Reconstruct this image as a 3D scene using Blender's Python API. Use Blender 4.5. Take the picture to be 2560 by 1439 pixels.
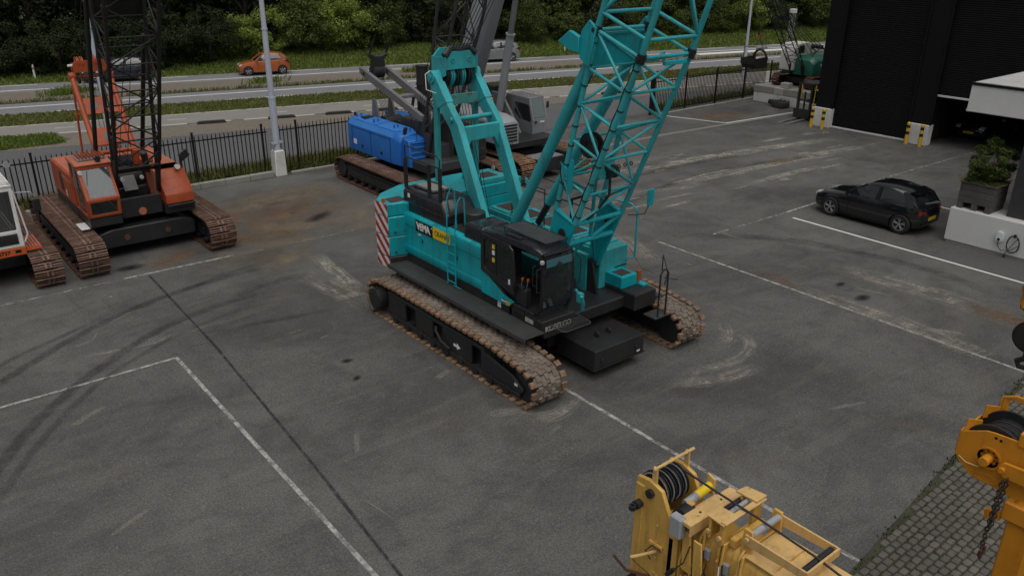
import bpy, bmesh, math, random
from mathutils import Vector, Matrix, Euler
R = math.radians
random.seed(7)
for o in list(bpy.data.objects): bpy.data.objects.remove(o)
SC = bpy.context.scene
COL = SC.collection

# ---------------------------------------------------------------- camera, sky, sun, exposure
cam_d = bpy.data.cameras.new('camera'); cam = bpy.data.objects.new('camera', cam_d); COL.objects.link(cam)
cam_d.sensor_width = 36.0; cam_d.lens = 2050 / 2560 * 36.0; cam_d.clip_start = 0.1; cam_d.clip_end = 2000
_yaw, _pit, _rol = R(39.0), R(23.0), R(0.4)
_f = Vector((math.sin(_yaw) * math.cos(_pit), math.cos(_yaw) * math.cos(_pit), -math.sin(_pit)))
_r = Vector((math.cos(_yaw), -math.sin(_yaw), 0)); _u = _r.cross(_f)
_r2 = _r * math.cos(_rol) + _u * math.sin(_rol); _u2 = _r2.cross(_f)
_m = Matrix((_r2, _u2, -_f)).transposed().to_4x4(); _m.translation = (0, 0, 9.0)
cam.matrix_world = _m
SC.camera = cam
W = bpy.data.worlds.new('World'); SC.world = W; W.use_nodes = True
_n = W.node_tree.nodes; _l = W.node_tree.links
sky = _n.new('ShaderNodeTexSky'); sky.sky_type = 'NISHITA'; sky.sun_disc = False
SUN_EL, SUN_AZ = 70.0, 205.0                     # azimuth clockwise from +Y
sky.sun_elevation = R(SUN_EL); sky.sun_rotation = R(SUN_AZ); sky.dust_density = 4.0; sky.air_density = 1.0; sky.ozone_density = 1.0
hs = _n.new('ShaderNodeHueSaturation'); hs.inputs['Saturation'].default_value = 0.22
_l.new(sky.outputs[0], hs.inputs['Color']); _l.new(hs.outputs[0], _n['Background'].inputs['Color'])
_n['Background'].inputs['Strength'].default_value = 0.06
sun_d = bpy.data.lights.new('sun', 'SUN'); sun_d.energy = 1.45; sun_d.angle = R(70); sun_d.color = (1, .97, .92)
sun = bpy.data.objects.new('sun', sun_d); COL.objects.link(sun)
_d = Vector((math.sin(R(SUN_AZ)) * math.cos(R(SUN_EL)), math.cos(R(SUN_AZ)) * math.cos(R(SUN_EL)), math.sin(R(SUN_EL))))
sun.rotation_euler = _d.to_track_quat('Z', 'Y').to_euler(); sun.location = _d * 60
SC.view_settings.view_transform = 'Standard'; SC.view_settings.look = 'None'
SC.view_settings.gamma = 1.0; SC.view_settings.use_curve_mapping = False
SC.view_settings.exposure = 0.06
SC.render.engine = 'CYCLES'; SC.cycles.use_adaptive_sampling = True; SC.cycles.adaptive_threshold = .025; SC.cycles.max_bounces = 5; SC.cycles.diffuse_bounces = 3; SC.cycles.glossy_bounces = 3; SC.cycles.transmission_bounces = 3; SC.cycles.transparent_max_bounces = 10

# ---------------------------------------------------------------- materials
MATS = {}
def _mix(nt, fac, a, b, mode='MIX'):
    n = nt.nodes.new('ShaderNodeMix'); n.data_type = 'RGBA'; n.blend_type = mode
    for s, v in (('Factor', fac), ('A', a), ('B', b)):
        i = [k for k in n.inputs if k.name == s and (k.type == 'RGBA' or s == 'Factor' and k.type == 'VALUE')][0]
        if hasattr(v, 'links'): nt.links.new(v, i)
        else: i.default_value = v if s == 'Factor' else (*v[:3], 1)
    return [k for k in n.outputs if k.type == 'RGBA'][0]
def _pos(nt, scale=(1, 1, 1), kind='pos'):
    if kind == 'pos':
        g = nt.nodes.new('ShaderNodeNewGeometry'); o = g.outputs['Position']
    else:
        g = nt.nodes.new('ShaderNodeTexCoord'); o = g.outputs['UV' if kind == 'uv' else 'Object']
    mp = nt.nodes.new('ShaderNodeMapping'); mp.inputs['Scale'].default_value = scale
    nt.links.new(o, mp.inputs['Vector']); return mp.outputs[0]
def _noise(nt, vec, scale, detail=5, rough=.6, dist=0):
    n = nt.nodes.new('ShaderNodeTexNoise'); n.inputs['Scale'].default_value = scale
    n.inputs['Detail'].default_value = detail; n.inputs['Roughness'].default_value = rough; n.inputs['Distortion'].default_value = dist
    nt.links.new(vec, n.inputs['Vector']); return n.outputs['Fac']
def _ramp(nt, fac, a, b, va=0., vb=1.):
    n = nt.nodes.new('ShaderNodeMapRange'); n.clamp = True
    n.inputs['From Min'].default_value = a; n.inputs['From Max'].default_value = b
    n.inputs['To Min'].default_value = va; n.inputs['To Max'].default_value = vb
    nt.links.new(fac, n.inputs['Value']); return n.outputs[0]
def _math(nt, op, a, b=None):
    n = nt.nodes.new('ShaderNodeMath'); n.operation = op; n.use_clamp = op in ('MULTIPLY_ADD',)
    for i, v in enumerate((a, b)):
        if v is None: continue
        if hasattr(v, 'links'): nt.links.new(v, n.inputs[i])
        else: n.inputs[i].default_value = v
    return n.outputs[0]
def _bump(nt, h, strength=.3, dist=.02):
    n = nt.nodes.new('ShaderNodeBump'); n.inputs['Strength'].default_value = strength; n.inputs['Distance'].default_value = dist
    nt.links.new(h, n.inputs['Height']); return n.outputs[0]
def newmat(name):
    m = bpy.data.materials.new(name); m.use_nodes = True; MATS[name] = m
    return m, m.node_tree, m.node_tree.nodes['Principled BSDF']
def paint(name, col, rough=.45, var=.12, grime=.35, gcol=(.05, .04, .03), rust=0., metal=0., streak=True, bump=.05, spec=.5, coat=0., rnd=0., nscale=1.):
    """weathered paint / steel: tone variation, runs of grime, rust flecks, faint relief"""
    m, nt, p = newmat(name)
    v = _pos(nt)
    big = _noise(nt, v, 1.3 * nscale, 4); fine = _noise(nt, v, 14 * nscale, 6, .7)
    c = _mix(nt, _ramp(nt, big, .3, .7), [k * (1 - var) for k in col], [min(1, k * (1 + var)) for k in col])
    if rnd:
        oi = nt.nodes.new('ShaderNodeObjectInfo')
        c = _mix(nt, _ramp(nt, oi.outputs['Random'], 0, 1, 0, rnd), c, [k * .35 for k in col])
    if grime:
        sv = _pos(nt, (7, 7, .6) if streak else (2.2, 2.2, 2.2))
        st = _noise(nt, sv, 1.0 * nscale, 6, .65)
        k = _math(nt, 'MULTIPLY', _ramp(nt, st, .48, .75), _ramp(nt, fine, .3, .65))
        c = _mix(nt, _math(nt, 'MULTIPLY', k, grime), c, gcol)
    if rust:
        rn = _noise(nt, v, 5.5 * nscale, 8, .75)
        c = _mix(nt, _ramp(nt, rn, .66 - .2 * rust, .7 - .16 * rust), c, (.13, .045, .015))
    nt.links.new(c, p.inputs['Base Color'])
    nt.links.new(_ramp(nt, fine, .2, .8, max(.05, rough - .12), min(1, rough + .18)), p.inputs['Roughness'])
    p.inputs['Metallic'].default_value = metal; p.inputs['Specular IOR Level'].default_value = spec
    if coat: p.inputs['Coat Weight'].default_value = coat; p.inputs['Coat Roughness'].default_value = .08
    if bump: nt.links.new(_bump(nt, fine, bump, .01), p.inputs['Normal'])
    return m
def glass(name, col=(.02, .03, .035), rough=.03, alpha=.35):
    """tinted window pane: clear tint plus sharp reflection"""
    m, nt, p = newmat(name)
    p.inputs['Base Color'].default_value = (*col, 1); p.inputs['Roughness'].default_value = rough
    p.inputs['Specular IOR Level'].default_value = .9; p.inputs['Alpha'].default_value = alpha
    p.inputs['Coat Weight'].default_value = 1.0; p.inputs['Coat Roughness'].default_value = .02
    return m
def flat(name, col, rough=.5, metal=0.):
    m, nt, p = newmat(name); p.inputs['Base Color'].default_value = (*col, 1); p.inputs['Roughness'].default_value = rough; p.inputs['Metallic'].default_value = metal
    return m
def mm(x): return MATS[x] if isinstance(x, str) else x

# ---------------------------------------------------------------- mesh builder
def frame_from(d, up=(0, 0, 1)):
    d = Vector(d).normalized(); up = Vector(up)
    if abs(d.dot(up)) > .98: up = Vector((0, 1, 0))
    x = up.cross(d).normalized(); y = d.cross(x)
    return Matrix((x, y, d)).transposed()
class MB:
    def __init__(s): s.v = []; s.f = []
    def add(s, vs, fs):
        k = len(s.v); s.v += [tuple(q) for q in vs]; s.f += [tuple(k + i for i in q) for q in fs]; return s
    def box(s, c, d, rot=None):
        h = [k / 2 for k in d]; c = Vector(c)
        M = Euler([R(k) for k in rot]).to_matrix() if rot else Matrix.Identity(3)
        vs = [c + M @ Vector((x * h[0], y * h[1], z * h[2])) for x in (-1, 1) for y in (-1, 1) for z in (-1, 1)]
        return s.add(vs, [(0, 1, 3, 2), (4, 6, 7, 5), (0, 4, 5, 1), (2, 3, 7, 6), (0, 2, 6, 4), (1, 5, 7, 3)])
    def b2(s, a, b): return s.box([(p + q) / 2 for p, q in zip(a, b)], [abs(q - p) for p, q in zip(a, b)])
    def cyl(s, p0, p1, r0, r1=None, n=12, caps=True):
        p0 = Vector(p0); p1 = Vector(p1); r1 = r0 if r1 is None else r1; M = frame_from(p1 - p0)
        vs = []
        for p, r in ((p0, r0), (p1, r1)):
            vs += [p + M @ Vector((math.cos(2 * math.pi * i / n) * r, math.sin(2 * math.pi * i / n) * r, 0)) for i in range(n)]
        fs = [(i, (i + 1) % n, n + (i + 1) % n, n + i) for i in range(n)]
        if caps: fs += [tuple(range(n - 1, -1, -1)), tuple(range(n, 2 * n))]
        return s.add(vs, fs)
    def ring(s, p0, p1, ro, ri, n=20):
        p0 = Vector(p0); p1 = Vector(p1); M = frame_from(p1 - p0); vs = []
        for p, r in ((p0, ro), (p1, ro), (p1, ri), (p0, ri)):
            vs += [p + M @ Vector((math.cos(2 * math.pi * i / n) * r, math.sin(2 * math.pi * i / n) * r, 0)) for i in range(n)]
        fs = []
        for k in range(4):
            a, b = k * n, ((k + 1) % 4) * n
            fs += [(a + i, a + (i + 1) % n, b + (i + 1) % n, b + i) for i in range(n)]
        return s.add(vs, fs)
    def tube(s, pts, r, n=8, closed=False, caps=True):
        P = [Vector(p) for p in pts]; N = len(P); vs = []; M = None
        for i, p in enumerate(P):
            a = P[i - 1] if (i or closed) else p; b = P[(i + 1) % N] if (i < N - 1 or closed) else p
            d = (b - a).normalized()
            if M is None: M = frame_from(d)
            else:
                q = M.col[2].rotation_difference(d); M = q.to_matrix() @ M
            rr = r[i] if isinstance(r, (list, tuple)) else r
            vs += [p + M @ Vector((math.cos(2 * math.pi * k / n) * rr, math.sin(2 * math.pi * k / n) * rr, 0)) for k in range(n)]
        fs = []
        for i in range(N if closed else N - 1):
            a, b = i * n, ((i + 1) % N) * n
            fs += [(a + k, a + (k + 1) % n, b + (k + 1) % n, b + k) for k in range(n)]
        if caps and not closed: fs += [tuple(range(n - 1, -1, -1)), tuple(range((N - 1) * n, N * n))]
        return s.add(vs, fs)
    def prism(s, poly, axis, a, b):
        """poly: 2-D outline; axis x: (y,z), y: (x,z), z: (x,y)"""
        n = len(poly); mk = {'x': lambda t, p: (t, p[0], p[1]), 'y': lambda t, p: (p[0], t, p[1]), 'z': lambda t, p: (p[0], p[1], t)}[axis]
        return s.add([mk(a, p) for p in poly] + [mk(b, p) for p in poly],
                     [(i, (i + 1) % n, n + (i + 1) % n, n + i) for i in range(n)] + [tuple(range(n - 1, -1, -1)), tuple(range(n, 2 * n))])
    def loft(s, secs, closed=True, caps=True):
        n = len(secs[0]); vs = [p for q in secs for p in q]; fs = []
        for i in range(len(secs) - 1):
            for k in range(n if closed else n - 1):
                fs.append((i * n + k, i * n + (k + 1) % n, (i + 1) * n + (k + 1) % n, (i + 1) * n + k))
        if caps: fs += [tuple(range(n - 1, -1, -1)), tuple(range((len(secs) - 1) * n, len(secs) * n))]
        return s.add(vs, fs)
    def quad(s, *p): return s.add(p, [tuple(range(len(p)))])
    def slab(s, quad, t):
        """a thin plate: outline of 3-D points thickened along its normal"""
        q = [Vector(p) for p in quad]; nn = Vector((0, 0, 0))
        for i in range(len(q)): nn += (q[i] - q[0]).cross(q[(i + 1) % len(q)] - q[0])
        nn = nn.normalized() * t / 2; n = len(q)
        return s.add([p - nn for p in q] + [p + nn for p in q], [(i, (i + 1) % n, n + (i + 1) % n, n + i) for i in range(n)] + [tuple(range(n - 1, -1, -1)), tuple(range(n, 2 * n))])
    def mesh(s, name, mat=None, bev=0., smooth=35, fix=True, seg=1):
        me = bpy.data.meshes.new(name); me.from_pydata(s.v, [], s.f)
        bm = bmesh.new(); bm.from_mesh(me)
        if fix: bmesh.ops.recalc_face_normals(bm, faces=bm.faces)
        if bev:
            es = [e for e in bm.edges if len(e.link_faces) == 2 and e.calc_face_angle(0) > R(25)]
            bmesh.ops.bevel(bm, geom=es, offset=bev, segments=seg, affect='EDGES', clamp_overlap=True)
        bm.to_mesh(me); bm.free()
        if smooth:
            me.polygons.foreach_set('use_smooth', [True] * len(me.polygons)); me.set_sharp_from_angle(angle=R(smooth))
        if mat: me.materials.append(mm(mat))
        return me
    def build(s, name, mat, parent=None, bev=0., smooth=35, label=None, seg=1):
        return put(name, s.mesh(name, mat, bev, smooth, seg=seg), parent, label=label)
def put(name, me, parent=None, M=None, label=None):
    o = bpy.data.objects.new(name, me); COL.objects.link(o)
    if parent: o.parent = parent
    if M is not None: o.matrix_local = M if isinstance(M, Matrix) else Matrix.Translation(M)
    if label: o['label'] = label
    return o
def thing(name, label, cat, loc=(0, 0, 0), rz=0., group=None):
    o = bpy.data.objects.new(name, None); COL.objects.link(o); o.empty_display_size = .3
    o.location = loc; o.rotation_euler = (0, 0, R(rz)); return tag(o, label, cat, group)
def tag(o, label, cat, group=None):
    o['label'] = label; o['category'] = cat
    if group: o['group'] = group
    return o
def struct(o, kind='structure'): o['kind'] = kind; return o
_UC = {}
def unit_cyl(mat, n=10):
    k = (str(mat), n)
    if k not in _UC: _UC[k] = MB().cyl((0, 0, 0), (0, 0, 1), 1, n=n).mesh('bar', mat)
    return _UC[k]
def bar(name, p0, p1, r, mat, parent=None, n=10):
    """a straight round bar as an object of its own (shared mesh, scaled)"""
    p0 = Vector(p0); p1 = Vector(p1); d = p1 - p0
    M = frame_from(d).to_4x4() @ Matrix.Diagonal((r, r, d.length, 1)); M.translation = p0
    return put(name, unit_cyl(mat, n), parent, M)
def lerp(a, b, t): return Vector(a) * (1 - t) + Vector(b) * t
def text_mesh(body, size, mat, name='lettering', bold=0., extrude=.002, shear=0., space=1.):
    cu = bpy.data.curves.new(name, 'FONT'); cu.body = body; cu.size = size; cu.extrude = extrude; cu.offset = bold; cu.shear = shear; cu.space_character = space
    cu.align_x = 'CENTER'; cu.align_y = 'CENTER'; cu.resolution_u = 3
    o = bpy.data.objects.new('tmp', cu); COL.objects.link(o)
    me = bpy.data.meshes.new_from_object(o.evaluated_get(bpy.context.evaluated_depsgraph_get()))
    bpy.data.objects.remove(o); bpy.data.curves.remove(cu); me.name = name
    me.materials.clear(); me.materials.append(mm(mat)); return me
def lettering(parent, body, size, mat, loc, xdir, ydir, name='lettering', **k):
    x = Vector(xdir).normalized(); z = x.cross(Vector(ydir)).normalized(); y = z.cross(x)
    M = Matrix((x, y, z)).transposed().to_4x4(); M.translation = loc
    return put(name, text_mesh(body, size, mat, name, **k), parent, M)
def hull2(pts):
    pts = sorted(set((round(a, 5), round(b, 5)) for a, b in pts))
    def half(ps):
        h = []
        for p in ps:
            while len(h) > 1 and (h[-1][0] - h[-2][0]) * (p[1] - h[-2][1]) - (h[-1][1] - h[-2][1]) * (p[0] - h[-2][0]) <= 0: h.pop()
            h.append(p)
        return h
    a = half(pts); b = half(pts[::-1]); return a[:-1] + b[:-1]
def resample(poly, n):
    P = [Vector((a, b)) for a, b in poly]; L = [0]
    for i in range(len(P)): L.append(L[-1] + (P[(i + 1) % len(P)] - P[i]).length)
    out = []; k = 0
    for j in range(n):
        t = L[-1] * j / n
        while L[k + 1] < t: k += 1
        u = (t - L[k]) / (L[k + 1] - L[k]); out.append(P[k].lerp(P[(k + 1) % len(P)], u))
    return out, L[-1]
import numpy as np
# ---------------------------------------------------------------- surface materials
def ground_mat(name, col, speck=.5, blot=.25, scale=1., warm=(.1, .075, .05), warm_amt=.25, rough=.85, fine=90, bstr=.35):
    m, nt, p = newmat(name); v = _pos(nt)
    f = _noise(nt, v, fine, 3, .8); md = _noise(nt, v, 9 * scale, 6, .7); bg = _noise(nt, v, .33 * scale, 5, .62, .6); b2 = _noise(nt, v, .9 * scale, 5, .65, 1.2)
    c = _mix(nt, _ramp(nt, f, .3, .72), [k * (1 - speck) for k in col], [k * (1 + speck) for k in col])
    c = _mix(nt, _ramp(nt, b2, .3, .72, 0, .8), c, [k * (1 - blot) for k in col])
    c = _mix(nt, _ramp(nt, bg, .38, .7, 0, .55), c, [k * (1 + blot * .9) for k in col])
    c = _mix(nt, _math(nt, 'MULTIPLY', _ramp(nt, _noise(nt, v, .55 * scale, 6, .7, .5), .56, .74), warm_amt), c, warm)
    sp = _ramp(nt, _noise(nt, v, fine * 1.7, 1, .5), .74, .78)
    c = _mix(nt, _math(nt, 'MULTIPLY', sp, .35), c, [min(1, k * 2.6) for k in col])
    c = _mix(nt, _math(nt, 'MULTIPLY', _ramp(nt, md, .62, .8), .35), c, [k * .55 for k in col])
    nt.links.new(c, p.inputs['Base Color'])
    nt.links.new(_ramp(nt, md, .2, .8, rough - .12, min(1, rough + .1)), p.inputs['Roughness'])
    p.inputs['Specular IOR Level'].default_value = .35
    nt.links.new(_bump(nt, f, bstr, .006), p.inputs['Normal']); return m
def yard_mat():
    m, nt, p = newmat('asphalt'); v = _pos(nt); col = (.092, .0905, .086)
    g1 = _noise(nt, v, 15, 3, .9); g2 = _noise(nt, v, 60, 1, .8); g3 = _noise(nt, v, 9, 3, .75)
    c = _mix(nt, _ramp(nt, g1, .32, .68), [k * .52 for k in col], [k * 1.5 for k in col])
    c = _mix(nt, _ramp(nt, g2, .35, .7, 0, .5), c, [k * 1.35 for k in col])
    c = _mix(nt, _ramp(nt, g3, .5, .75, 0, .45), c, [k * .6 for k in col])
    for sc, lo, hi, amt, f in ((.11, .42, .60, .75, 1.55), (.27, .44, .64, .6, 1.45), (.17, .46, .62, .7, .58), (.6, .47, .68, .55, .6), (1.4, .5, .75, .4, 1.4), (2.6, .52, .72, .4, .6)):
        c = _mix(nt, _math(nt, 'MULTIPLY', _ramp(nt, _noise(nt, v, sc, 4, .68, .8), lo, hi), amt), c, [k * f for k in col])
    st = _noise(nt, _pos(nt, (.35, 2.2, 1)), 1.0, 4, .7, .6)           # traffic sweeps along the yard
    c = _mix(nt, _ramp(nt, st, .52, .76, 0, .5), c, [k * 1.6 for k in (.100, .094, .082)])
    st2 = _noise(nt, _pos(nt, (1.6, .3, 1)), 1.0, 4, .7, .8); c = _mix(nt, _ramp(nt, st2, .56, .8, 0, .5), c, [k * .5 for k in col])
    c = _mix(nt, _math(nt, 'MULTIPLY', _ramp(nt, _noise(nt, v, .4, 6, .72, .4), .56, .76), .45), c, (.125, .095, .065))
    g4 = _ramp(nt, _noise(nt, v, 27, 2, .6), .40, .60, .80, 1.2); gm = nt.nodes.new('ShaderNodeVectorMath'); gm.operation = 'SCALE'; nt.links.new(c, gm.inputs[0]); nt.links.new(g4, gm.inputs['Scale']); c = gm.outputs[0]
    sp = _ramp(nt, _noise(nt, v, 24, 1, .5), .69, .73); c = _mix(nt, _math(nt, 'MULTIPLY', sp, .5), c, (.30, .29, .26))
    nt.links.new(c, p.inputs['Base Color']); nt.links.new(_ramp(nt, g3, .2, .8, .7, .95), p.inputs['Roughness']); p.inputs['Specular IOR Level'].default_value = .3
    nt.links.new(_bump(nt, g1, .5, .008), p.inputs['Normal'])
yard_mat()
ground_mat('asphalt_street', (.115, .115, .12), speck=.25, blot=.15)
ground_mat('asphalt_road', (.20, .20, .207), speck=.2, blot=.14)
ground_mat('asphalt_path', (.245, .23, .21), speck=.2, blot=.16)
ground_mat('soil', (.06, .065, .03), speck=.4, blot=.4, warm=(.09, .07, .03), warm_amt=.5)
ground_mat('grass_base', (.11, .115, .04), speck=.45, blot=.35, warm=(.13, .12, .045), warm_amt=.6, fine=30)
ground_mat('concrete', (.42, .41, .38), speck=.15, blot=.22, warm=(.2, .17, .12), warm_amt=.4, rough=.8, fine=40)
ground_mat('concrete_dirty', (.30, .29, .26), speck=.2, blot=.3, warm=(.13, .12, .07), warm_amt=.6, rough=.85, fine=40)
ground_mat('white_render', (.66, .66, .65), speck=.05, blot=.07, warm=(.4, .36, .3), warm_amt=.3, rough=.75, fine=60, bstr=.15)
def brick_mat(name, c1, c2, mortar, scale, ratio=.5):
    m, nt, p = newmat(name); b = nt.nodes.new('ShaderNodeTexBrick'); v = _pos(nt)
    nt.links.new(v, b.inputs['Vector']); b.inputs['Scale'].default_value = scale; b.inputs['Mortar Size'].default_value = .03
    b.inputs['Color1'].default_value = (*c1, 1); b.inputs['Color2'].default_value = (*c2, 1); b.inputs['Mortar'].default_value = (*mortar, 1)
    b.inputs['Brick Width'].default_value = .5; b.inputs['Row Height'].default_value = .25
    n = _noise(nt, v, .8, 6, .7)
    c = _mix(nt, _ramp(nt, n, .35, .7, 0, .6), b.outputs['Color'], [k * .6 for k in c1]); nt.links.new(c, p.inputs['Base Color'])
    p.inputs['Roughness'].default_value = .9; nt.links.new(_bump(nt, b.outputs['Fac'], -.3, .01), p.inputs['Normal']); return m
brick_mat('pavers', (.24, .205, .165), (.19, .16, .135), (.10, .09, .07), 2.4)
brick_mat('pavers_grey', (.13, .13, .13), (.10, .10, .10), (.05, .05, .045), 4.5)
def decal_mat(name, col, amount, edge=True, nscale=6., lo=.35, hi=.6, stretch=(1, 1, 1), rough=.85, radial=False, end=False, hatch=False):
    """a thin worn layer: paint, rubber, dust or rust that covers the surface in patches"""
    m, nt, p = newmat(name); p.inputs['Base Color'].default_value = (*col, 1); p.inputs['Roughness'].default_value = rough; p.inputs['Specular IOR Level'].default_value = .3
    n = _noise(nt, _pos(nt, stretch, 'uv' if stretch != (1, 1, 1) else 'pos'), nscale, 7, .7, .3)
    a = _math(nt, 'MULTIPLY', _ramp(nt, n, lo, hi), amount)
    uv = nt.nodes.new('ShaderNodeTexCoord').outputs['UV']; sx = nt.nodes.new('ShaderNodeSeparateXYZ'); nt.links.new(uv, sx.inputs[0])
    def hump(o):
        k = _math(nt, 'MULTIPLY', o, _math(nt, 'SUBTRACT', 1.0, o)); return _math(nt, 'MINIMUM', _math(nt, 'MULTIPLY', k, 5.0), 1.0)
    if edge: a = _math(nt, 'MULTIPLY', a, hump(sx.outputs['Y']))
    if end:
        w = nt.nodes.new('ShaderNodeAttribute'); w.attribute_name = 'along'; a = _math(nt, 'MULTIPLY', a, hump(w.outputs['Fac']))
    if hatch:
        a = _math(nt, 'MULTIPLY', a, _ramp(nt, _noise(nt, _pos(nt, (26, 1.2, 1), 'uv'), 1.0, 5, .7, .8), .30, .54))
        a = _math(nt, 'MULTIPLY', a, _ramp(nt, _noise(nt, _pos(nt), 1.1, 4, .7), .32, .5))
    if radial:
        d = nt.nodes.new('ShaderNodeVectorMath'); d.operation = 'DISTANCE'; nt.links.new(uv, d.inputs[0]); d.inputs[1].default_value = (.5, .5, 0)
        a = _math(nt, 'MULTIPLY', a, _ramp(nt, d.outputs['Value'], .1, .5, 1, 0))
    nt.links.new(a, p.inputs['Alpha']); return m
decal_mat('line_paint', (.48, .47, .44), .9, edge=False, nscale=4.5, lo=.34, hi=.60)
decal_mat('line_paint_new', (.72, .72, .70), 1.0, edge=False, nscale=9, lo=.16, hi=.34)
decal_mat('line_paint_worn', (.48, .47, .44), .8, edge=False, nscale=5, lo=.46, hi=.66)
decal_mat('road_paint', (.70, .70, .68), .95, edge=False, nscale=3, lo=.1, hi=.3)
decal_mat('rubber_mark', (.03, .03, .03), .5, nscale=3.5, lo=.25, hi=.7, end=True)
decal_mat('rubber_faint', (.035, .034, .033), .34, nscale=2.2, lo=.3, hi=.65, end=True)
decal_mat('scrape', (.42, .395, .34), .85, nscale=1.4, lo=.36, hi=.58, stretch=(3, 5, 1), end=True, hatch=True)
decal_mat('scrape_faint', (.34, .31, .27), .8, nscale=1.3, lo=.36, hi=.62, stretch=(3, 5, 1), end=True, hatch=True)
decal_mat('rust_stain', (.20, .12, .065), .95, edge=False, nscale=1.1, lo=.36, hi=.68, radial=True)
decal_mat('dust_stain', (.24, .195, .14), .85, edge=False, nscale=1.3, lo=.36, hi=.68, radial=True)
decal_mat('oil_stain', (.012, .012, .012), .8, edge=False, nscale=5, lo=.25, hi=.45, radial=True)
decal_mat('dark_patch', (.035, .035, .035), .3, edge=False, nscale=2.2, lo=.3, hi=.6, radial=True)
decal_mat('joint_tar', (.03, .03, .03), .65, edge=True, nscale=5, lo=.28, hi=.55)

# ---------------------------------------------------------------- sheets
def sheet(name, poly, z, mat):
    return struct(MB().quad(*[(x, y, z) for x, y in poly]).build(name, mat, smooth=0))
LAYER = [0]
def strip_mesh(name, pts, w, z, mat):
    P = [Vector((x, y, 0)) for x, y in pts]; vs = []; L = [0]
    for i, p in enumerate(P):
        d = (P[min(i + 1, len(P) - 1)] - P[max(i - 1, 0)]).normalized(); n = Vector((-d.y, d.x, 0)); ww = w[i] if isinstance(w, (list, tuple)) else w
        vs += [p - n * ww / 2 + Vector((0, 0, z)), p + n * ww / 2 + Vector((0, 0, z))]
        if i: L.append(L[-1] + (p - P[i - 1]).length)
    me = bpy.data.meshes.new(name); me.from_pydata([tuple(q) for q in vs], [], [(2 * i, 2 * i + 2, 2 * i + 3, 2 * i + 1) for i in range(len(P) - 1)])
    uv = me.uv_layers.new(name='UVMap'); at = me.attributes.new('along', 'FLOAT', 'POINT')
    for i in range(len(P)):
        at.data[2 * i].value = at.data[2 * i + 1].value = L[i] / max(L[-1], 1e-6)
    for lp in me.loops:
        i = lp.vertex_index // 2; uv.data[lp.index].uv = (L[i] / 3, lp.vertex_index % 2)
    me.materials.append(mm(mat)); return me
def mark(name, pts, w, mat, z=None, sub=1):
    if z is None: LAYER[0] = (LAYER[0] + 1) % 6; z = .004 + .0022 * LAYER[0]
    q = []
    for a, b in zip(pts, pts[1:]):
        for k in range(sub): q.append((a[0] + (b[0] - a[0]) * k / sub, a[1] + (b[1] - a[1]) * k / sub))
    q.append(pts[-1]); return struct(put(name, strip_mesh(name, q, w, z, mat)))
def curve(pts, n=24):
    """smooth curve through points"""
    P = [Vector((*p, 0)) for p in pts]; P = [2 * P[0] - P[1]] + P + [2 * P[-1] - P[-2]]; out = []
    for i in range(1, len(P) - 2):
        for k in range(n):
            t = k / n; a, b, c, d = P[i - 1:i + 3]
            q = .5 * ((2 * b) + (c - a) * t + (2 * a - 5 * b + 4 * c - d) * t * t + (3 * b - a - 3 * c + d) * t ** 3); out.append((q.x, q.y))
    out.append((P[-2].x, P[-2].y)); return out
def patch(name, c, rx, ry, ang, mat, z=None):
    if z is None: LAYER[0] = (LAYER[0] + 1) % 6; z = .004 + .0022 * LAYER[0]
    a = R(ang); me = bpy.data.meshes.new(name); vs = []
    for x, y in ((-1, -1), (1, -1), (1, 1), (-1, 1)):
        vs.append((c[0] + x * rx * math.cos(a) - y * ry * math.sin(a), c[1] + x * rx * math.sin(a) + y * ry * math.cos(a), z))
    me.from_pydata(vs, [], [(0, 1, 2, 3)]); uv = me.uv_layers.new(name='UVMap')
    for i, q in enumerate(((0, 0), (1, 0), (1, 1), (0, 1))): uv.data[i].uv = q
    me.materials.append(mm(mat)); return struct(put(name, me))
lin = lambda a, m: (lambda x: a + m * x)
road_far = lin(65.5, -.2615); sol1 = lin(62.9, -.2538); med_far = lin(61.9, -.2525); med_near = lin(57.6, -.2385)
sol2 = lin(56.2, -.234); verge_top = lin(53.9, -.2488); cyc_far = lin(50.45, -.2435); cyc_near = lin(47.6, -.268); pav_near = lin(44.1, -.220)
def band(name, lo, hi, z, mat, x0=-70, x1=170, n=24):
    xs = [x0 + (x1 - x0) * i / n for i in range(n + 1)]; m = MB()
    for a, b in zip(xs, xs[1:]): m.quad((a, lo(a), z), (b, lo(b), z), (b, hi(b), z), (a, hi(a), z))
    return struct(m.build(name, mat, smooth=0))
sheet('ground', [(-500, -400), (600, -400), (600, 600), (-500, 600)], -.05, 'soil')
sheet('yard', [(-45, -25), (70, -25), (70, 31.6), (-45, 31.6)], 0, 'asphalt')
band('street', lambda x: 31.6, pav_near, -.012, 'asphalt_street')
band('paved_strip', pav_near, cyc_near, -.004, 'pavers')
band('cycle_path', cyc_near, cyc_far, .0, 'asphalt_path')
band('verge', cyc_far, verge_top, -.006, 'grass_base')
band('carriageway_near', verge_top, med_near, -.002, 'asphalt_road')
band('median', med_near, med_far, .03, 'pavers')
band('carriageway_far', med_far, road_far, -.002, 'asphalt_road')
def bank():
    xs = [-70 + 10 * i for i in range(25)]; m = MB(); prof = [(0, -.004), (1.2, .05), (4, .25), (8, .55), (14, .9), (40, 1.6)]
    for a, b in zip(xs, xs[1:]):
        for (d0, z0), (d1, z1) in zip(prof, prof[1:]):
            m.quad((a, road_far(a) + d0, z0), (b, road_far(b) + d0, z0), (b, road_far(b) + d1, z1), (a, road_far(a) + d1, z1))
    return struct(m.build('bank', 'grass_base'))
bank()
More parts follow.
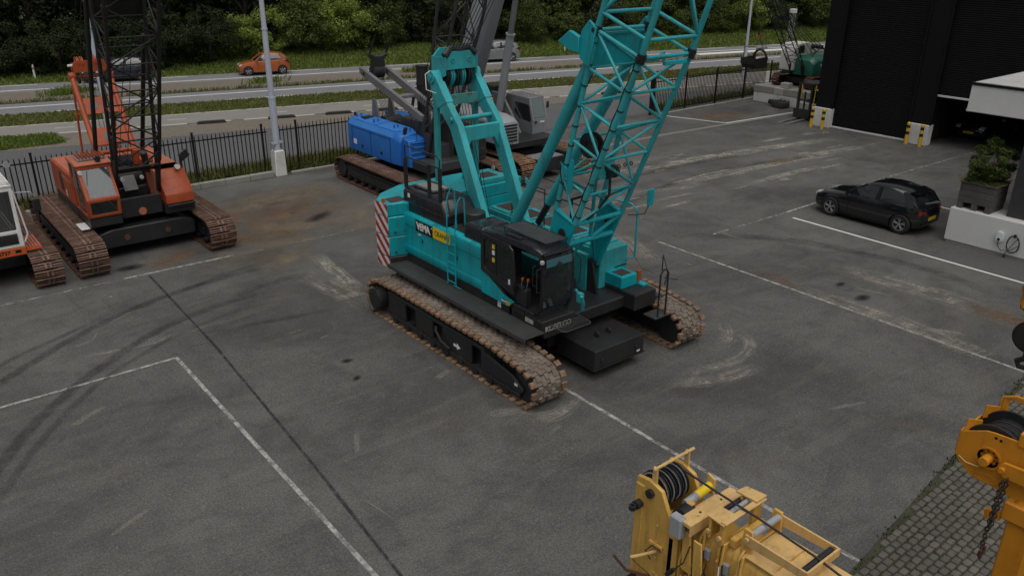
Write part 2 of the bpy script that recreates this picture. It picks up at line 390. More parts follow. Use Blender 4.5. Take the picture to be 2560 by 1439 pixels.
# road markings
def offl(f, d): return lambda x: f(x) + d
def rline(name, f, w, x0, x1, z, mat='road_paint'): return mark(name, [(x0, f(x0)), (x1, f(x1))], w, mat, z, sub=8)
rline('edge_line', sol1, .22, -40, 120, .004); rline('edge_line', sol2, .22, -40, 120, .004)
rline('centre_stripe', lin(62.35 - 15.6, -.2538), .01, 200, 201, .004) if False else None
for x in range(-30, 110, 9):
    rline('lane_dash', offl(road_far, -.35), .14, x, x + 4.2, .004); rline('lane_dash', offl(verge_top, .3), .14, x + 3, x + 7, .004)
x = -20.
while x < 70:
    rline('path_edge_dash', offl(cyc_far, -.15), .1, x, x + 1.9, .008); rline('path_edge_dash', offl(cyc_near, .2), .12, x + .3, x + 3.1, .008); x += 2.15 if x % 2 else 3.3
for x in np.arange(-18, 60, 5.2): rline('path_centre_dash', lin(49.05, -.256), .09, float(x), float(x) + .9, .008)
rline('white_verge_band', offl(sol1, -1.6), .9, 58, 120, .036, 'line_paint_new')
# grass island left and grass strip behind the fence
struct(MB().quad(*[(x, y, .012) for x, y in ((-30, 52), (-10, 47.6), (4, 44.0), (7.3, 43.1), (8.1, 44.0), (7.8, 45.0), (4, 46.2), (-10, 50), (-30, 55))]).build('grass_island', 'grass_base', smooth=0))
sheet('grass_strip', [(-40, 31.62), (21.5, 31.62), (20, 33.2), (8, 33.5), (-40, 33.6)], .006, 'grass_base')
sheet('grass_strip', [(36, 31.62), (58, 31.62), (58, 32.4), (36, 32.2)], .006, 'grass_base')

# yard markings
mark('parking_line', [(25.17, 15.3), (25.17, 6)], .10, 'line_paint_new')
mark('parking_line', [(25.53, 15.8), (27.6, 15.83)], .10, 'line_paint'); mark('parking_line', [(21.5, 15.9), (25.4, 15.8)], .10, 'line_paint_worn')
mark('parking_line', [(30.66, 13.1), (30.5, 10.5)], .10, 'line_paint_new')
mark('parking_line', [(30, 16.1), (41, 15.8)], .10, 'line_paint_worn')
mark('parking_line', [(19.5, 16.6), (19.5, 4)], .085, 'line_paint')
mark('parking_line', [(10.73, 11.6), (10.73, 4.5)], .09, 'line_paint')
mark('parking_line', [(4.58, 18.05), (4.6, 8)], .085, 'line_paint')
mark('parking_line', [(-6, 18.1), (4.6, 18.03)], .085, 'line_paint')
mark('parking_line', [(-6, 23.95), (4.6, 23.8)], .10, 'line_paint_worn'); mark('parking_line', [(5, 23.8), (8.2, 23.72)], .10, 'line_paint'); mark('parking_line', [(8.2, 23.72), (13, 23.6)], .09, 'line_paint_worn')
mark('parking_line', [(35.5, 30.4), (36.6, 27.03)], .10, 'line_paint_new'); mark('parking_line', [(36.6, 27.03), (42.6, 26.55)], .10, 'line_paint_new')
mark('parking_line', [(26.0, 31.2), (34, 30.3)], .10, 'line_paint_worn')
mark('concrete_strip', [(22, 27.6), (26.8, 27.2), (32, 27.1), (42, 26.4)], .3, decal_mat('strip_concrete', (.26, .25, .23), .7, edge=False, nscale=3, lo=.1, hi=.4), sub=6)
# tar joint, running the length of the yard
mark('tar_joint', [(5.65, 23.7), (5.5, 18), (5.18, 12.5), (4.85, 8)], [.07, .09, .06, .09, .07, .08, .06, .09, .07, .08], 'joint_tar', .0175, sub=3)
# rubber marks: long turning arcs
for pts, w, mt in (
    ([(-.6, 13.6), (.65, 15.8), (1.4, 16.9), (2.03, 17.63), (2.87, 18.45), (3.98, 19.3), (5.0, 19.9), (6.4, 20.3), (8.2, 20.5)], .34, 'rubber_mark'),
    ([(-.5, 17.2), (1.16, 19.17), (2.1, 19.97), (3.14, 20.75), (4.59, 21.5), (6.2, 22.0), (8.0, 22.2), (9.8, 22.3)], .32, 'rubber_mark'),
    ([(-.2, 13.4), (1.0, 15.6), (2.2, 17.2), (3.4, 18.3), (5.2, 19.3), (7.4, 19.9)], .22, 'rubber_faint'),
    ([(-.5, 18.2), (1.31, 20.1), (2.8, 20.9), (4.4, 21.7)], .22, 'rubber_faint'),
    ([(5.5, 21.7), (7.2, 22.3), (9.1, 22.7), (10.6, 22.7)], .3, 'rubber_faint'), ([(6.5, 20.6), (8, 20.9), (9.4, 21)], .3, 'rubber_faint'),
    ([(17, 20), (22, 22.3), (28, 22.5), (34, 21.6)], .5, 'rubber_faint'), ([(18, 18), (23, 20.5), (29, 20.9), (36, 19.6)], .45, 'rubber_faint'),
    ([(20, 17), (23, 14), (24, 10), (23.5, 7)], .6, 'rubber_faint'), ([(22.5, 17), (23.4, 16.6), (24, 15.6), (23.6, 14.8)], .05, 'rubber_mark'),
    ([(16, 22), (20, 25), (25, 26), (31, 25.4)], .5, 'rubber_faint'), ([(5.5, 18.9), (7, 18.6), (8.8, 18.2)], .25, 'rubber_faint')):
    mark('tyre_mark', curve(pts, 10), w, mt)
# pale scrapes left by turning tracks
for pts, w, mt in (
    ([(24.0, 23.2), (27.4, 23.0), (31, 22.6), (35, 21.9), (38.6, 21.2)], .9, 'scrape'), ([(24.4, 20.8), (27.5, 20.6), (31, 20.3), (35, 20.0), (38.5, 19.4)], .8, 'scrape'),
    ([(27.5, 18.9), (30, 18.9), (33, 18.7)], .5, 'scrape'), ([(22.5, 21.2), (25, 20.2), (26.5, 20.3)], .5, 'scrape_faint'), ([(22, 23.9), (25, 24.2), (29, 24)], .6, 'scrape_faint'),
    ([(9.2, 21.5), (9.4, 19.6), (9.7, 17.6)], 1.0, 'scrape_faint'), ([(10.2, 22.3), (10.0, 20.4), (9.9, 18.8)], .6, 'scrape'),
    ([(13.2, 10.3), (14.6, 9.9), (15.7, 10.2), (16.2, 11.0)], .4, 'scrape_faint'), ([(12.6, 10.2), (13.6, 9.6), (15, 9.4)], .5, 'scrape_faint'), ([(14.6, 10.6), (15.5, 10.7), (16.2, 11.4)], .5, 'scrape_faint'),
    ([(9.2, 11.0), (9.9, 10.7), (10.7, 11.0)], .5, 'scrape_faint'), ([(8.7, 11.6), (9.3, 11.3), (9.6, 10.8)], .35, 'scrape_faint'),
    ([(17.8, 15), (18.5, 16.5), (19, 18)], .8, 'scrape_faint'), ([(19.5, 8.2), (20.2, 7.6), (20.4, 7.0)], .25, 'scrape_faint'), 
    ([(2.5, 19.5), (4.2, 19.2), (6.2, 19.4)], .25, 'scrape_faint'), ([(22, 12), (22.3, 9), (22.2, 6.4)], 1.2, 'scrape_faint'), ([(19.6, 12), (19.8, 9), (19.6, 6)], .9, 'scrape_faint'), ([(17.2, 21.5), (17.6, 19.6), (17.9, 18)], .5, 'scrape_faint')):
    mark('scrape_mark', curve(pts, 10), w, mt)
rs_ = random.Random(21)
for k in range(46):
    x = rs_.uniform(20, 38.5); y = rs_.choice((22.6, 20.4, 18.9, 23.4)) + rs_.uniform(-.5, .5) - (x - 30) * .06; l = rs_.uniform(.6, 2.2); mark('scrape_mark', [(x, y), (x + l, y - l * rs_.uniform(.02, .14))], rs_.uniform(.08, .35), 'scrape', sub=4)
for k in range(40):
    x = rs_.uniform(1, 24); y = rs_.uniform(6, 23); l = rs_.uniform(.3, 1.2); a = rs_.choice((0, 1.57)) + rs_.uniform(-.5, .5); mark('scrape_mark', [(x, y), (x + l * math.cos(a), y + l * math.sin(a))], rs_.uniform(.04, .2), 'scrape_faint', sub=3)
for k in range(6): mark('scrape_mark', [(19.1 + .02 * k, 7.3 - .17 * k), (20.0, 7.15 - .17 * k)], .06, 'scrape_faint', sub=4)
for c, rx, ry, a, mt in (
    ((10.9, 27.0), 4.2, 2.6, 15, 'rust_stain'), ((10.6, 25.2), 3.0, 1.6, 0, 'dust_stain'), ((11.5, 28.5), 3.4, 1.6, 10, 'dust_stain'), ((8.8, 23.6), 2.2, 1.2, 0, 'dust_stain'), ((13.5, 24.5), 2.5, 2.2, 0, 'dust_stain'), ((9.8, 25.0), 1.6, 1.0, 0, 'rust_stain'), ((12.6, 28.6), 2.4, 1.6, 10, 'dust_stain'), ((10.2, 23.8), 1.2, .8, 0, 'dust_stain'), ((6.6, 24.6), 1.1, .7, 20, 'rust_stain'),
    ((9.3, 22.5), 1.4, 1.2, 0, 'dust_stain'), ((12, 25.6), .9, .35, 30, 'oil_stain'), ((11.4, 26.6), .35, .2, 0, 'oil_stain'), ((7.62, 15.47), .17, .13, 0, 'oil_stain'), ((7.4, 14.6), .16, .1, 40, 'oil_stain'),
    ((5.4, 24.6), .5, .3, 0, 'oil_stain'), 
    ((20.5, 10), .35, .2, 0, 'oil_stain'), ((20.9, 10.9), .25, .12, 0, 'oil_stain'), ((38, 28.4), 2.5, 1.2, 0, 'rust_stain'), ((19.8, 12.2), .8, .4, 80, 'rust_stain'), ((22.2, 6.8), 1.4, .7, 80, 'rust_stain'),
    ((32, 20.3), 1.6, .35, -5, 'rust_stain'), ((10.9, 11.3), .3, .2, 0, 'dust_stain')):
    patch('stain', c, rx, ry, a, mt)

# ---------------------------------------------------------------- cobbled corner
paint('cobble_stone', (.135, .12, .106), .85, .25, .75, (.038, .045, .022), streak=False, bump=.5, rnd=.5)
paint('moss', (.04, .044, .022), .95, .4, .3, streak=False, bump=.5)
cob_edge = lambda x: 4.42 + .105 * (x - 10.4)
bed = struct(MB().quad((8, -8, .004), (24, -8, .004), (24, cob_edge(24) + .04, .004), (8, cob_edge(8) + .04, .004)).build('cobble_paving', 'moss', smooth=0))
def cobble_mesh(k):
    rr = random.Random(k); n = 8; m = MB()
    sx, sy = .089 * rr.uniform(.9, 1.0), .057 * rr.uniform(.9, 1.0); secs = []
    for z, q in ((-.02, 1.0), (.016, 1.0), (.028, .9), (.032, .62)):
        ring_ = []
        for i in range(n):
            a = 2 * math.pi * (i + .5) / n; ca, sa = math.cos(a), math.sin(a); e = .32
            ring_.append((sx * q * math.copysign(abs(ca) ** e, ca), sy * q * math.copysign(abs(sa) ** e, sa), z + rr.uniform(-.002, .002)))
        secs.append(ring_)
    m.loft(secs); return m.mesh('cobble', 'cobble_stone', smooth=60)
CM = [cobble_mesh(k) for k in range(6)]; cob = []
_cd = Vector((.629, .777))
j = 0; y = 5.9
while y > 1.0:
    x = 9.0 + (.1 if j % 2 else 0)
    while x < 21:
        if y < cob_edge(x) - .06: cob.append((x, y, j))
        x += .196
    y -= .131; j += 1
def _vis(p):
    d = Vector((p[0], p[1], -9)); f = d.dot(_f); a = d.dot(_r2) / f; b = d.dot(_u2) / f
    return abs(a) < .64 and abs(b) < .37
cob = [p for p in cob if _vis(p)]
cob.sort(key=lambda p: p[0] ** 2 + p[1] ** 2)
rc = random.Random(3); rest = MB()
for i, (x, y, j) in enumerate(cob):
    M = Matrix.Translation((x + rc.uniform(-.008, .008), y + rc.uniform(-.006, .006), .004 + rc.uniform(-.004, .006))) @ Euler((rc.uniform(-.03, .03), rc.uniform(-.03, .03), rc.uniform(-.05, .05))).to_matrix().to_4x4()
    me = rc.choice(CM)
    if i < 300: put('cobble', me, bed, M)
    else: rest.add([M @ v.co for v in me.vertices], [tuple(p.vertices) for p in me.polygons])
if rest.v: struct(rest.build('cobbles_beyond', 'cobble_stone', bed, smooth=60), 'stuff')

# ---------------------------------------------------------------- fences
paint('fence_black', (.008, .008, .009), .6, .2, .2, (.03, .03, .03), spec=.3)
paint('galv', (.42, .44, .47), .45, .08, .25, metal=.4)
PICKET = MB().cyl((0, 0, .1), (0, 0, 1.9), .021, n=6).cyl((0, 0, 1.9), (0, 0, 2.0), .021, .005, n=6).mesh('picket', 'fence_black')
POST = MB().box((0, 0, 1.05), (.07, .07, 2.1)).box((0, 0, 2.11), (.09, .09, .02)).mesh('post', 'fence_black')
def fence(name, label, x0, x1, y0, y1, post_every=2.75, pitch=.196, z=0., phase=0.):
    t = thing(name, label, 'fence', (x0, y0, z)); n = Vector((x1 - x0, y1 - y0, 0)); L = n.length; n /= L
    for h in (.22, 1.78): MB().box((n.x * L / 2, n.y * L / 2, h), (L, .035, .045), (0, 0, math.degrees(math.atan2(n.y, n.x)))).build('rail', 'fence_black', t)
    s = phase; k = 0
    while s < L:
        put('post', POST, t, n * s); s += post_every
    s = pitch / 2
    while s < L:
        if min((s - phase) % post_every, post_every - (s - phase) % post_every) > .06: put('picket', PICKET, t, n * s)
        s += pitch
    return t
fence('picket_fence', 'black steel picket fence along the yard edge behind the orange crane', -2, 13.0, 32.28, 31.9, phase=1.05, pitch=.165)
fence('picket_fence', 'black steel picket fence between the white lamp base and the blue crane', 13.45, 27.0, 31.88, 31.6, phase=.8, pitch=.165)
fence('picket_fence', 'black steel picket fence right of the entrance, along the street', 35.15, 45.6, 31.0, 31.0, phase=.0, pitch=.13)
fence('picket_fence', 'black picket fence behind the green dragline crane on the plinth', 46.1, 60, 31.05, 31.6, phase=.0, pitch=.17)
t = thing('sliding_gate_post', 'black steel gate post pair at the open yard entrance', 'gate post', (34.95, 31.0, 0))
for dx, dy in ((0, 0), (.28, .05)):
    q = MB().box((dx, dy, 1.05), (.11, .11, 2.1)).build('post', 'fence_black', t); MB().box((dx, dy, 2.117), (.13, .13, .03)).build('post_cap', 'fence_black', q)
MB().b2((.02, -.01, 1.7), (.26, .06, 1.78)).b2((.02, -.01, .3), (.26, .06, .38)).build('crossbar', 'fence_black', t)
# kerbs along the fence line
def kerb(x0, x1, y0, y1, w=.22, h=.24, n=None, name='kerb'):
    L = Vector((x1 - x0, y1 - y0, 0)); n = n or max(1, round(L.length / 1.0)); a = math.degrees(math.atan2(y1 - y0, x1 - x0))
    k0 = struct(put(name, None)); k0.empty_display_size = .2
    me = MB().box((0, 0, h / 2), (L.length / n - .012, w, h)).mesh('kerbstone', 'concrete_dirty', bev=.02)
    for i in range(n):
        p = Vector((x0, y0, 0)) + L * ((i + .5) / n)
        put('kerbstone', me, k0, Matrix.Translation(p + Vector((0, 0, random.uniform(-.012, .004)))) @ Matrix.Rotation(R(a + random.uniform(-.4, .4)), 4, 'Z'))
kerb(-3, 12.95, 31.95, 31.55); kerb(13.7, 20, 31.5, 31.45, h=.12, w=.15)
kerb(35.5, 45.5, 30.78, 30.78, h=.08, w=.12)
paint('wheel_stop', (.035, .033, .03), .9, .3, .2, streak=False, bump=.3)
def stop(x, lbl):
    t = MB().prism([(-.75, 0), (.75, 0), (.7, .1), (.6, .14), (-.6, .14), (-.7, .1)], 'y', -.11, .11).build('parking_stop', 'wheel_stop', bev=.02); t.location = (x, cyc_near(x) - .12, 0); t.rotation_euler = (0, 0, math.atan(-.268))
    tag(t, lbl, 'parking stop', 'low dark stops along the cycle path')
for x, l in ((14.8, 'low dark stop beside the cycle path, leftmost of the row'), (18.3, 'low dark stop beside the cycle path, just left of the tall lamp post'), (21.3, 'low dark stop beside the cycle path, just right of the tall lamp post'),
             (23.9, 'low dark stop beside the cycle path, second right of the tall lamp post'), (38.2, 'low dark stop beside the cycle path, right of the grey cab')): stop(x, l)

# ---------------------------------------------------------------- lamp posts and road furniture
paint('lamp_paint', (.50, .54, .62), .45, .05, .15)
paint('base_white', (.68, .68, .66), .7, .08, .5, (.25, .22, .17), streak=False)
def lamp(loc, h, label, r=.1, base=False, arm=1.2, adir=90):
    t = thing('street_lamp', label, 'street lamp', loc)
    z0 = 1.05 if base else 0
    MB().cyl((0, 0, z0), (0, 0, z0 + h * .2), r * 1.25, n=14).build('lower_pole', 'lamp_paint', t)
    MB().cyl((0, 0, z0 + h * .2), (0, 0, h * .55), r * 1.05, r * .9, n=14).ring((0, 0, z0 + h * .2 - .03), (0, 0, z0 + h * .2 + .04), r * 1.35, r * .5, 14).build('pole', 'lamp_paint', t)
    MB().cyl((0, 0, h * .55), (0, 0, h), r * .85, r * .6, n=14).ring((0, 0, h * .55 - .03), (0, 0, h * .55 + .03), r * 1.05, r * .4, 14).build('upper_pole', 'lamp_paint', t)
    d = Vector((math.cos(R(adir)), math.sin(R(adir)), 0)); MB().tube([Vector((0, 0, h - .1)), Vector((0, 0, h + .05)) + d * .15, Vector((0, 0, h + .15)) + d * arm], r * .5).build('arm', 'lamp_paint', t)
    MB().box(Vector((0, 0, h + .14)) + d * (arm + .25), (.6, .25, .1), (0, 0, adir)).build('lamp_head', 'galv', t, bev=.03)
    if base:
        b = MB().prism([(-.24, 0), (.24, 0), (.2, 1.06), (-.2, 1.06)], 'y', -.24, .24).build('concrete_base', 'base_white', t, bev=.025)
        MB().tube([(-.2, -.12, 1.06), (-.2, -.12, 1.32), (.24, -.12, 1.36), (.24, -.12, 1.06)], .025).tube([(-.2, .12, 1.06), (-.2, .12, 1.32), (.24, .12, 1.36), (.24, .12, 1.06)], .025).slab([(-.22, -.14, 1.35), (.26, -.14, 1.39), (.26, .14, 1.39), (-.22, .14, 1.35)], .02).build('guard_bracket', 'galv', t)
    return t
lamp((13.25, 31.62, 0), 10.5, 'tall pale lamp post on a white concrete base at the fence', .115, True)
lamp((10.15, 45.35, 0), 9, 'galvanised lamp post behind the orange crane gantry', .1)
lamp((52.1, 37.4, 0), 9, 'slim grey lamp post beside the hanging dragline bucket', .09)
paint('post_green', (.02, .05, .04), .5, .1, .1)
for (x, y), l in (((20.6, 66.5), 'thin dark green post in front of the trees, right of the black boom'), ((49.2, 57.8), 'thin dark green post on the grass bank, right of the grey telescopic boom')):
    t = thing('utility_post', l, 'post', (x, y, .1)); MB().cyl((0, 0, 0), (0, 0, 7), .07, .05).build('pole', 'post_green', t); MB().box((0, 0, 7.05), (.3, .3, .12)).build('cap', 'post_green', t)
for (x, y), l in (((10.4, 64.2), 'white roadside marker post on the bank at far left'), ((23.3, 66.2), 'white roadside marker post at the foot of the trees'), ((49.4, 54.0), 'white roadside marker post beside the teal boom')):
    t = thing('marker_post', l, 'marker post', (x, y, .1)); MB().prism([(-.06, 0), (.06, 0), (.05, 1.0), (-.05, .9)], 'y', -.02, .02).build('post', 'base_white', t); MB().box((0, -.024, .72), (.07, .01, .16)).build('reflector', flat('reflector_red', (.4, .03, .02)) if 'reflector_red' not in MATS else 'reflector_red', t)

# ---------------------------------------------------------------- building
paint('clad_black', (.0045, .0045, .0055), .6, .2, .15, (.014, .014, .014), bump=.1, spec=.25)
paint('clad_door', (.0055, .0055, .0068), .6, .15, .1, (.014, .014, .014), bump=.05, spec=.25)
paint('interior_dark', (.03, .03, .03), .9, .1, .1)
paint('alu_white', (.7, .7, .7), .5, .05, .3)
B = thing('warehouse', 'black clad warehouse with two tall roller doors', 'building', (40, 0, 0))
H = 9.5
def wall(a, b, name='wall', mat='clad_black', bev=.0): return MB().b2(a, b).build(name, mat, B, bev=bev)
wall((0, 23.0, .98), (.35, 23.95, H), 'pilaster', bev=.015); wall((0, 17.85, .98), (.35, 18.8, H), 'pilaster', bev=.015); wall((0, 9.5, 0), (.35, 12.6, H), 'pilaster')
wall((.004, 18.8, 7.2), (.35, 23.0, H), 'door_head'); wall((.004, 12.6, 7.2), (.35, 17.85, H), 'door_head')
wall((.352, 23.6, 0), (14, 23.94, H), 'side_wall'); wall((.352, 8, 0), (14, 8.3, H), 'side_wall'); wall((13.7, 8.3, 0), (14, 23.6, H), 'rear_wall'); wall((.02, 8.02, H), (14, 23.92, H + .3), 'roof')
wall((0, 8, 0), (.35, 9.5, H), 'wall'); wall((.36, 18.2, 0), (13.6, 18.4, H - .1), 'partition', 'interior_dark')
wall((-.03, 7.97, H + .25), (.4, 23.98, H + .42), 'roof_trim')
wall((-.05, 22.93, .98), (.02, 23.02, 7.2), 'door_guide'); wall((-.05, 18.78, .98), (.02, 18.87, 7.2), 'door_guide'); wall((-.05, 17.78, .98), (.02, 17.87, 7.2), 'door_guide')
for y0, y1 in ((22.95, 23.97), (17.83, 18.83)):
    MB().b2((-.12, y0, 0), (.36, y1, .975)).build('concrete_plinth', 'base_white', B, bev=.015)
def roller(y0, y1, z0, z1):
    prof = []; z = z0; k = 0
    while z < z1: prof += [(.18, z), (.155, z + .02), (.155, z + .065), (.18, z + .085)]; z += .095
    pts = [(x, y0, z) for x, z in prof]; n = len(pts); m = MB()
    m.add(pts + [(x, y1, z) for x, z in prof], [(i, i + 1, n + i + 1, n + i) for i in range(n - 1)])
    d = m.build('roller_door', 'clad_door', B, smooth=0)
    MB().b2((.12, y0, z0 - .09), (.2, y1, z0 - .005)).build('bottom_bar', 'alu_white', d, bev=.008); return d
roller(18.8, 23.0, .10, 7.3); roller(12.6, 17.85, 2.42, 7.3)
# bollards
paint('bollard_yellow', (.70, .42, .02), .45, .06, .3)
paint('black_band', (.012, .012, .012), .5, .1, .2)
BY = MB().cyl((0, 0, 0), (0, 0, .47), .085, n=18).cyl((0, 0, .62), (0, 0, .78), .085, n=18).cyl((0, 0, .92), (0, 0, 1.02), .085, n=18).cyl((0, 0, 1.02), (0, 0, 1.06), .085, .04, n=18).mesh('post', 'bollard_yellow')
BB = MB().cyl((0, 0, .47), (0, 0, .62), .0852, n=18).mesh('black_band', 'black_band'); BB2 = MB().cyl((0, 0, .78), (0, 0, .92), .0852, n=18).mesh('black_band', 'black_band')
for (x, y), l in (((39.42, 23.72), 'yellow and black bollard left of the closed roller door, leftmost'), ((39.4, 23.06), 'yellow and black bollard at the left corner of the closed roller door'),
                  ((39.62, 18.66), 'yellow and black bollard at the right corner of the closed roller door'), ((39.6, 17.98), 'yellow and black bollard left of the open garage door, rightmost')):
    t = thing('bollard', l, 'bollard', (x, y, 0), group='yellow and black bollards by the roller doors'); put('post', BY, t); put('black_band', BB, t); put('black_band', BB2, t)
# white dock wall, office annex and canopy
paint('annex_dark', (.04, .04, .043), .8, .12, .2, streak=False, bump=.4, nscale=3)
paint('canopy_white', (.70, .70, .68), .7, .05, .2, (.4, .38, .34), streak=False)
paint('roofing', (.45, .45, .44), .8, .12, .3, streak=False)
t = thing('dock_wall', 'low white rendered wall carrying the charging point and planter', 'wall', (26.98, 0, 0))
MB().b2((0, -6, .08), (1.15, 10.86, 1.16)).build('wall', 'white_render', t, bev=.02)
MB().b2((.03, -5.98, 0), (1.1, 10.8, .078)).build('plinth', 'concrete_dirty', t)
struct(MB().quad((25.25, -8, .004), (27.0, -8, .004), (27.0, 10.4, .004), (25.25, 10.4, .004)).build('paved_apron', 'pavers_grey', smooth=0))
A = thing('office_annex', 'dark grey office block with a thick white cantilevered roof', 'building', (27.35, 0, 0))
MB().b2((.0, -6, 1.16), (6, 9.32, 4.16)).b2((.82, -5.98, 0), (6, 9.30, 1.156)).build('wall', 'annex_dark', A)
MB().b2((-.15, -6, 4.164), (7.5, 11.12, 4.98)).build('canopy', 'canopy_white', A, bev=.02)
MB().b2((-.18, -6, 4.984), (7.53, 11.15, 5.05)).build('roof_trim', 'clad_black', A)
MB().b2((-.10, -5.9, 5.04), (7.4, 11.05, 5.066)).build('roof_covering', 'roofing', A)
MB().box((-.05, 11.08, 4.2), (.12, .14, .1)).build('drain_spout', 'canopy_white', A, bev=.01)
# planter with shrub
paint('plank_grey', (.10, .095, .09), .8, .2, .3, bump=.3, rnd=.3)
t = thing('planter', 'grey slatted planter box on the white wall with a leafy shrub', 'planter', (27.1, 9.72, 1.16))
for k in range(3):
    z = .2 + k * .21
    MB().b2((.02, .0, z), (.05, 1.02, z + .2)).build('plank', 'plank_grey', t, bev=.008); MB().b2((.02, -.02, z), (1.0, .01, z + .2)).build('plank', 'plank_grey', t, bev=.008); MB().b2((.02, 1.01, z), (1.0, 1.04, z + .2)).build('plank', 'plank_grey', t, bev=.008); MB().b2((.97, 0, z), (1.0, 1.02, z + .2)).build('plank', 'plank_grey', t, bev=.008)
for y in (.0, .42, .86): MB().b2((.0, y, 0), (1.0, y + .17, .195)).build('foot', 'plank_grey', t, bev=.008)
MB().b2((-.01, -.05, .83), (.06, 1.07, .87)).b2((.961, -.05, .83), (1.03, 1.07, .87)).b2((.061, -.05, .83), (.96, .02, .87)).b2((.061, 1.0, .83), (.96, 1.07, .87)).build('rim', 'plank_grey', t, bev=.008)
MB().b2((.05, .02, .6), (.97, 1.0, .82)).build('soil', 'soil', t)
PLANTER = t
# charging point
paint('charger_white', (.75, .77, .80), .3, .03, .1)
paint('rubber_black', (.012, .012, .012), .55, .1, .1)
t = thing('charging_point', 'white wall charger with a black coiled cable on the white wall', 'charger', (26.96, 9.2, .62))
MB().prism([(-.12, -.1), (-.07, -.17), (.07, -.17), (.12, -.1), (.12, .13), (.07, .18), (-.07, .18), (-.12, .13)], 'x', -.1, 0).build('housing', 'charger_white', t, bev=.03, seg=2)
MB().cyl((-.10, 0, -.08), (-.112, 0, -.08), .045, n=16).build('socket', 'rubber_black', t)
cb = [(-.07, -.0, -.17), (-.06, .0, -.30), (-.05, -.12, -.42), (-.05, -.3, -.36)]
for k in range(30):
    a = k / 29 * 4.3 * math.pi + 2.2; rr_ = .2 + .05 * (k % 9) / 9; cb.append((-.05 - .012 * (k % 4), -.42 + rr_ * .8 * math.cos(a), -.14 + rr_ * 1.25 * math.sin(a)))
cb += [(-.05, -.26, -.45), (-.05, -.24, -.55)]
MB().tube([Vector(p) for p in cb], .011, 6).build('cable', 'rubber_black', t)
MB().cyl((-.06, -.24, -.53), (-.06, -.25, -.68), .03, .022).build('plug', 'rubber_black', t); MB().box((-.04, -.42, .12), (.08, .05, .1)).build('hook', 'rubber_black', t)
# ---------------------------------------------------------------- vegetation
def leaf_mat(name, c1, c2, c3):
    m, nt, p = newmat(name); v = _pos(nt)
    oi = nt.nodes.new('ShaderNodeObjectInfo')
    c = _mix(nt, _ramp(nt, _noise(nt, v, .9, 3), .35, .65), c1, c2)
    c = _mix(nt, _ramp(nt, _noise(nt, v, 7, 3), .45, .7, 0, .8), c, c3)
    c = _mix(nt, _ramp(nt, oi.outputs['Random'], 0, 1, 0, .35), c, c1)
    nt.links.new(c, p.inputs['Base Color']); p.inputs['Roughness'].default_value = .6; p.inputs['Specular IOR Level'].default_value = .25
    tr = nt.nodes.new('ShaderNodeBsdfTranslucent'); nt.links.new(c, tr.inputs['Color'])
    ms = nt.nodes.new('ShaderNodeMixShader'); ms.inputs[0].default_value = .25
    nt.links.new(p.outputs[0], ms.inputs[1]); nt.links.new(tr.outputs[0], ms.inputs[2]); nt.links.new(ms.outputs[0], nt.nodes['Material Output'].inputs['Surface']); return m
leaf_mat('leaf_dark', (.016, .026, .009), (.028, .042, .013), (.055, .075, .022))
leaf_mat('leaf_mid', (.06, .085, .02), (.09, .125, .028), (.145, .18, .042))
leaf_mat('leaf_light', (.16, .22, .04), (.21, .28, .05), (.28, .34, .08))
leaf_mat('leaf_olive', (.05, .062, .03), (.075, .085, .04), (.11, .12, .05))
leaf_mat('blade', (.11, .125, .03), (.17, .185, .05), (.26, .26, .10))
leaf_mat('blade_bright', (.10, .15, .025), (.15, .21, .04), (.24, .28, .08))
paint('bark', (.055, .045, .035), .9, .3, .3, bump=.5)
def quads_mesh(name, V, mat):
    """V: (n,4,3) array of leaf quads"""
    n = len(V); me = bpy.data.meshes.new(name); me.vertices.add(n * 4); me.vertices.foreach_set('co', V.reshape(-1).astype(np.float32))
    me.loops.add(n * 4); me.loops.foreach_set('vertex_index', np.arange(n * 4, dtype=np.int32)); me.polygons.add(n); me.polygons.foreach_set('loop_start', np.arange(0, n * 4, 4, dtype=np.int32))
    me.update(); me.validate(); me.materials.append(mm(mat)); return me
def crown_mesh(seed, rx, ry, z0, z1, nclump, per, leaf, mat, droop=0., clumpr=.35):
    g = np.random.default_rng(seed); cz, rz = (z0 + z1) / 2, (z1 - z0) / 2; Vs = []
    for k in range(nclump):
        d = g.normal(size=3); d /= np.linalg.norm(d); rad = g.uniform(.35, 1.0) ** .6
        c = np.array([d[0] * rx, d[1] * ry, d[2] * rz]) * rad; c[2] += cz
        if c[2] < z0 + .15: c[2] = z0 + .15 + g.uniform(0, .4)
        cr = clumpr * (rx + ry + rz) / 3 * g.uniform(.6, 1.25); n = int(per * g.uniform(.7, 1.3))
        u = g.normal(size=(n, 3)); u /= np.linalg.norm(u, axis=1)[:, None]; P = c + u * (cr * g.uniform(.45, 1.0, (n, 1))) * np.array([1, 1, .75])
        nr = u + g.normal(size=(n, 3)) * .7 + np.array([0, 0, .5]); nr /= np.linalg.norm(nr, axis=1)[:, None]
        t = np.cross(nr, g.normal(size=(n, 3))); t /= np.linalg.norm(t, axis=1)[:, None]; b = np.cross(nr, t)
        s = leaf * g.uniform(.6, 1.35, (n, 1)); t *= s; b *= s * .55
        Vs.append(np.stack([P - t, P - b * 1 + nr * s * .12, P + t, P + b + nr * s * .12], 1))
    V = np.concatenate(Vs); V[:, :, 2] = np.maximum(V[:, :, 2], .02); return quads_mesh('crown', V, mat)
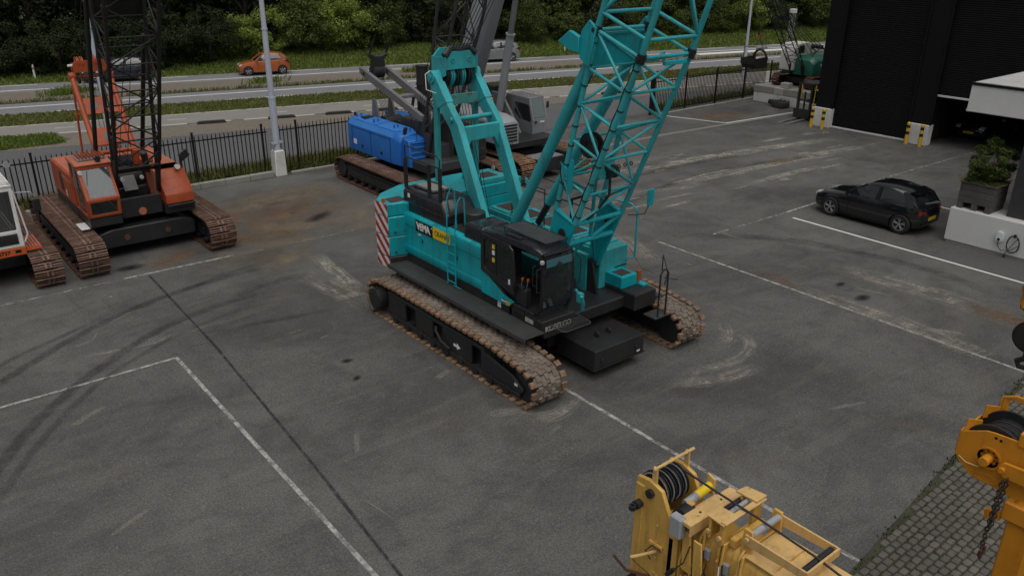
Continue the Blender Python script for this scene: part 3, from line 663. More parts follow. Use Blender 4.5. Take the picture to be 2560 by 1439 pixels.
def trunk_mesh(seed, h, r, spread, nb=5):
    g = random.Random(seed); m = MB(); top = Vector((g.uniform(-.2, .2), g.uniform(-.2, .2), h))
    m.tube([(0, 0, -.1), (0, 0, h * .2), top * .6 + Vector((.05, 0, 0)), top], [r * 1.3, r, r * .75, r * .35], 8)
    for k in range(nb):
        a = 2 * math.pi * k / nb + g.uniform(-.4, .4); s = top * g.uniform(.3, .75); e = s + Vector((math.cos(a) * spread, math.sin(a) * spread, h * g.uniform(.25, .45)))
        m.tube([s, (s + e) / 2 + Vector((0, 0, .1)), e], [r * .5, r * .35, r * .12], 6)
    return m.mesh('trunk', 'bark')
BUSH = [(crown_mesh(11, 2.1, 1.8, .1, 3.2, 34, 260, .075, 'leaf_light'), trunk_mesh(1, 2.2, .07, 1.0)), (crown_mesh(12, 2.5, 2.0, .1, 3.6, 40, 260, .075, 'leaf_mid'), trunk_mesh(2, 2.5, .08, 1.2)),
        (crown_mesh(13, 1.9, 1.9, .1, 2.8, 32, 260, .075, 'leaf_mid'), trunk_mesh(3, 2.0, .07, .9)), (crown_mesh(14, 2.4, 2.0, .2, 3.4, 36, 260, .075, 'leaf_olive'), trunk_mesh(4, 2.4, .08, 1.1)), (crown_mesh(15, 2.3, 2.0, .1, 3.3, 38, 260, .075, 'leaf_dark'), trunk_mesh(5, 2.4, .08, 1.1))]
TREE = [(crown_mesh(21, 3.0, 2.8, .5, 8.0, 62, 160, .14, 'leaf_dark', clumpr=.26), trunk_mesh(11, 6.5, .16, 2.0, 8)), (crown_mesh(22, 2.8, 2.8, .9, 8.6, 58, 160, .14, 'leaf_mid', clumpr=.26), trunk_mesh(12, 7, .16, 2.0, 8)),
        (crown_mesh(23, 3.2, 2.8, .8, 8.4, 60, 150, .15, 'leaf_olive', clumpr=.25), trunk_mesh(13, 7, .15, 2.2, 8))]
ORD = 'first second third fourth fifth sixth seventh eighth ninth tenth eleventh twelfth thirteenth fourteenth fifteenth sixteenth seventeenth eighteenth nineteenth twentieth twenty-first twenty-second twenty-third twenty-fourth twenty-fifth twenty-sixth twenty-seventh twenty-eighth twenty-ninth thirtieth'.split()
def plant(name, pair, loc, rz, sc, label, cat, group):
    t = thing(name, label, cat, loc, rz, group); c = put('crown', pair[0], t, Matrix.Diagonal((*sc, 1))); k = put('trunk', pair[1], t, Matrix.Diagonal((*sc, 1))); return t
rp = random.Random(5)
def bankz(d): return float(np.interp(d, [0, 1.2, 4, 8, 14, 40], [0, .05, .25, .55, .9, 1.6]))
LIGHT = ['light green', 'mid green', 'mid green', 'olive brown', 'dark green']
# bushes in front: dark wall of leaves at left, pale bushes past the orange car, mixed to the right
bsp = [(2.0, 3.0, 4), (5.6, 2.6, 4), (9.0, 3.4, 4), (12.3, 3.2, 4), (15.6, 3.0, 4), (19.0, 3.4, 4), (22.3, 4.2, 4), (25.0, 5.4, 0), (27.6, 6.6, 0), (30.4, 6.8, 1), (33.2, 6.6, 0), (36.0, 7.2, 2), (37.8, 8.2, 1), (41.5, 9.0, 3), (45.4, 8.0, 3), (49.4, 6.4, 1), (53.4, 6.2, 2), (57.4, 7.0, 3), (61.5, 7.4, 1), (65.6, 6.6, 2), (69.7, 7.2, 1), (74, 7.2, 0), (78.5, 7.4, 2), (83, 7.4, 1), (87.5, 7.4, 3)]
for i, (x, d, k) in enumerate(bsp):
    s = rp.uniform(.95, 1.25); plant('bush', BUSH[k], (x, road_far(x) + d, bankz(d) - .05), rp.uniform(0, 360), (s, s, s * rp.uniform(.95, 1.15)), f'{LIGHT[k]} bush at the foot of the wood, {ORD[i]} from the left', 'bush', 'bushes along the far bank')
tk = 0
for row, (d0, step, x0) in enumerate(((9.5, 4.1, 0), (14.5, 4.6, 2))):
    x = x0
    while x < 98:
        k = rp.choice((0, 0, 1, 2) if x > 24 else (0, 0, 0, 1)); s = rp.uniform(.9, 1.2); d = d0 + rp.uniform(-1, 1) - (3 if x < 22 and row == 0 else 0)
        plant('tree', TREE[k], (x, road_far(x) + d, bankz(d) - .05), rp.uniform(0, 360), (s, s, s), f'{("dark green", "mid green", "olive")[k]} tree in the {("front", "back")[row]} row of the wood, {ORD[tk]} from the left', 'tree', 'trees of the roadside wood')
        x += step * rp.uniform(.85, 1.15); tk += 1
    tk = 0
# the wood behind, one mass
m_ = crown_mesh(31, 70, 5, -.5, 11, 420, 170, .26, 'leaf_dark', clumpr=.075)
w = struct(put('woodland', m_, None, Matrix.Translation((50, 74, 1.0)) @ Matrix.Rotation(math.atan(-.2565), 4, 'Z')), 'stuff')
# grass: blades as one mass per patch of ground
def blades(name, n, sampler, h, mat, seed, w=.012, lean=.35):
    g = np.random.default_rng(seed); P = np.array([sampler(g) for _ in range(n)]); hh = h * g.uniform(.45, 1.25, (n, 1))
    a = g.uniform(0, 2 * np.pi, n); side = np.stack([np.cos(a), np.sin(a), np.zeros(n)], 1) * w * (1 + hh / h)
    tip = P + np.stack([g.normal(size=n) * lean, g.normal(size=n) * lean, np.ones(n)], 1) * hh; mid = P * .45 + tip * .55 + np.array([0, 0, .04])
    V = np.stack([P - side, P + side, mid + side * .7, tip], 1); return struct(put(name, quads_mesh(name, V, mat)), 'stuff')
def s_band(lo, hi, x0, x1, z=lambda d: 0.):
    def f(g):
        x = g.uniform(x0, x1); u = g.uniform(); y = lo(x) * (1 - u) + hi(x) * u; return (x, y, z(y - lo(x)))
    return f
blades('verge_grass', 30000, s_band(cyc_far, verge_top, -4, 62), .10, 'blade', 1, .02)
blades('bank_grass', 42000, s_band(road_far, lambda x: road_far(x) + 8.5, 0, 92, bankz), .2, 'blade_bright', 2, .035)
blades('fence_grass', 14000, s_band(lambda x: 31.75, lambda x: 33.2, -1, 20.5), .42, 'blade', 3, .012)
blades('island_grass', 7000, lambda g: (lambda x: (x, g.uniform(max(43.2, 44.2 - .24 * x + 0), 46.6 - .25 * (x - 3)), .01))(g.uniform(-2, 7.7)), .16, 'blade_bright', 4, .02)
blades('gate_grass', 2500, s_band(lambda x: 31.55, lambda x: 32.3, 36, 56), .35, 'blade', 5, .015)
def tuft_s(g):
    c = [(10.6, 57.2), (11.4, 57.8), (33.5, 52.6), (22.5, 54.3)][g.integers(4)]; return (c[0] + g.normal() * .6, c[1] + g.normal() * .35, .02)
blades('median_grass', 1200, tuft_s, .4, 'blade_bright', 6, .02)
blades('median_edge_grass', 3500, s_band(lambda x: med_near(x) - .05, lambda x: med_near(x) + .25, 0, 70), .25, 'blade', 7, .02)
blades('cobble_moss', 260, lambda g: (lambda x: (x, cob_edge(x) + abs(g.normal()) * .05 - g.uniform(0, .05), .004))(g.uniform(10, 20)), .012, 'leaf_dark', 8, .005, 1.6)
blades('cobble_weeds', 900, lambda g: (lambda x: (x, cob_edge(x) - .131 * g.integers(0, 12) - .06, .004))(g.uniform(10, 19)), .018, 'leaf_mid', 9, .005, 1.5)
# shrub in the planter
sh = crown_mesh(41, .72, .66, .10, 1.5, 64, 230, .036, 'leaf_mid', clumpr=.24)
c = put('shrub', sh, PLANTER, Matrix.Translation((.5, .45, .75)), label='leafy green shrub growing in the planter'); put('stem', trunk_mesh(42, .9, .02, .3, 6), c, Matrix.Translation((0, 0, 0)))
gb = np.random.default_rng(9); n = 1500; P = np.stack([gb.uniform(.06, .96, n), gb.uniform(.03, 1.0, n), np.full(n, .8)], 1); hh = .16 * gb.uniform(.4, 1.3, (n, 1)); tip = P + np.stack([gb.normal(size=n) * .9, gb.normal(size=n) * .9, np.ones(n)], 1) * hh; sd = np.stack([np.ones(n), gb.normal(size=n), np.zeros(n)], 1) * .006
put('grass_tuft', quads_mesh('grass_tuft', np.stack([P - sd, P + sd, (P + tip) / 2 + sd + np.array([0, 0, .02]), tip], 1), 'blade'), PLANTER)
# ---------------------------------------------------------------- shared crane pieces
paint('teal', (.0, .365, .42), .38, .16, .8, (.045, .085, .08), coat=.12, rust=.04)
paint('teal_boom', (.035, .41, .45), .42, .18, .75, (.10, .12, .09), rust=.08, coat=.1)
paint('teal_worn', (.03, .36, .385), .5, .22, .7, (.11, .09, .06), rust=.16)
paint('black_steel', (.022, .022, .023), .42, .25, .35, (.06, .055, .05), bump=.12)
paint('black_gloss', (.012, .012, .016), .25, .15, .25, (.05, .05, .05), coat=.4)
paint('deck_plate', (.045, .047, .047), .5, .2, .35, (.10, .09, .08), streak=False, bump=.15)
paint('tread_dark', (.05, .042, .038), .9, .2, .3, streak=False, bump=.4)
paint('shoe_brown', (.225, .185, .15), .7, .45, .6, (.07, .065, .062), rust=.42, streak=False, bump=.5, rnd=.45, nscale=2)
paint('shoe_rust', (.115, .052, .035), .78, .35, .5, (.04, .03, .028), rust=.6, streak=False, bump=.5, rnd=.5, nscale=2)
paint('shoe_orange', (.20, .105, .055), .8, .3, .5, (.05, .04, .03), rust=.5, streak=False, bump=.5, rnd=.45, nscale=2)
paint('chrome', (.6, .6, .62), .25, .05, .2, metal=.9)
paint('white_paint', (.72, .72, .70), .5, .06, .3)
paint('sign_white', (.8, .8, .8), .5, .03, .1); paint('sign_yellow', (.80, .55, .015), .5, .03, .1); paint('sign_black', (.006, .006, .007), .4, .03, .05); paint('sign_gold', (.45, .33, .08), .5, .05, .1)
paint('guard_grey', (.09, .09, .095), .5, .1, .3); paint('wire', (.02, .02, .02), .6, .1, .1)
paint('seat_black', (.015, .015, .015), .8, .1, .1); paint('lever_orange', (.55, .12, .03), .4, .1, .1)
paint('lamp_amber', (.35, .09, .01), .3, .1, .1)
glass('glass_dark', (.012, .018, .02), .03, .62); glass('glass_clear', (.10, .15, .17), .03, .32); glass('glass_car', (.012, .014, .016), .03, .82)
def stripes_mat(name, c1, c2, k, period, axis='Y'):
    m, nt, p = newmat(name); v = _pos(nt); s = nt.nodes.new('ShaderNodeSeparateXYZ'); nt.links.new(v, s.inputs[0])
    a = _math(nt, 'ADD', s.outputs['Z'], _math(nt, 'MULTIPLY', s.outputs[axis], -k)); fr = _math(nt, 'FRACT', _math(nt, 'DIVIDE', a, period))
    c = _mix(nt, _math(nt, 'GREATER_THAN', fr, .5), c1, c2); n = _noise(nt, v, 6, 6, .7)
    c = _mix(nt, _ramp(nt, n, .5, .8, 0, .5), c, (.15, .12, .1)); nt.links.new(c, p.inputs['Base Color']); p.inputs['Roughness'].default_value = .5; return m
stripes_mat('warn_red_white', (.40, .03, .025), (.72, .72, .70), .86, .33)

paint('shoe_pad', (.27, .17, .105), .7, .45, .5, (.10, .07, .05), rust=.5, streak=False, bump=.5, rnd=.4, nscale=2)
paint('shoe_rust_rib', (.235, .145, .105), .6, .5, .7, (.05, .035, .03), rust=.45, streak=False, bump=.5, rnd=.45, nscale=2.5); paint('shoe_orange_rib', (.27, .16, .09), .65, .4, .6, (.06, .045, .03), rust=.45, streak=False, bump=.4, rnd=.4, nscale=2.5)
def two_slot(me, mat, pred):
    me.materials.append(mm(mat))
    for f in me.polygons:
        if pred(f.center): f.material_index = 1
    return me
def shoe_castle(w, pitch, mat):
    """cast shoe with interlocking lugs"""
    m = MB(); p = pitch
    m.box((0, 0, .02), (w * .70, p * .9, .04))
    for s in (-1, 1):
        m.box((s * w * .425, p * .08, .05), (w * .15, p * .66, .085)); m.box((s * w * .24, -p * .30, .042), (w * .12, p * .62, .055)); m.box((s * w * .11, p * .30, .042), (w * .12, p * .62, .055))
    m.box((0, -p * .28, .042), (w * .1, p * .6, .05)); m.box((0, 0, -.03), (w * .3, p * .5, .06))
    return two_slot(m.mesh('shoe', mat, bev=.012), 'shoe_pad', lambda c: abs(c.x) > w * .34)
def shoe_flat(w, pitch, mat):
    m = MB(); m.box((0, 0, .015), (w, pitch * .86, .03)); m.box((0, -pitch * .34, .045), (w * .985, pitch * .17, .05)); m.box((0, pitch * .06, .042), (w * .985, pitch * .13, .04)); m.box((0, pitch * .36, .036), (w * .985, pitch * .08, .024)); m.box((-w * .08, 0, .05), (.05, pitch * .8, .05)); m.box((w * .08, 0, .05), (.05, pitch * .8, .05))
    m.box((0, 0, -.03), (w * .22, pitch * .6, .06)); return two_slot(m.mesh('shoe', mat), mat + '_rib', lambda c: c.z > .044)
def track_loop(frame, xc, circles, n, me, thick=.0):
    pts = []
    for cy, cz, r in circles: pts += [(cy + r * math.cos(a * math.pi / 24), cz + r * math.sin(a * math.pi / 24)) for a in range(48)]
    P, L = resample(hull2(pts), n)
    for i in range(n):
        a, b, c_ = P[i - 1], P[i], P[(i + 1) % n]; t = (c_ - a).normalized()
        M = Matrix(((-1, 0, 0), (0, t.x, t.y), (0, t.y, -t.x))).transposed().to_4x4(); M.translation = (xc + random.uniform(-.004, .004), b.x, b.y)
        put('shoe', me, frame, M)
def track_len(circles):
    pts = []
    for cy, cz, r in circles: pts += [(cy + r * math.cos(a * math.pi / 24), cz + r * math.sin(a * math.pi / 24)) for a in range(48)]
    return resample(hull2(pts), 10)[1]
def chordpt(A, B, t): return lerp(A, B, t)
def lattice(root, bot, top, nb, rc, rl, mat, cuts=None, faces=(0, 1, 2, 3), horiz=True, n=10, flip=0, xbrace=False, chords=True, names=('chord', 'lacing_bar')):
    """bot/top: four corner points in ring order; chords and every lacing bar are pieces of their own"""
    if chords:
        for a, b in zip(bot, top): bar(names[0], a, b, rc, mat, root, 12)
    for fi in faces:
        a0, a1, b0, b1 = bot[fi], top[fi], bot[(fi + 1) % 4], top[(fi + 1) % 4]
        for k in range(nb):
            t0, t1 = k / nb, (k + 1) / nb
            if cuts: t0, t1 = cuts[k], cuts[k + 1]
            p, q, r_, s = lerp(a0, a1, t0), lerp(b0, b1, t0), lerp(a0, a1, t1), lerp(b0, b1, t1)
            if horiz and k > 0: bar(names[1], p, q, rl, mat, root, n)
            d = (p, s) if (k + fi + flip) % 2 else (q, r_)
            bar(names[1], *d, rl, mat, root, n)
            if xbrace: bar(names[1], *((q, r_) if (k + fi + flip) % 2 else (p, s)), rl, mat, root, n)
def sheave(m, c, ax, r, w, n=24):
    """one grooved rope wheel added to mesh m"""
    c = Vector(c); ax = Vector(ax).normalized()
    m.ring(c - ax * w / 2, c - ax * w * .2, r, r * .25, n); m.ring(c - ax * w * .2, c + ax * w * .2, r * .86, r * .25, n); m.ring(c + ax * w * .2, c + ax * w / 2, r, r * .25, n); return m

# ---------------------------------------------------------------- teal crawler crane
OX, OY = 12.18, 14.3
def w_(X, Y, Z): return Vector((X - OX, Y - OY, Z))
T = thing('crawler_crane', 'teal crawler crane with lattice boom, in the middle of the yard', 'crawler crane', (OX, OY, 0))
CIR = [(17.22 - OY, .475, .425), (11.42 - OY, .44, .37), (12.6 - OY, .52, .43), (16.4 - OY, .5, .45)]
SH = shoe_castle(.95, .215, 'shoe_brown'); NS = round(track_len(CIR) / .215)
for s, xc in ((-1, 9.925 - OX), (1, 14.435 - OX)):
    xo, xi = xc + s * .36, xc - s * .36
    m = MB()
    m.prism([(16.75 - OY, .2), (16.75 - OY, .78), (12.7 - OY, .86), (11.7 - OY, .62), (11.35 - OY, .3), (11.55 - OY, .14), (16.5 - OY, .14)], 'x', xc - .2, xc + .2)
    fr = m.build('track_frame', 'black_steel', T, bev=.02)
    # side plates with windows between them
    for y0, y1 in ((15.95, 16.75), (14.75, 15.5), (13.2, 14.35)): MB().b2((xo - .03, y0 - OY, .26), (xo + .03, y1 - OY, .72)).build('side_plate', 'black_steel', fr, bev=.012)
    MB().prism([(12.85 - OY, .26), (12.85 - OY, .74), (11.75 - OY, .58), (11.4 - OY, .36), (11.45 - OY, .26)], 'x', xo - .03, xo + .03).build('side_plate', 'black_steel', fr, bev=.012)
    MB().b2((xo - .04, 11.5 - OY, .14), (xo + .05, 16.75 - OY, .245)).build('lower_beam', 'black_steel', fr, bev=.012); MB().b2((xo - .035, 12.7 - OY, .735), (xo + .035, 16.75 - OY, .82)).build('upper_beam', 'black_steel', fr, bev=.012)
    for k in range(9):
        y = 11.95 - OY + k * .56; MB().cyl((xo - s * .25, y, .17), (xo + s * .06, y, .17), .11, n=14).build('roller', 'black_steel', fr)
    MB().cyl((xc - s * .3, 17.22 - OY, .475), (xo + s * .17, 17.22 - OY, .475), .28, n=28).cyl((xo + s * .17, 17.22 - OY, .475), (xo + s * .185, 17.22 - OY, .475), .24, n=28).build('drive_drum', 'black_steel', fr, bev=.01)
    MB().cyl((xc - .3, 11.42 - OY, .44), (xc + .3, 11.42 - OY, .44), .36, n=24).build('idler', 'black_steel', fr)
    MB().tube([(xo + s * .06, 14.55 - OY, .68), (xo + s * .1, 14.5 - OY, .6), (xo + s * .1, 14.3 - OY, .4), (xo + s * .06, 14.0 - OY, .3)], .035).build('hose', 'black_steel', fr)
    track_loop(fr, xc, CIR, NS, SH)
    if s < 0:
        a = MB(); x = xo - .034; y0 = 13.75 - OY
        a.add([(x, y0 + .14, .5), (x, y0 + .14, .43), (x, y0, .43), (x, y0, .38), (x, y0 - .14, .465), (x, y0, .55), (x, y0, .5)], [(0, 1, 2, 3, 4, 5, 6)]); a.build('arrow_mark', 'sign_white', fr, smooth=0)
        MB().box((x, 11.62 - OY, .42), (.004, .1, .06)).build('label_plate', 'sign_white', fr)
# carbody
MB().prism([(10.35 - OX, .35), (10.35 - OX, .8), (11.0 - OX, .92), (13.36 - OX, .92), (14.0 - OX, .8), (14.0 - OX, .35)], 'y', 13.0 - OY, 13.6 - OY).build('axle_beam', 'black_steel', T, bev=.02)
MB().prism([(10.35 - OX, .35), (10.35 - OX, .8), (11.0 - OX, .92), (13.36 - OX, .92), (14.0 - OX, .8), (14.0 - OX, .35)], 'y', 15.2 - OY, 15.8 - OY).build('axle_beam', 'black_steel', T, bev=.02)
MB().b2((11.2 - OX, 12.5 - OY, .38), (13.1 - OX, 16 - OY, .84)).build('carbody', 'black_steel', T, bev=.03)
MB().cyl((0, 0, .84), (0, 0, 1.16), .85, n=36).build('slewing_ring', 'black_steel', T)
MB().tube([w_(11.9, 12.75, .99), w_(13.6, 12.75, .99)], .05).tube([w_(12.0, 12.95, .93), w_(13.6, 12.95, .93)], .06).build('hydraulic_pipe', 'chrome', T)
cw = MB().b2(w_(11.42, 11.2, .3), w_(12.98, 12.46, .74)).build('carbody_weight', 'black_steel', T, bev=.012, label='large black counterweight block in front of the crane carbody')
MB().b2(w_(11.4, 11.18, .27), w_(13.0, 12.48, .297)).build('base_plate', 'black_steel', cw)
for X in (12.0, 12.36):
    MB().ring(w_(X - .02, 11.75, .79), w_(X + .02, 11.75, .79), .07, .035, 16).b2(w_(X - .025, 11.69, .742), w_(X + .025, 11.81, .77)).build('lifting_lug', 'black_steel', cw)
MB().b2(w_(12.75, 11.192, .34), w_(12.85, 11.197, .38)).build('label_plate', 'sign_white', cw)
for X in (11.62, 12.7): MB().tube([w_(X, 11.2, .4), w_(X, 11.16, .42), w_(X, 11.16, .5), w_(X, 11.2, .52)], .012, 6).build('handle', 'black_steel', cw)
# upper frame and walkway
MB().prism([(10.55 - OX, 1.0), (13.85 - OX, 1.0), (13.9 - OX, 1.3), (10.45 - OX, 1.3)], 'y', 12.1 - OY, 17.5 - OY).build('revolving_frame', 'black_steel', T, bev=.03)
for y0, y1 in ((16.2, 17.3), (15.1, 16.19), (14.0, 15.09), (13.2, 13.99), (12.4, 13.19), (11.78, 12.39)):
    pl = MB().b2(w_(9.88, y0, 1.27), w_(10.44, y1, 1.30)).b2(w_(9.88, y0, 1.2), w_(9.92, y1, 1.268)).build('walkway_panel', 'deck_plate', T, bev=.006)
    for k in range(5): MB().box(w_(9.95 + k * .1, (y0 + y1) / 2, 1.303), (.012, (y1 - y0) * .9, .006)).build('tread_rib', 'deck_plate', pl)
    MB().b2(w_(9.9, (y0 + y1) / 2 - .03, 1.1), w_(10.5, (y0 + y1) / 2 + .03, 1.198)).build('bracket', 'black_steel', pl)
# front sill below the cab with lettering
sl = MB().prism([(10.44 - OX, 1.3), (10.44 - OX, 1.5), (11.4 - OX, 1.5), (11.4 - OX, 1.08), (10.5 - OX, 1.08)], 'y', 11.86 - OY, 13.0 - OY).build('front_sill', 'black_steel', T, bev=.02)
lettering(sl, 'KOBELCO', .17, 'concrete', w_(10.90, 11.852, 1.30), (1, 0, 0), (0, 0, 1), bold=.006, space=.95)
MB().b2(w_(10.432, 12.15, 1.34), w_(10.436, 12.42, 1.44)).build('label_plate', 'concrete', sl)
g_ = MB(); g_.tube([w_(10.62, 11.84, 1.42), w_(10.62, 11.42, 1.40), w_(10.68, 11.36, 1.40), w_(11.38, 11.36, 1.40), w_(11.44, 11.42, 1.40), w_(11.44, 11.84, 1.42)], .014, 8)
st = g_.build('front_step', 'deck_plate', T)
for k in range(6): bar('step_bar', w_(10.64, 11.43 + k * .066, 1.405), w_(11.42, 11.43 + k * .066, 1.405), .008, 'deck_plate', st, 6)
# machinery house, near side
MB().b2(w_(10.5, 13.95, 1.3), w_(11.35, 17.42, 2.58)).build('house_core', 'black_steel', T)
MB().b2(w_(10.44, 12.9, 1.302), w_(10.5, 17.44, 1.53)).build('base_strip', 'black_steel', T)
def side_panel(y0, y1, label=None):
    secs = []
    for y in (y0, y1):
        secs.append([w_(x, y, z) for x, z in ((10.5, 1.53), (10.43, 1.53), (10.40, 1.62), (10.40, 1.74), (10.415, 1.77), (10.415, 2.29), (10.40, 2.32), (10.40, 2.58), (10.43, 2.62), (10.62, 2.64), (10.62, 2.60), (10.5, 2.56))])
    return MB().loft(secs).build('side_panel', 'teal', T, bev=.006, label=label)
p1 = side_panel(15.975, 17.43); p2 = side_panel(14.41, 15.955); p3 = side_panel(13.96, 14.395)
for y, pp in ((16.45, p1), (14.95, p2)):
    MB().b2(w_(10.405, y - .09, 1.95), w_(10.412, y + .09, 2.13)).build('latch_plate', 'teal', pp, bev=.004); MB().b2(w_(10.398, y - .06, 2.0), w_(10.404, y - .02, 2.1)).build('latch', 'sign_black', pp)
MB().slab([w_(10.41, 13.945, 1.53), w_(10.41, 13.945, 2.58), w_(10.41, 13.92, 2.14), w_(10.41, 13.55, 1.92), w_(10.41, 13.15, 1.73), w_(10.41, 12.78, 1.66), w_(10.41, 12.98, 1.50)], .03).build('cab_skirt', 'teal', T, label='teal skirt sweeping forward below the cab')
b1 = MB().b2(w_(10.392, 15.93, 2.27), w_(10.397, 16.69, 2.56)).build('name_board', 'sign_black', T, label='black board lettered VEMA')
lettering(b1, 'VEMA', .25, 'sign_white', w_(10.390, 16.33, 2.41), (0, -1, 0), (0, 0, 1), bold=.012, space=.86, shear=-.12); MB().b2(w_(10.388, 16.38, 2.365), w_(10.390, 16.46, 2.40)).build('logo_bar', 'sign_gold', b1); lettering(b1, '®', .06, 'sign_white', w_(10.390, 15.97, 2.50), (0, -1, 0), (0, 0, 1))
b2_ = MB().b2(w_(10.392, 15.19, 2.29), w_(10.397, 15.92, 2.57)).build('name_board', 'sign_yellow', T, label='yellow board lettered CRANES'); lettering(b2_, 'CRANES', .17, 'sign_black', w_(10.390, 15.53, 2.43), (0, -1, 0), (0, 0, 1))
b3 = MB().b2(w_(10.39, 13.05, 1.545), w_(10.393, 13.2, 1.62)).build('small_board', 'sign_black', T); lettering(b3, 'VEMA', .06, 'sign_white', w_(10.388, 13.125, 1.582), (0, -1, 0), (0, 0, 1), bold=.003, extrude=.001)
b4 = MB().b2(w_(10.39, 12.9, 1.535), w_(10.393, 13.045, 1.61)).build('small_board', 'sign_yellow', T); lettering(b4, 'CRANES', .035, 'sign_black', w_(10.388, 12.97, 1.572), (0, -1, 0), (0, 0, 1), extrude=.001)
MB().b2(w_(10.408, 16.48, 2.17), w_(10.413, 16.62, 2.205)).build('label_plate', 'sign_white', T)
MB().b2(w_(10.435, 13.28, 1.34), w_(10.438, 13.4, 1.5)).build('label_plate', 'white_paint', T)
# black engine hood with rails
hd = MB(); secs = []
for y, zt in ((17.42, 3.22), (15.75, 3.22), (15.5, 2.9)): secs.append([w_(10.52, y, 2.62), w_(10.52, y, zt - .10), w_(10.60, y, zt), w_(11.38, y, zt), w_(11.42, y, zt - .05), w_(11.42, y, 2.62)])
hd.loft(secs); hood = hd.build('engine_hood', 'black_gloss', T, bev=.015)
MB().b2(w_(10.515, 16.44, 2.64), w_(10.522, 16.46, 3.12)).build('seam', 'sign_black', hood); MB().b2(w_(10.512, 15.6, 2.86), w_(10.52, 17.4, 2.875)).build('trim_strip', 'deck_plate', hood); MB().b2(w_(10.512, 17.1, 3.0), w_(10.518, 17.2, 3.1)).build('label_plate', 'sign_white', hood)
vent = MB().b2(w_(10.75, 16.4, 3.222), w_(11.35, 17.3, 3.26)).build('vent_panel', 'deck_plate', hood, bev=.01)
for k in range(8): MB().box(w_(11.05, 16.5 + k * .1, 3.268), (.5, .04, .016)).build('slat', 'concrete', vent)
MB().cyl(w_(11.1, 15.15, 2.62), w_(11.1, 15.15, 3.02), .3, .26, n=24).build('air_cleaner', 'black_steel', T, bev=.02); MB().b2(w_(10.6, 14.4, 2.6), w_(11.3, 15.45, 2.68)).build('house_top', 'black_steel', T, bev=.02)
def rail(pts, r=.02, mat='black_steel', name='handrail', parent=None): return MB().tube(pts, r, 8).build(name, mat, parent or T)
rail([w_(10.58, 17.35, 3.2), w_(10.58, 17.35, 4.28), w_(10.58, 15.95, 4.28), w_(10.58, 15.82, 4.2), w_(10.58, 15.82, 3.22)])
rail([w_(10.58, 17.35, 4.0), w_(10.58, 15.82, 4.0)]); rail([w_(10.58, 17.35, 3.55), w_(10.58, 15.9, 3.62), w_(10.58, 15.62, 3.5), w_(10.58, 15.45, 3.05)])
MB().b2(w_(10.55, 16.25, 3.2), w_(10.61, 16.33, 4.0)).build('rail_post', 'black_steel', T); MB().b2(w_(10.55, 15.78, 3.2), w_(10.61, 15.86, 4.0)).build('rail_post', 'black_steel', T); MB().b2(w_(10.55, 17.3, 3.2), w_(10.61, 17.4, 3.95)).build('rail_post', 'black_steel', T)
# access ladder
ld = MB().tube([w_(10.34, 15.23, 1.34), w_(10.34, 15.23, 2.7), w_(10.40, 15.28, 3.45), w_(10.48, 15.26, 3.66), w_(10.58, 15.24, 3.6), w_(10.62, 15.22, 2.66)], .016, 8).tube([w_(10.34, 14.9, 1.34), w_(10.34, 14.9, 2.7), w_(10.40, 14.88, 3.4), w_(10.48, 14.86, 3.55), w_(10.58, 14.86, 3.5), w_(10.62, 14.86, 2.66)], .016, 8).build('ladder', 'teal', T)
for k in range(6): bar('rung', w_(10.34, 15.24, 1.42 + k * .24), w_(10.34, 14.89, 1.42 + k * .24), .014, 'teal', ld, 8)
bar('rung', w_(10.34, 15.0, 1.35), w_(10.34, 14.7, 1.35), .012, 'teal', ld, 8)
# rear counterweight: four slabs
for k, (z0, z1, mt) in enumerate(((1.14, 1.452, 'black_steel'), (1.46, 1.995, 'teal'), (2.003, 2.52, 'teal'), (2.528, 2.86, 'teal'))):
    out = [(9.97, 17.30), (10.5, 17.18), (13.86, 17.18), (14.39, 17.30), (14.39, 17.75), (14.0, 18.35), (13.2, 18.75), (11.16, 18.75), (10.36, 18.35), (9.97, 17.92)]
    if k == 3: out = [(9.99, 17.34), (10.42, 17.26), (10.42, 17.18), (13.94, 17.18), (13.94, 17.26), (14.37, 17.34), (14.37, 17.75), (14.0, 18.33), (13.2, 18.72), (11.16, 18.72), (10.36, 18.33), (9.99, 17.9)]
    c = MB().prism([(a - OX, b - OY) for a, b in out], 'z', z0, z1).build('counterweight', mt, T, bev=.02)
    MB().b2(w_(9.955, 17.31, z0 + .012), w_(9.968, 17.91, z1 - .014)).build('warning_stripes', 'warn_red_white', c)
    if 0 < k < 3:
        for a in (10.12, 10.4): MB().cyl(w_(a, 17.26, z0 + .12), w_(a, 17.2, z0 + .12), .02, n=10).build('bolt', 'black_steel', c)
    if k == 3: MB().b2(w_(10.15, 17.4, z1), w_(10.6, 17.8, z1 + .008)).build('grip_pad', 'tread_dark', c); MB().b2(w_(9.99, 17.52, z1 - .02), w_(10.05, 17.62, z1 + .1)).build('bracket', 'lever_orange', c)
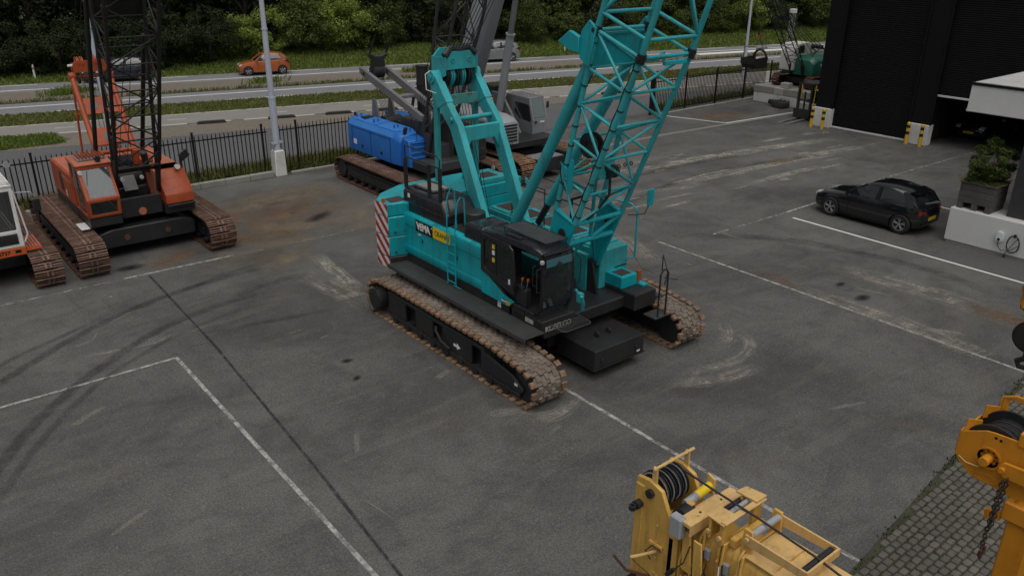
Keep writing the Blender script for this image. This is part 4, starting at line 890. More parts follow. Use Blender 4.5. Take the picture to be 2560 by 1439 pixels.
# cab
CX0, CX1, CY0, CY1 = 10.42, 11.34, 11.92, 13.95
cb = MB().b2(w_(CX0 + .02, CY0 + .12, 1.5), w_(CX1, CY1, 1.58)).build('cab_floor', 'black_steel', T)
MB().b2(w_(CX0 + .03, 13.72, 1.582), w_(CX1, 13.95, 2.98)).build('cab_back', 'black_steel', T, bev=.02)
rf = MB(); secs = []
for y, z, sx in ((14.02, 2.86, .02), (13.95, 3.02, .0), (13.4, 3.10, .0), (12.3, 3.12, .0), (12.02, 3.06, .02), (11.93, 2.98, .05)):
    a, b = CX0 + sx, CX1 - sx; secs.append([w_(a, y, z - .14), w_(a + .03, y, z - .03), w_(a + .10, y, z), w_(b - .10, y, z), w_(b - .03, y, z - .03), w_(b, y, z - .14)])
rf.loft(secs); roof = rf.build('cab_roof', 'black_gloss', T, seg=2)
MB().loft([[w_(10.50, y, 2.6), w_(10.50, y, z - .05), w_(10.56, y, z), w_(11.28, y, z), w_(11.32, y, z - .05), w_(11.32, y, 2.6)] for y, z in ((14.75, 2.95), (14.62, 3.0), (14.06, 3.0))]).build('rear_housing', 'black_gloss', T, bev=.02)
def pillar(pts, r=.045, name='pillar'): return MB().tube(pts, r, 8).build(name, 'black_gloss', T)
pillar([w_(CX0 + .04, 11.98, 2.98), w_(CX0 + .03, 11.90, 2.6), w_(CX0 + .03, 11.90, 2.0), w_(CX0 + .04, 11.96, 1.75), w_(CX0 + .06, 12.1, 1.55)]); pillar([w_(CX1 - .04, 11.98, 2.98), w_(CX1 - .03, 11.90, 2.6), w_(CX1 - .03, 11.90, 2.0), w_(CX1 - .04, 11.96, 1.75), w_(CX1 - .06, 12.1, 1.55)])
pillar([w_(CX0 + .06, 12.08, 1.6), w_(CX1 - .06, 12.08, 1.6)], .04, 'front_crossbar'); pillar([w_(CX0 + .06, 11.93, 2.98), w_(CX1 - .06, 11.93, 2.98)], .04, 'front_crossbar'); pillar([w_(CX0 + .03, 12.1, 1.6), w_(CX0 + .03, 13.9, 1.6)], .035, 'sill'); pillar([w_(CX1 - .03, 13.85, 1.6), w_(CX1 - .03, 13.85, 2.95)])
ws = MB(); secs = []
for y, z in ((11.93, 2.94), (11.87, 2.6), (11.865, 2.2), (11.90, 1.9), (12.03, 1.63)): secs.append([w_(CX0 + .07, y, z), w_((CX0 + CX1) / 2, y - .05, z), w_(CX1 - .07, y, z)])
ws.loft(secs, closed=False, caps=False); ws.build('windscreen', 'glass_dark', T)
MB().quad(w_(CX0 + .1, 11.86, 2.9), w_(CX0 + .1, 11.855, 2.72), w_(CX1 - .1, 11.855, 2.72), w_(CX1 - .1, 11.86, 2.9)).build('painted_reflection', glass('teal_tint', (.06, .20, .23), .1, .8), T)  # teal reflection along the windscreen top, put in as a coloured pane
MB().quad(w_(CX1 - .01, 12.1, 1.65), w_(CX1 - .01, 13.7, 1.65), w_(CX1 - .01, 13.7, 2.9), w_(CX1 - .01, 12.05, 2.9)).build('side_window', 'glass_dark', T)
# sliding door, pushed back
dx = CX0 - .035
door_out = [(13.93, 2.08), (13.93, 2.92), (13.86, 2.98), (12.92, 2.97), (12.78, 2.88), (12.70, 2.3), (12.72, 1.86), (12.9, 1.85), (13.45, 2.0)]
win = [(13.82, 2.20), (13.82, 2.84), (13.74, 2.88), (13.02, 2.86), (12.90, 2.78), (12.83, 2.3), (12.86, 2.12), (13.0, 2.06), (13.7, 2.14)]
m = MB(); n = len(door_out); o_ = [w_(dx - .025, a, b) for a, b in door_out] + [w_(dx - .025, a, b) for a, b in win] + [w_(dx + .025, a, b) for a, b in door_out] + [w_(dx + .025, a, b) for a, b in win]
fs = []
for i in range(n): j = (i + 1) % n; fs += [(i, j, n + j, n + i), (2 * n + i, 3 * n + i, 3 * n + j, 2 * n + j), (i, 2 * n + i, 2 * n + j, j), (n + i, n + j, 3 * n + j, 3 * n + i)]
door = m.add(o_, fs).build('cab_door', 'black_gloss', T, bev=.008)
MB().quad(*[w_(dx, a, b) for a, b in win]).build('door_glass', 'glass_dark', door, smooth=0); MB().b2(w_(dx - .012, 13.38, 2.1), w_(dx + .012, 13.41, 2.86)).build('glass_divider', 'black_gloss', door)
for z in (2.45, 2.62, 2.76): MB().b2(w_(dx - .006, 13.44, z - .05), w_(dx - .002, 13.53, z + .05)).build('sticker', 'sign_yellow' if z != 2.62 else 'sign_white', door)
MB().b2(w_(dx - .032, 12.86, 2.06), w_(dx - .027, 12.92, 2.18)).build('sticker', 'sign_white', door); MB().tube([w_(dx - .03, 12.78, 1.95), w_(dx - .06, 12.78, 1.96), w_(dx - .06, 12.78, 2.08), w_(dx - .03, 12.78, 2.1)], .012, 6).build('door_handle', 'black_steel', door)
MB().slab([w_(CX0 + .0, 13.9, 1.66), w_(CX0, 13.9, 2.1), w_(CX0, 13.3, 1.9), w_(CX0, 12.9, 1.66)], .02).build('lower_window', 'glass_dark', T)
MB().slab([w_(CX0 + .05, 13.93, 2.0), w_(CX0 + .05, 13.93, 2.98), w_(CX0 + .05, 13.75, 2.98), w_(CX0 + .05, 13.75, 2.0)], .03).build('rear_pillar', 'black_steel', T)
# cab interior
MB().b2(w_(10.62, 12.95, 1.85), w_(11.12, 13.4, 2.0)).b2(w_(10.66, 13.3, 2.0), w_(11.08, 13.48, 2.62)).b2(w_(10.75, 13.36, 2.66), w_(10.99, 13.46, 2.85)).b2(w_(10.7, 13.0, 1.585), w_(11.05, 13.3, 1.84)).build('seat', 'seat_black', T, bev=.04)
con = MB().b2(w_(10.5, 12.62, 1.585), w_(10.62, 13.1, 2.05)).b2(w_(10.5, 12.5, 1.585), w_(10.68, 12.62, 2.0)).build('console', 'black_steel', T, bev=.02); MB().b2(w_(11.14, 12.6, 1.585), w_(11.27, 13.1, 2.05)).b2(w_(11.1, 12.12, 1.585), w_(11.28, 12.5, 2.2)).build('console', 'black_steel', T, bev=.02)
for X, Y in ((10.54, 12.7), (10.58, 12.56), (11.18, 12.72)):
    l_ = bar('lever', w_(X, Y, 2.0), w_(X, Y - .04, 2.2), .01, 'chrome', con, 6); MB().cyl(w_(X, Y - .04, 2.19), w_(X, Y - .05, 2.25), .026, n=10).build('lever_knob', 'lever_orange', con)
for X in (10.75, 10.95): MB().slab([w_(X, 12.2, 1.62), w_(X + .1, 12.2, 1.62), w_(X + .1, 12.3, 1.76), w_(X, 12.3, 1.76)], .02).build('pedal', 'chrome', T)
# grab rails, mirror arm, work lamp
rail([w_(10.40, 11.93, 2.72), w_(10.32, 11.93, 2.7), w_(10.32, 11.93, 2.2), w_(10.40, 11.93, 2.18)], .012, name='grab_rail'); rail([w_(10.40, 12.06, 2.75), w_(10.34, 12.08, 2.72), w_(10.34, 12.08, 2.3), w_(10.40, 12.06, 2.28)], .01, name='grab_rail'); MB().box(w_(10.42, 11.88, 2.86), (.09, .08, .09)).build('work_lamp', 'concrete', T, bev=.02); rail([w_(11.36, 11.95, 2.9), w_(11.5, 11.85, 2.7), w_(11.48, 11.85, 2.2), w_(11.36, 11.93, 2.0)], .012, name='grab_rail')
# roof guard grid
gd = MB().tube([w_(10.66, 12.04, 3.17), w_(11.26, 12.04, 3.17), w_(11.26, 13.48, 3.19), w_(10.66, 13.48, 3.19)], .014, 6, closed=True).build('roof_guard', 'black_steel', T)
for k in range(12): bar('guard_bar', w_(10.70 + k * .047, 12.04, 3.17), w_(10.70 + k * .047, 13.48, 3.19), .010, 'guard_grey', gd, 6)
for k in range(4): bar('guard_bar', w_(10.66, 12.3 + k * .33, 3.165), w_(11.26, 12.3 + k * .33, 3.165), .009, 'black_steel', gd, 6)
for a, b in ((10.68, 12.06), (11.24, 12.06), (10.68, 13.46), (11.24, 13.46)): bar('guard_leg', w_(a, b, 3.05), w_(a, b, 3.18), .012, 'black_steel', gd, 6)
MB().quad(w_(10.72, 12.2, 3.128), w_(11.2, 12.2, 3.128), w_(11.2, 13.2, 3.122), w_(10.72, 13.2, 3.122)).build('roof_window', 'teal_tint', T); MB().b2(w_(10.5, 12.7, 3.10), w_(10.6, 13.2, 3.15)).build('wiper', 'black_steel', T, bev=.01)
# far-side house: boxes, deck, stairs
MB().b2(w_(13.0, 12.75, 1.3), w_(13.93, 17.18, 2.26)).build('far_house', 'teal_worn', T, bev=.02)
for k in range(5):
    q = MB().b2(w_(13.05, 13.05 + k * .83, 2.262), w_(13.9, 13.78 + k * .83, 2.30)).build('deck_panel', 'teal_worn', T, bev=.01); MB().b2(w_(13.2, 13.12 + k * .83, 2.301), w_(13.75, 13.7 + k * .83, 2.308)).build('grip_pad', 'tread_dark', q)
for k in range(9): MB().b2(w_(12.985, 15.0 + k * .09, 1.75), w_(12.998, 15.05 + k * .09, 2.18)).build('louvre', 'teal_worn', T)
bx_ = MB().b2(w_(12.9, 17.3, 2.862), w_(13.85, 18.2, 3.0)).build('ballast_box', 'teal_worn', T, bev=.02); MB().b2(w_(13.1, 17.45, 3.0), w_(13.6, 17.9, 3.01)).build('grip_pad', 'tread_dark', bx_)
for a in (12.98, 13.78): MB().ring(w_(a - .015, 17.9, 3.07), w_(a + .015, 17.9, 3.07), .07, .035, 14).build('lifting_eye', 'galv', bx_)
fb = MB().b2(w_(13.2, 11.75, 1.02), w_(13.93, 13.1, 1.42)).build('front_box_base', 'black_steel', T, bev=.02); fb2 = MB().b2(w_(13.2, 12.2, 1.425), w_(13.72, 13.1, 1.72)).build('front_box', 'teal', T, bev=.015); MB().b2(w_(13.28, 12.3, 1.722), w_(13.62, 12.62, 1.73)).build('grip_pad', 'tread_dark', fb2); MB().b2(w_(13.72, 12.18, 1.5), w_(13.84, 12.26, 1.78)).build('tail_lamp', 'lamp_amber', fb2, bev=.01); MB().b2(w_(13.73, 12.0, 1.425), w_(13.92, 12.6, 1.47)).build('step_plate', 'teal', fb2)
for k, (z0, y0) in enumerate(((1.72, 12.75), (1.98, 13.05), (2.22, 13.3))):
    q = MB().b2(w_(13.5, y0, z0), w_(13.93, y0 + .26, z0 + .05)).build('stair_tread', 'teal', T, bev=.01); MB().b2(w_(13.53, y0 + .02, z0 + .05), w_(13.9, y0 + .2, z0 + .058)).build('grip_pad', 'tread_dark', q)
MB().slab([w_(13.94, 12.7, 1.5), w_(13.94, 13.6, 2.3), w_(13.94, 13.9, 2.3), w_(13.94, 13.3, 1.5)], .02).build('stair_side', 'teal', T)
rail([w_(13.9, 12.75, 1.85), w_(14.02, 12.6, 1.95), w_(14.02, 12.6, 3.1), w_(13.96, 12.75, 3.25), w_(13.85, 13.1, 3.28)], .025, 'teal'); rail([w_(13.9, 13.7, 2.3), w_(13.9, 13.7, 3.2), w_(13.9, 17.0, 3.2), w_(13.9, 17.0, 2.3)], .018); rail([w_(13.9, 13.7, 2.8), w_(13.9, 17.0, 2.8)], .018); rail([w_(13.9, 15.3, 2.3), w_(13.9, 15.3, 3.2)], .018); rail([w_(13.1, 14.9, 2.3), w_(13.1, 14.9, 3.25), w_(13.1, 16.2, 3.25), w_(13.1, 16.2, 2.3)], .018)
# front platform with rail
pf = MB().b2(w_(13.93, 12.0, 1.03), w_(14.42, 12.95, 1.06)).build('front_platform', 'deck_plate', T); MB().b2(w_(13.5, 11.35, .86), w_(13.95, 11.74, .89)).build('step_plate', 'deck_plate', T)
rail([w_(13.62, 11.4, .89), w_(13.62, 11.4, 1.95), w_(13.70, 11.4, 2.05), w_(13.80, 11.4, 2.05), w_(13.88, 11.4, 1.95), w_(13.88, 11.4, .89)], .022); rail([w_(13.62, 11.4, 1.4), w_(13.88, 11.4, 1.4)], .018); rail([w_(13.9, 11.5, 1.6), w_(13.98, 11.5, 1.9), w_(14.25, 11.9, 2.15), w_(14.25, 11.9, 1.75)], .014); rail([w_(13.75, 11.4, 1.85), w_(14.1, 11.3, 1.75)], .012)
rail([w_(13.62, 11.4, 1.9), w_(13.5, 11.9, 2.0), w_(13.6, 12.4, 2.35)], .006, name='cable')
mr = rail([w_(13.85, 12.75, 3.0), w_(14.1, 12.45, 3.05), w_(14.2, 12.4, 3.3)], .012, name='mirror_arm'); MB().b2(w_(14.1, 12.38, 3.25), w_(14.32, 12.42, 3.65)).build('mirror', 'teal', mr, bev=.015)
# gantry: front legs, rear struts, head
for s in (-1, 1):
    x = s * .60
    def leg_sec(Y, Z, a, b): return [Vector((x - .09, Y - OY - a, Z - b)), Vector((x + .09, Y - OY - a, Z - b)), Vector((x + .09, Y - OY + a, Z + b)), Vector((x - .09, Y - OY + a, Z + b))]
    MB().loft([leg_sec(17.42, 5.85, .15, -.08), leg_sec(17.2, 5.45, .19, -.08), leg_sec(16.5, 4.75, .17, -.08), leg_sec(15.3, 2.35, .16, -.07), leg_sec(15.1, 1.9, .16, -.07)]).build('gantry_leg', 'teal_boom', T, bev=.012)
    MB().cyl((x - .13, 17.42 - OY, 5.85), (x + .13, 17.42 - OY, 5.85), .16, n=24).cyl((x - s * -.13, 17.42 - OY, 5.85), (x + s * .16, 17.42 - OY, 5.85), .07, n=20).build('head_pin', 'teal_boom', T, bev=.01)
    MB().loft([[Vector((x + (q.x - x) * 1.16, q.y, q.z)) for q in leg_sec(17.3, 5.66, .162, -.1)], [Vector((x + (q.x - x) * 1.16, q.y, q.z)) for q in leg_sec(16.98, 5.22, .2, -.1)]]).build('head_plate', 'teal_boom', T)
    MB().b2((x - .05, 17.28 - OY, 2.3), (x + .05, 17.45 - OY, 5.5)).build('rear_strut', 'teal_worn', T, bev=.01)
    MB().cyl((x - .1, 17.36 - OY, 3.1), (x + .1, 17.36 - OY, 3.1), .1, n=18).build('strut_pin', 'teal_worn', T); MB().b2((x - .07, 17.3 - OY, 1.3), (x + .07, 17.52 - OY, 3.0)).build('strut_foot', 'teal_worn', T, bev=.01)
    MB().b2((x - .16, 15.0 - OY, 1.3), (x + .16, 15.4 - OY, 2.4)).build('leg_foot', 'teal_worn', T, bev=.02); MB().tube([(x, 15.0 - OY, 2.3), (x, 14.75 - OY, 2.42)], .07).build('foot_lug', 'teal_boom', T)
MB().cyl((-.75, 16.58 - OY, 4.92), (.75, 16.58 - OY, 4.92), .06, n=14).build('gantry_pipe', 'teal_worn', T)
MB().prism([(-.52, 4.78), (.52, 4.78), (.52, 4.12), (.36, 4.42), (-.36, 4.42), (-.52, 4.12)], 'y', 16.22 - OY, 16.36 - OY).build('gantry_portal', 'teal_boom', T, bev=.015)
MB().b2((-.52, 17.05 - OY, 5.18), (.52, 17.15 - OY, 5.42)).build('gantry_crossbar', paint('teal_rusty', (.06, .28, .26), .6, .2, .6, (.15, .08, .04), rust=.55), T)
MB().prism([(-.47, 6.02), (-.47, 6.32), (-.28, 6.46), (.28, 6.46), (.47, 6.32), (.47, 6.02)], 'y', 17.12 - OY, 17.2 - OY).build('head_cover', 'teal_boom', T, bev=.01); MB().prism([(-.47, 5.6), (-.47, 6.32), (-.28, 6.5), (.28, 6.5), (.47, 6.32), (.47, 5.95), (.3, 6.0), (-.3, 6.0), (-.3, 5.6)], 'y', 17.62 - OY, 17.68 - OY).build('head_cover', 'teal_boom', T)
for s in (-1, 1): MB().slab([(s * .48, 17.1 - OY, 5.9), (s * .48, 17.1 - OY, 6.32), (s * .48, 17.7 - OY, 6.32), (s * .48, 17.7 - OY, 5.6)], .03).build('head_cover', 'teal_boom', T)
MB().tube([(-.47, 17.16 - OY, 6.36), (-.25, 17.2 - OY, 6.52), (.0, 17.2 - OY, 6.48), (.25, 17.2 - OY, 6.54), (.46, 17.16 - OY, 6.37)], .09, 8).build('rubber_cover', 'black_steel', T)
sv = [sheave(MB(), (x, 17.4 - OY, 5.85), (1, 0, 0), .29, .09).build('gantry_sheave', 'teal_worn' if i % 2 else 'black_steel', T) for i, x in enumerate((-.36, -.24, -.05, .1, .3))]
MB().cyl((-.2, 17.4 - OY, 5.85), (.2, 17.4 - OY, 5.85), .2, n=20).build('sheave_hub', 'teal_boom', T)
for c_ in (-.25, .25): MB().ring((c_, 17.10 - OY, 6.25), (c_, 17.12 - OY, 6.25), .06, .03, 14).build('bolt_ring', 'teal_worn', T)
rail([(-.75, 17.4 - OY, 6.0), (-.95, 17.3 - OY, 5.95), (-1.0, 17.2 - OY, 5.6), (-.78, 17.1 - OY, 5.5)], .012, 'white_paint', 'cable_loop')
for i in range(8):
    x = -.35 + i * .1; bar('hoist_rope', (x, 17.35 - OY, 5.7), (x * .8, 16.3 - OY, 2.2), .009, 'wire', T, 6); bar('hoist_rope', (x, 17.3 - OY, 6.3), (x * 1.1, 11.0 - OY, 14.5), .009, 'wire', T, 6)
dr = MB().cyl((-.42, 16.2 - OY, 1.75), (.42, 16.2 - OY, 1.75), .32, n=28).ring((-.46, 16.2 - OY, 1.75), (-.42, 16.2 - OY, 1.75), .45, .1, 28).ring((.42, 16.2 - OY, 1.75), (.46, 16.2 - OY, 1.75), .45, .1, 28).build('winch_drum', 'black_steel', T)
dr = MB().cyl((-.42, 14.3 - OY, 1.85), (.42, 14.3 - OY, 1.85), .34, n=28).ring((-.46, 14.3 - OY, 1.85), (-.42, 14.3 - OY, 1.85), .5, .1, 28).ring((.42, 14.3 - OY, 1.85), (.46, 14.3 - OY, 1.85), .5, .1, 28).build('winch_drum', 'black_steel', T)
MB().b2((-.62, 12.9 - OY, 1.3), (-.5, 16.9 - OY, 2.2)).build('inner_plate', 'teal_worn', T); MB().b2((.5, 12.9 - OY, 1.3), (.62, 16.9 - OY, 2.2)).build('inner_plate', 'teal_worn', T)
# boom backstops
for x, top, bot in ((-.58, (11.95, 6.75), (14.62, 2.2)), (.55, (11.95, 6.75), (14.75, 2.45))):
    a, b = Vector((x, top[0] - OY, top[1])), Vector((x, bot[0] - OY, bot[1])); MB().cyl(a, lerp(a, b, .84), .125, n=20).build('backstop_tube', 'teal_boom', T); MB().cyl(lerp(a, b, .82), b, .085, n=18).build('backstop_rod', 'black_steel', T)
    MB().cyl(b - Vector((.12, 0, 0)), b + Vector((.12, 0, 0)), .1, n=16).build('backstop_pin', 'teal_boom', T); c_ = lerp(a, b, .62); MB().slab([c_ + Vector((-.02, .1, .06)), c_ + Vector((-.02, .24, .14)), c_ + Vector((-.02, .24, .02)), c_ + Vector((-.02, .1, -.08))], .02).build('backstop_lug', 'teal_boom', T)
# lattice boom: foot section then the insert above it
J = [Vector((-.70, 11.66 - OY, 7.43)), Vector((-.70, 10.49 - OY, 7.02)), Vector((.70, 10.49 - OY, 7.02)), Vector((.70, 11.66 - OY, 7.43))]
K = [Vector((-.70, 12.66 - OY, 3.62)), Vector((-.70, 12.06 - OY, 3.42)), Vector((.70, 12.06 - OY, 3.42)), Vector((.70, 12.66 - OY, 3.62))]
ax = Vector((0, -.33, .944)); F_ = 9.0; U = [p + ax * F_ for p in J]
lattice(T, K, J, 5, .058, .031, 'teal_boom', cuts=[0, .2, .42, .62, .81, 1.0])
for p, q in ((J[0], J[1]), (J[1], J[2]), (J[2], J[3]), (J[3], J[0])): bar('lacing_bar', p, q, .036, 'teal_boom', T); bar('lacing_bar', p + ax * .35, q + ax * .35, .036, 'teal_boom', T)
lattice(T, [p + ax * .35 for p in J], U, 5, .06, .032, 'teal_boom', flip=1, chords=False)
for p, q in zip(J, U): bar('chord', p, q, .058, 'teal_boom', T, 12)
for p in J:
    MB().ring(p - ax * .09 - Vector((.0, 0, 0)), p + ax * .09, .088, .02, 14).build('chord_joint', 'black_steel', T); MB().cyl(p - Vector((.11, 0, 0)), p + Vector((.11, 0, 0)), .045, n=12).build('joint_pin', 'black_steel', T)
for p, q in ((K[0], K[1]), (K[1], K[2]), (K[3], K[2])): bar('lacing_bar', p, q, .05, 'teal', T)
ftl = Vector((-.64, 12.83 - OY, 2.05)); ftr = Vector((.64, 12.83 - OY, 2.05))
for s, k0, k1 in ((-1, K[0], K[1]), (1, K[3], K[2])):
    x = s * .70; foot = Vector((x, 12.84 - OY, 2.0))
    out = [k0 + Vector((0, .05, .1)), k1 + Vector((0, -.06, .02)), Vector((x, 12.3 - OY, 2.9)), Vector((x, 12.72 - OY, 1.95)), Vector((x, 12.95 - OY, 1.95)), Vector((x, 13.0 - OY, 2.3))]
    pl = MB().slab(out, .05).build('boom_foot_plate', 'teal', T, bev=.01)
    MB().tube([k0, k1], .05).tube([k1, Vector((x, 12.3 - OY, 2.9)), Vector((x, 12.70 - OY, 2.0))], .05).build('plate_edge', 'teal', pl)
    c_ = Vector((x - .03 * 1, 12.42 - OY, 3.15)); MB().cyl(c_ - Vector((.03, 0, 0)), c_ + Vector((.03 + .06, 0, 0)), .1, n=20).build('plate_hole', 'black_steel', pl)
    MB().cyl((x - .1, 12.84 - OY, 2.0), (x + .1, 12.84 - OY, 2.0), .12, n=20).build('boom_foot_pin', 'black_steel', T)
    MB().prism([(12.55 - OY, 1.3), (13.2 - OY, 1.3), (13.05 - OY, 2.0), (12.9 - OY, 2.12), (12.75 - OY, 2.05)], 'x', x - .12 * s - .03, x - .12 * s + .03).build('boom_bracket', 'black_steel', T)
bar('lacing_bar', Vector((-.70, 12.3 - OY, 2.9)), Vector((.70, 12.3 - OY, 2.9)), .065, 'teal', T, 12)
bar('lacing_bar', Vector((.0, 12.3 - OY, 2.9)), K[2], .045, 'teal', T); bar('lacing_bar', Vector((0, 12.3 - OY, 2.9)), lerp(K[1], K[2], .4) + Vector((0, 0, .9)), .04, 'teal', T); bar('lacing_bar', Vector((-.1, 12.3 - OY, 2.9)), Vector((-.62, 12.75 - OY, 2.1)), .03, 'teal', T); bar('lacing_bar', Vector((.1, 12.3 - OY, 2.9)), Vector((.62, 12.75 - OY, 2.1)), .03, 'teal', T)
MB().slab([J[0] + Vector((.06, .06, -.05)), J[3] + Vector((-.06, .06, -.05)), J[3] + Vector((-.06, .2, -.75)), J[0] + Vector((.06, .2, -.75))], .05).build('cross_plate', 'teal', T, bev=.015); MB().tube([J[0] + Vector((0, .04, -.06)), J[3] + Vector((0, .04, -.06))], .06).build('cross_tube', 'teal_worn', T)
for s, p in ((-1, J[0]), (1, J[3])):
    MB().slab([p + Vector((s * .08, -.08, .05)), p + Vector((s * .08, .12, .18)), p + Vector((s * .08, .34, -.05)), p + Vector((s * .08, .36, -.55)), p + Vector((s * .08, .10, -.7))], .05).build('backstop_bracket', 'teal', T, bev=.01)
    MB().slab([p + Vector((s * .1, .34, -.15)), p + Vector((s * .1, .62, -.05)), p + Vector((s * .1, .95, -.28)), p + Vector((s * .1, .62, -.42)), p + Vector((s * .1, .35, -.45))], .10).build('backstop_horn', 'teal', T, bev=.01)
# gear carried inside the boom
c_ = lerp(lerp(K[0], J[0], .42), lerp(K[1], J[1], .42), .35) + Vector((.28, 0, 0)); MB().ring(c_ - Vector((.1, 0, 0)), c_ - Vector((.07, 0, 0)), .26, .1, 24).cyl(c_ - Vector((.07, 0, 0)), c_ + Vector((.07, 0, 0)), .12, n=20).ring(c_ + Vector((.07, 0, 0)), c_ + Vector((.1, 0, 0)), .26, .1, 24).build('cable_reel', 'black_steel', T)
c_ = lerp(lerp(K[1], J[1], .30), lerp(K[2], J[2], .30), .42) + Vector((0, .28, .1))
wb = MB().box(c_, (.5, .22, .42), (-18, 0, 0)).build('boom_winch', 'teal_worn', T, bev=.02); sheave(MB(), c_ + Vector((.05, -.16, -.05)), (1, 0, 0), .14, .26).build('winch_rope_drum', 'black_steel', wb); MB().box(c_ + Vector((.05, -.05, .28)), (.42, .2, .05), (-30, 0, 0)).box(c_ + Vector((-.18, -.1, .3)), (.05, .3, .14), (-30, 0, 0)).build('winch_guard', 'teal', wb, bev=.01); MB().tube([c_ + Vector((.0, -.2, -.1)), c_ + Vector((.05, -.15, -.55)), c_ + Vector((-.05, .1, -.95)), c_ + Vector((-.35, .25, -1.25))], .03, 8).build('hose', 'black_steel', wb)
for k in range(5): q = lerp(lerp(K[1], J[1], .36), lerp(K[2], J[2], .36), .2 + k * .13); MB().ring(q + Vector((-.01, 0, 0)), q + Vector((.012, 0, 0)), .045, .03, 10).build('cable_tie', 'black_steel', wb)
c_ = lerp(K[0], J[0], .2) + Vector((-.06, -.22, .1))
ai = MB().slab([c_ + Vector((0, .25, .22)), c_ + Vector((0, .02, .1)), c_ + Vector((0, -.05, .35)), c_ + Vector((0, -.16, .3)), c_ + Vector((0, -.1, -.38)), c_ + Vector((0, .0, -.38)), c_ + Vector((0, .05, -.1))], .02).build('angle_indicator', 'teal', T); MB().tube([c_ + Vector((0, .25, .22)), c_ + Vector((0, .27, .0)), c_ + Vector((0, .2, -.22)), c_ + Vector((0, .08, -.36))], .014, 6).build('indicator_scale', 'sign_black', ai)
rail([lerp(K[1], J[1], .16) + Vector((.25, .3, 0)), lerp(K[0], J[0], .1) + Vector((.35, 0, -.2)), w_(11.95, 12.7, 3.0)], .03, name='hose'); MB().cyl(w_(12.62, 10.95, 7.0), w_(12.05, 10.62, 6.95), .035, n=10).build('jib_cylinder', 'teal', T); MB().cyl(w_(12.5, 10.5, 6.94), w_(12.85, 10.5, 6.94), .025, n=10).build('cylinder_rod', 'chrome', T); MB().b2(w_(12.1, 10.42, 6.85), w_(12.7, 10.52, 6.93)).build('cylinder_bracket', 'teal', T, bev=.01)
bar('pendant_rope', w_(11.95, 14.6, 2.6), w_(11.95, 11.9, 7.0), .014, 'wire', T, 6)
MB().tube([w_(11.42, 11.7, 1.9), w_(11.5, 11.72, 1.7), w_(11.55, 11.8, 1.5), w_(11.62, 11.9, 1.75), w_(11.5, 12.0, 1.95)], .035, 8).box(w_(11.52, 11.85, 1.8), (.12, .12, .2)).build('swivel_block', 'teal_worn', T)

# cable runs and ties along the boom chords
for a, b, off in ((K[1], J[1], Vector((-.03, .07, 0))), (K[0], J[0], Vector((.07, .02, 0)))):
    MB().tube([lerp(a, b, t) + off + Vector((0, .012 * math.sin(t * 40), .012 * math.cos(t * 31))) for t in [i / 24 for i in range(25)]], .012, 6).build('boom_cable', 'wire', T)
    for i in range(9): c_ = lerp(a, b, .06 + i * .11); d_v = (b - a).normalized(); MB().ring(c_ - d_v * .012, c_ + d_v * .012, .071, .05, 14).build('cable_tie', 'black_steel', T)
for k in range(7): MB().tube([w_(11.5 + .16 * k, 13.3, 1.35), w_(11.5 + .16 * k, 13.2, 1.6 + .06 * (k % 3)), w_(11.55 + .15 * k, 13.6, 1.75 + .05 * (k % 2)), w_(11.6 + .12 * k, 14.0, 1.5)], .022, 6).build('hydraulic_hose', 'black_steel', T)
for X, Y, Z in ((11.75, 13.1, 1.45), (12.4, 13.15, 1.4), (12.75, 13.4, 1.5)): MB().b2(w_(X - .14, Y - .1, 1.3), w_(X + .14, Y + .1, Z + .2)).build('valve_block', 'black_steel', T, bev=.02)
for y in (12.4, 12.62, 14.2, 16.5): MB().cyl(w_(11.6, y, .841), w_(11.6, y, .87), .035, n=6).build('bolt', 'black_steel', T); MB().cyl(w_(12.7, y, .841), w_(12.7, y, .87), .035, n=6).build('bolt', 'black_steel', T)
# ---------------------------------------------------------------- orange crawler crane
paint('orange_red', (.40, .075, .022), .45, .18, .6, (.11, .045, .03), rust=.10)
paint('orange_faded', (.47, .15, .09), .6, .15, .35, (.3, .16, .12))
paint('boom_black', (.014, .0135, .013), .55, .3, .4, (.05, .03, .02), rust=.12)
paint('grey_steel', (.17, .17, .17), .5, .15, .4, (.06, .06, .055)); paint('dark_grey', (.045, .046, .048), .5, .15, .3, (.03, .03, .03))
paint('grille_grey', (.24, .25, .27), .6, .1, .2)
def make_tracks(root, xs, w, circles, me, n, matf='black_steel', holes=True):
    for xc in xs:
        ys = [c[0] for c in circles]; y0, y1 = min(ys), max(ys); s = 1 if xc > 0 else -1
        fr = MB().prism([(y0 + .1, .2), (y0 - .05, .45), (y0 + .3, .68), (y1 - .3, .72), (y1 + .05, .5), (y1 - .1, .2)], 'x', xc - w * .28, xc + w * .28).build('track_frame', matf, root, bev=.03)
        for sx in (-1, 1): MB().b2((xc + sx * w * .29, y0 + .5, .3), (xc + sx * w * .36, y1 - .5, .55)).build('side_beam', matf, fr, bev=.02)
        MB().cyl((xc - w * .3, y0, circles[0][1]), (xc + w * .3, y0, circles[0][1]), circles[0][2] - .05, n=24).build('idler', matf, fr, bev=.02)
        MB().cyl((xc - w * .36, y1, circles[1][1]), (xc + w * .36, y1, circles[1][1]), circles[1][2] - .07, n=24).build('sprocket', matf, fr, bev=.02)
        for k in range(8): y = y0 + .5 + k * (y1 - y0 - 1) / 7; MB().cyl((xc - w * .38, y, .16), (xc + w * .38, y, .16), .1, n=12).build('roller', matf, fr)
        track_loop(fr, xc, circles, n, me)
PX_, PY_ = 6.3, 27.6
def v_(X, Y, Z): return Vector((X - PX_, Y - PY_, Z))
O = thing('crawler_crane', 'orange crawler crane with black lattice boom, parked at the fence', 'crawler crane', (PX_, PY_, 0))
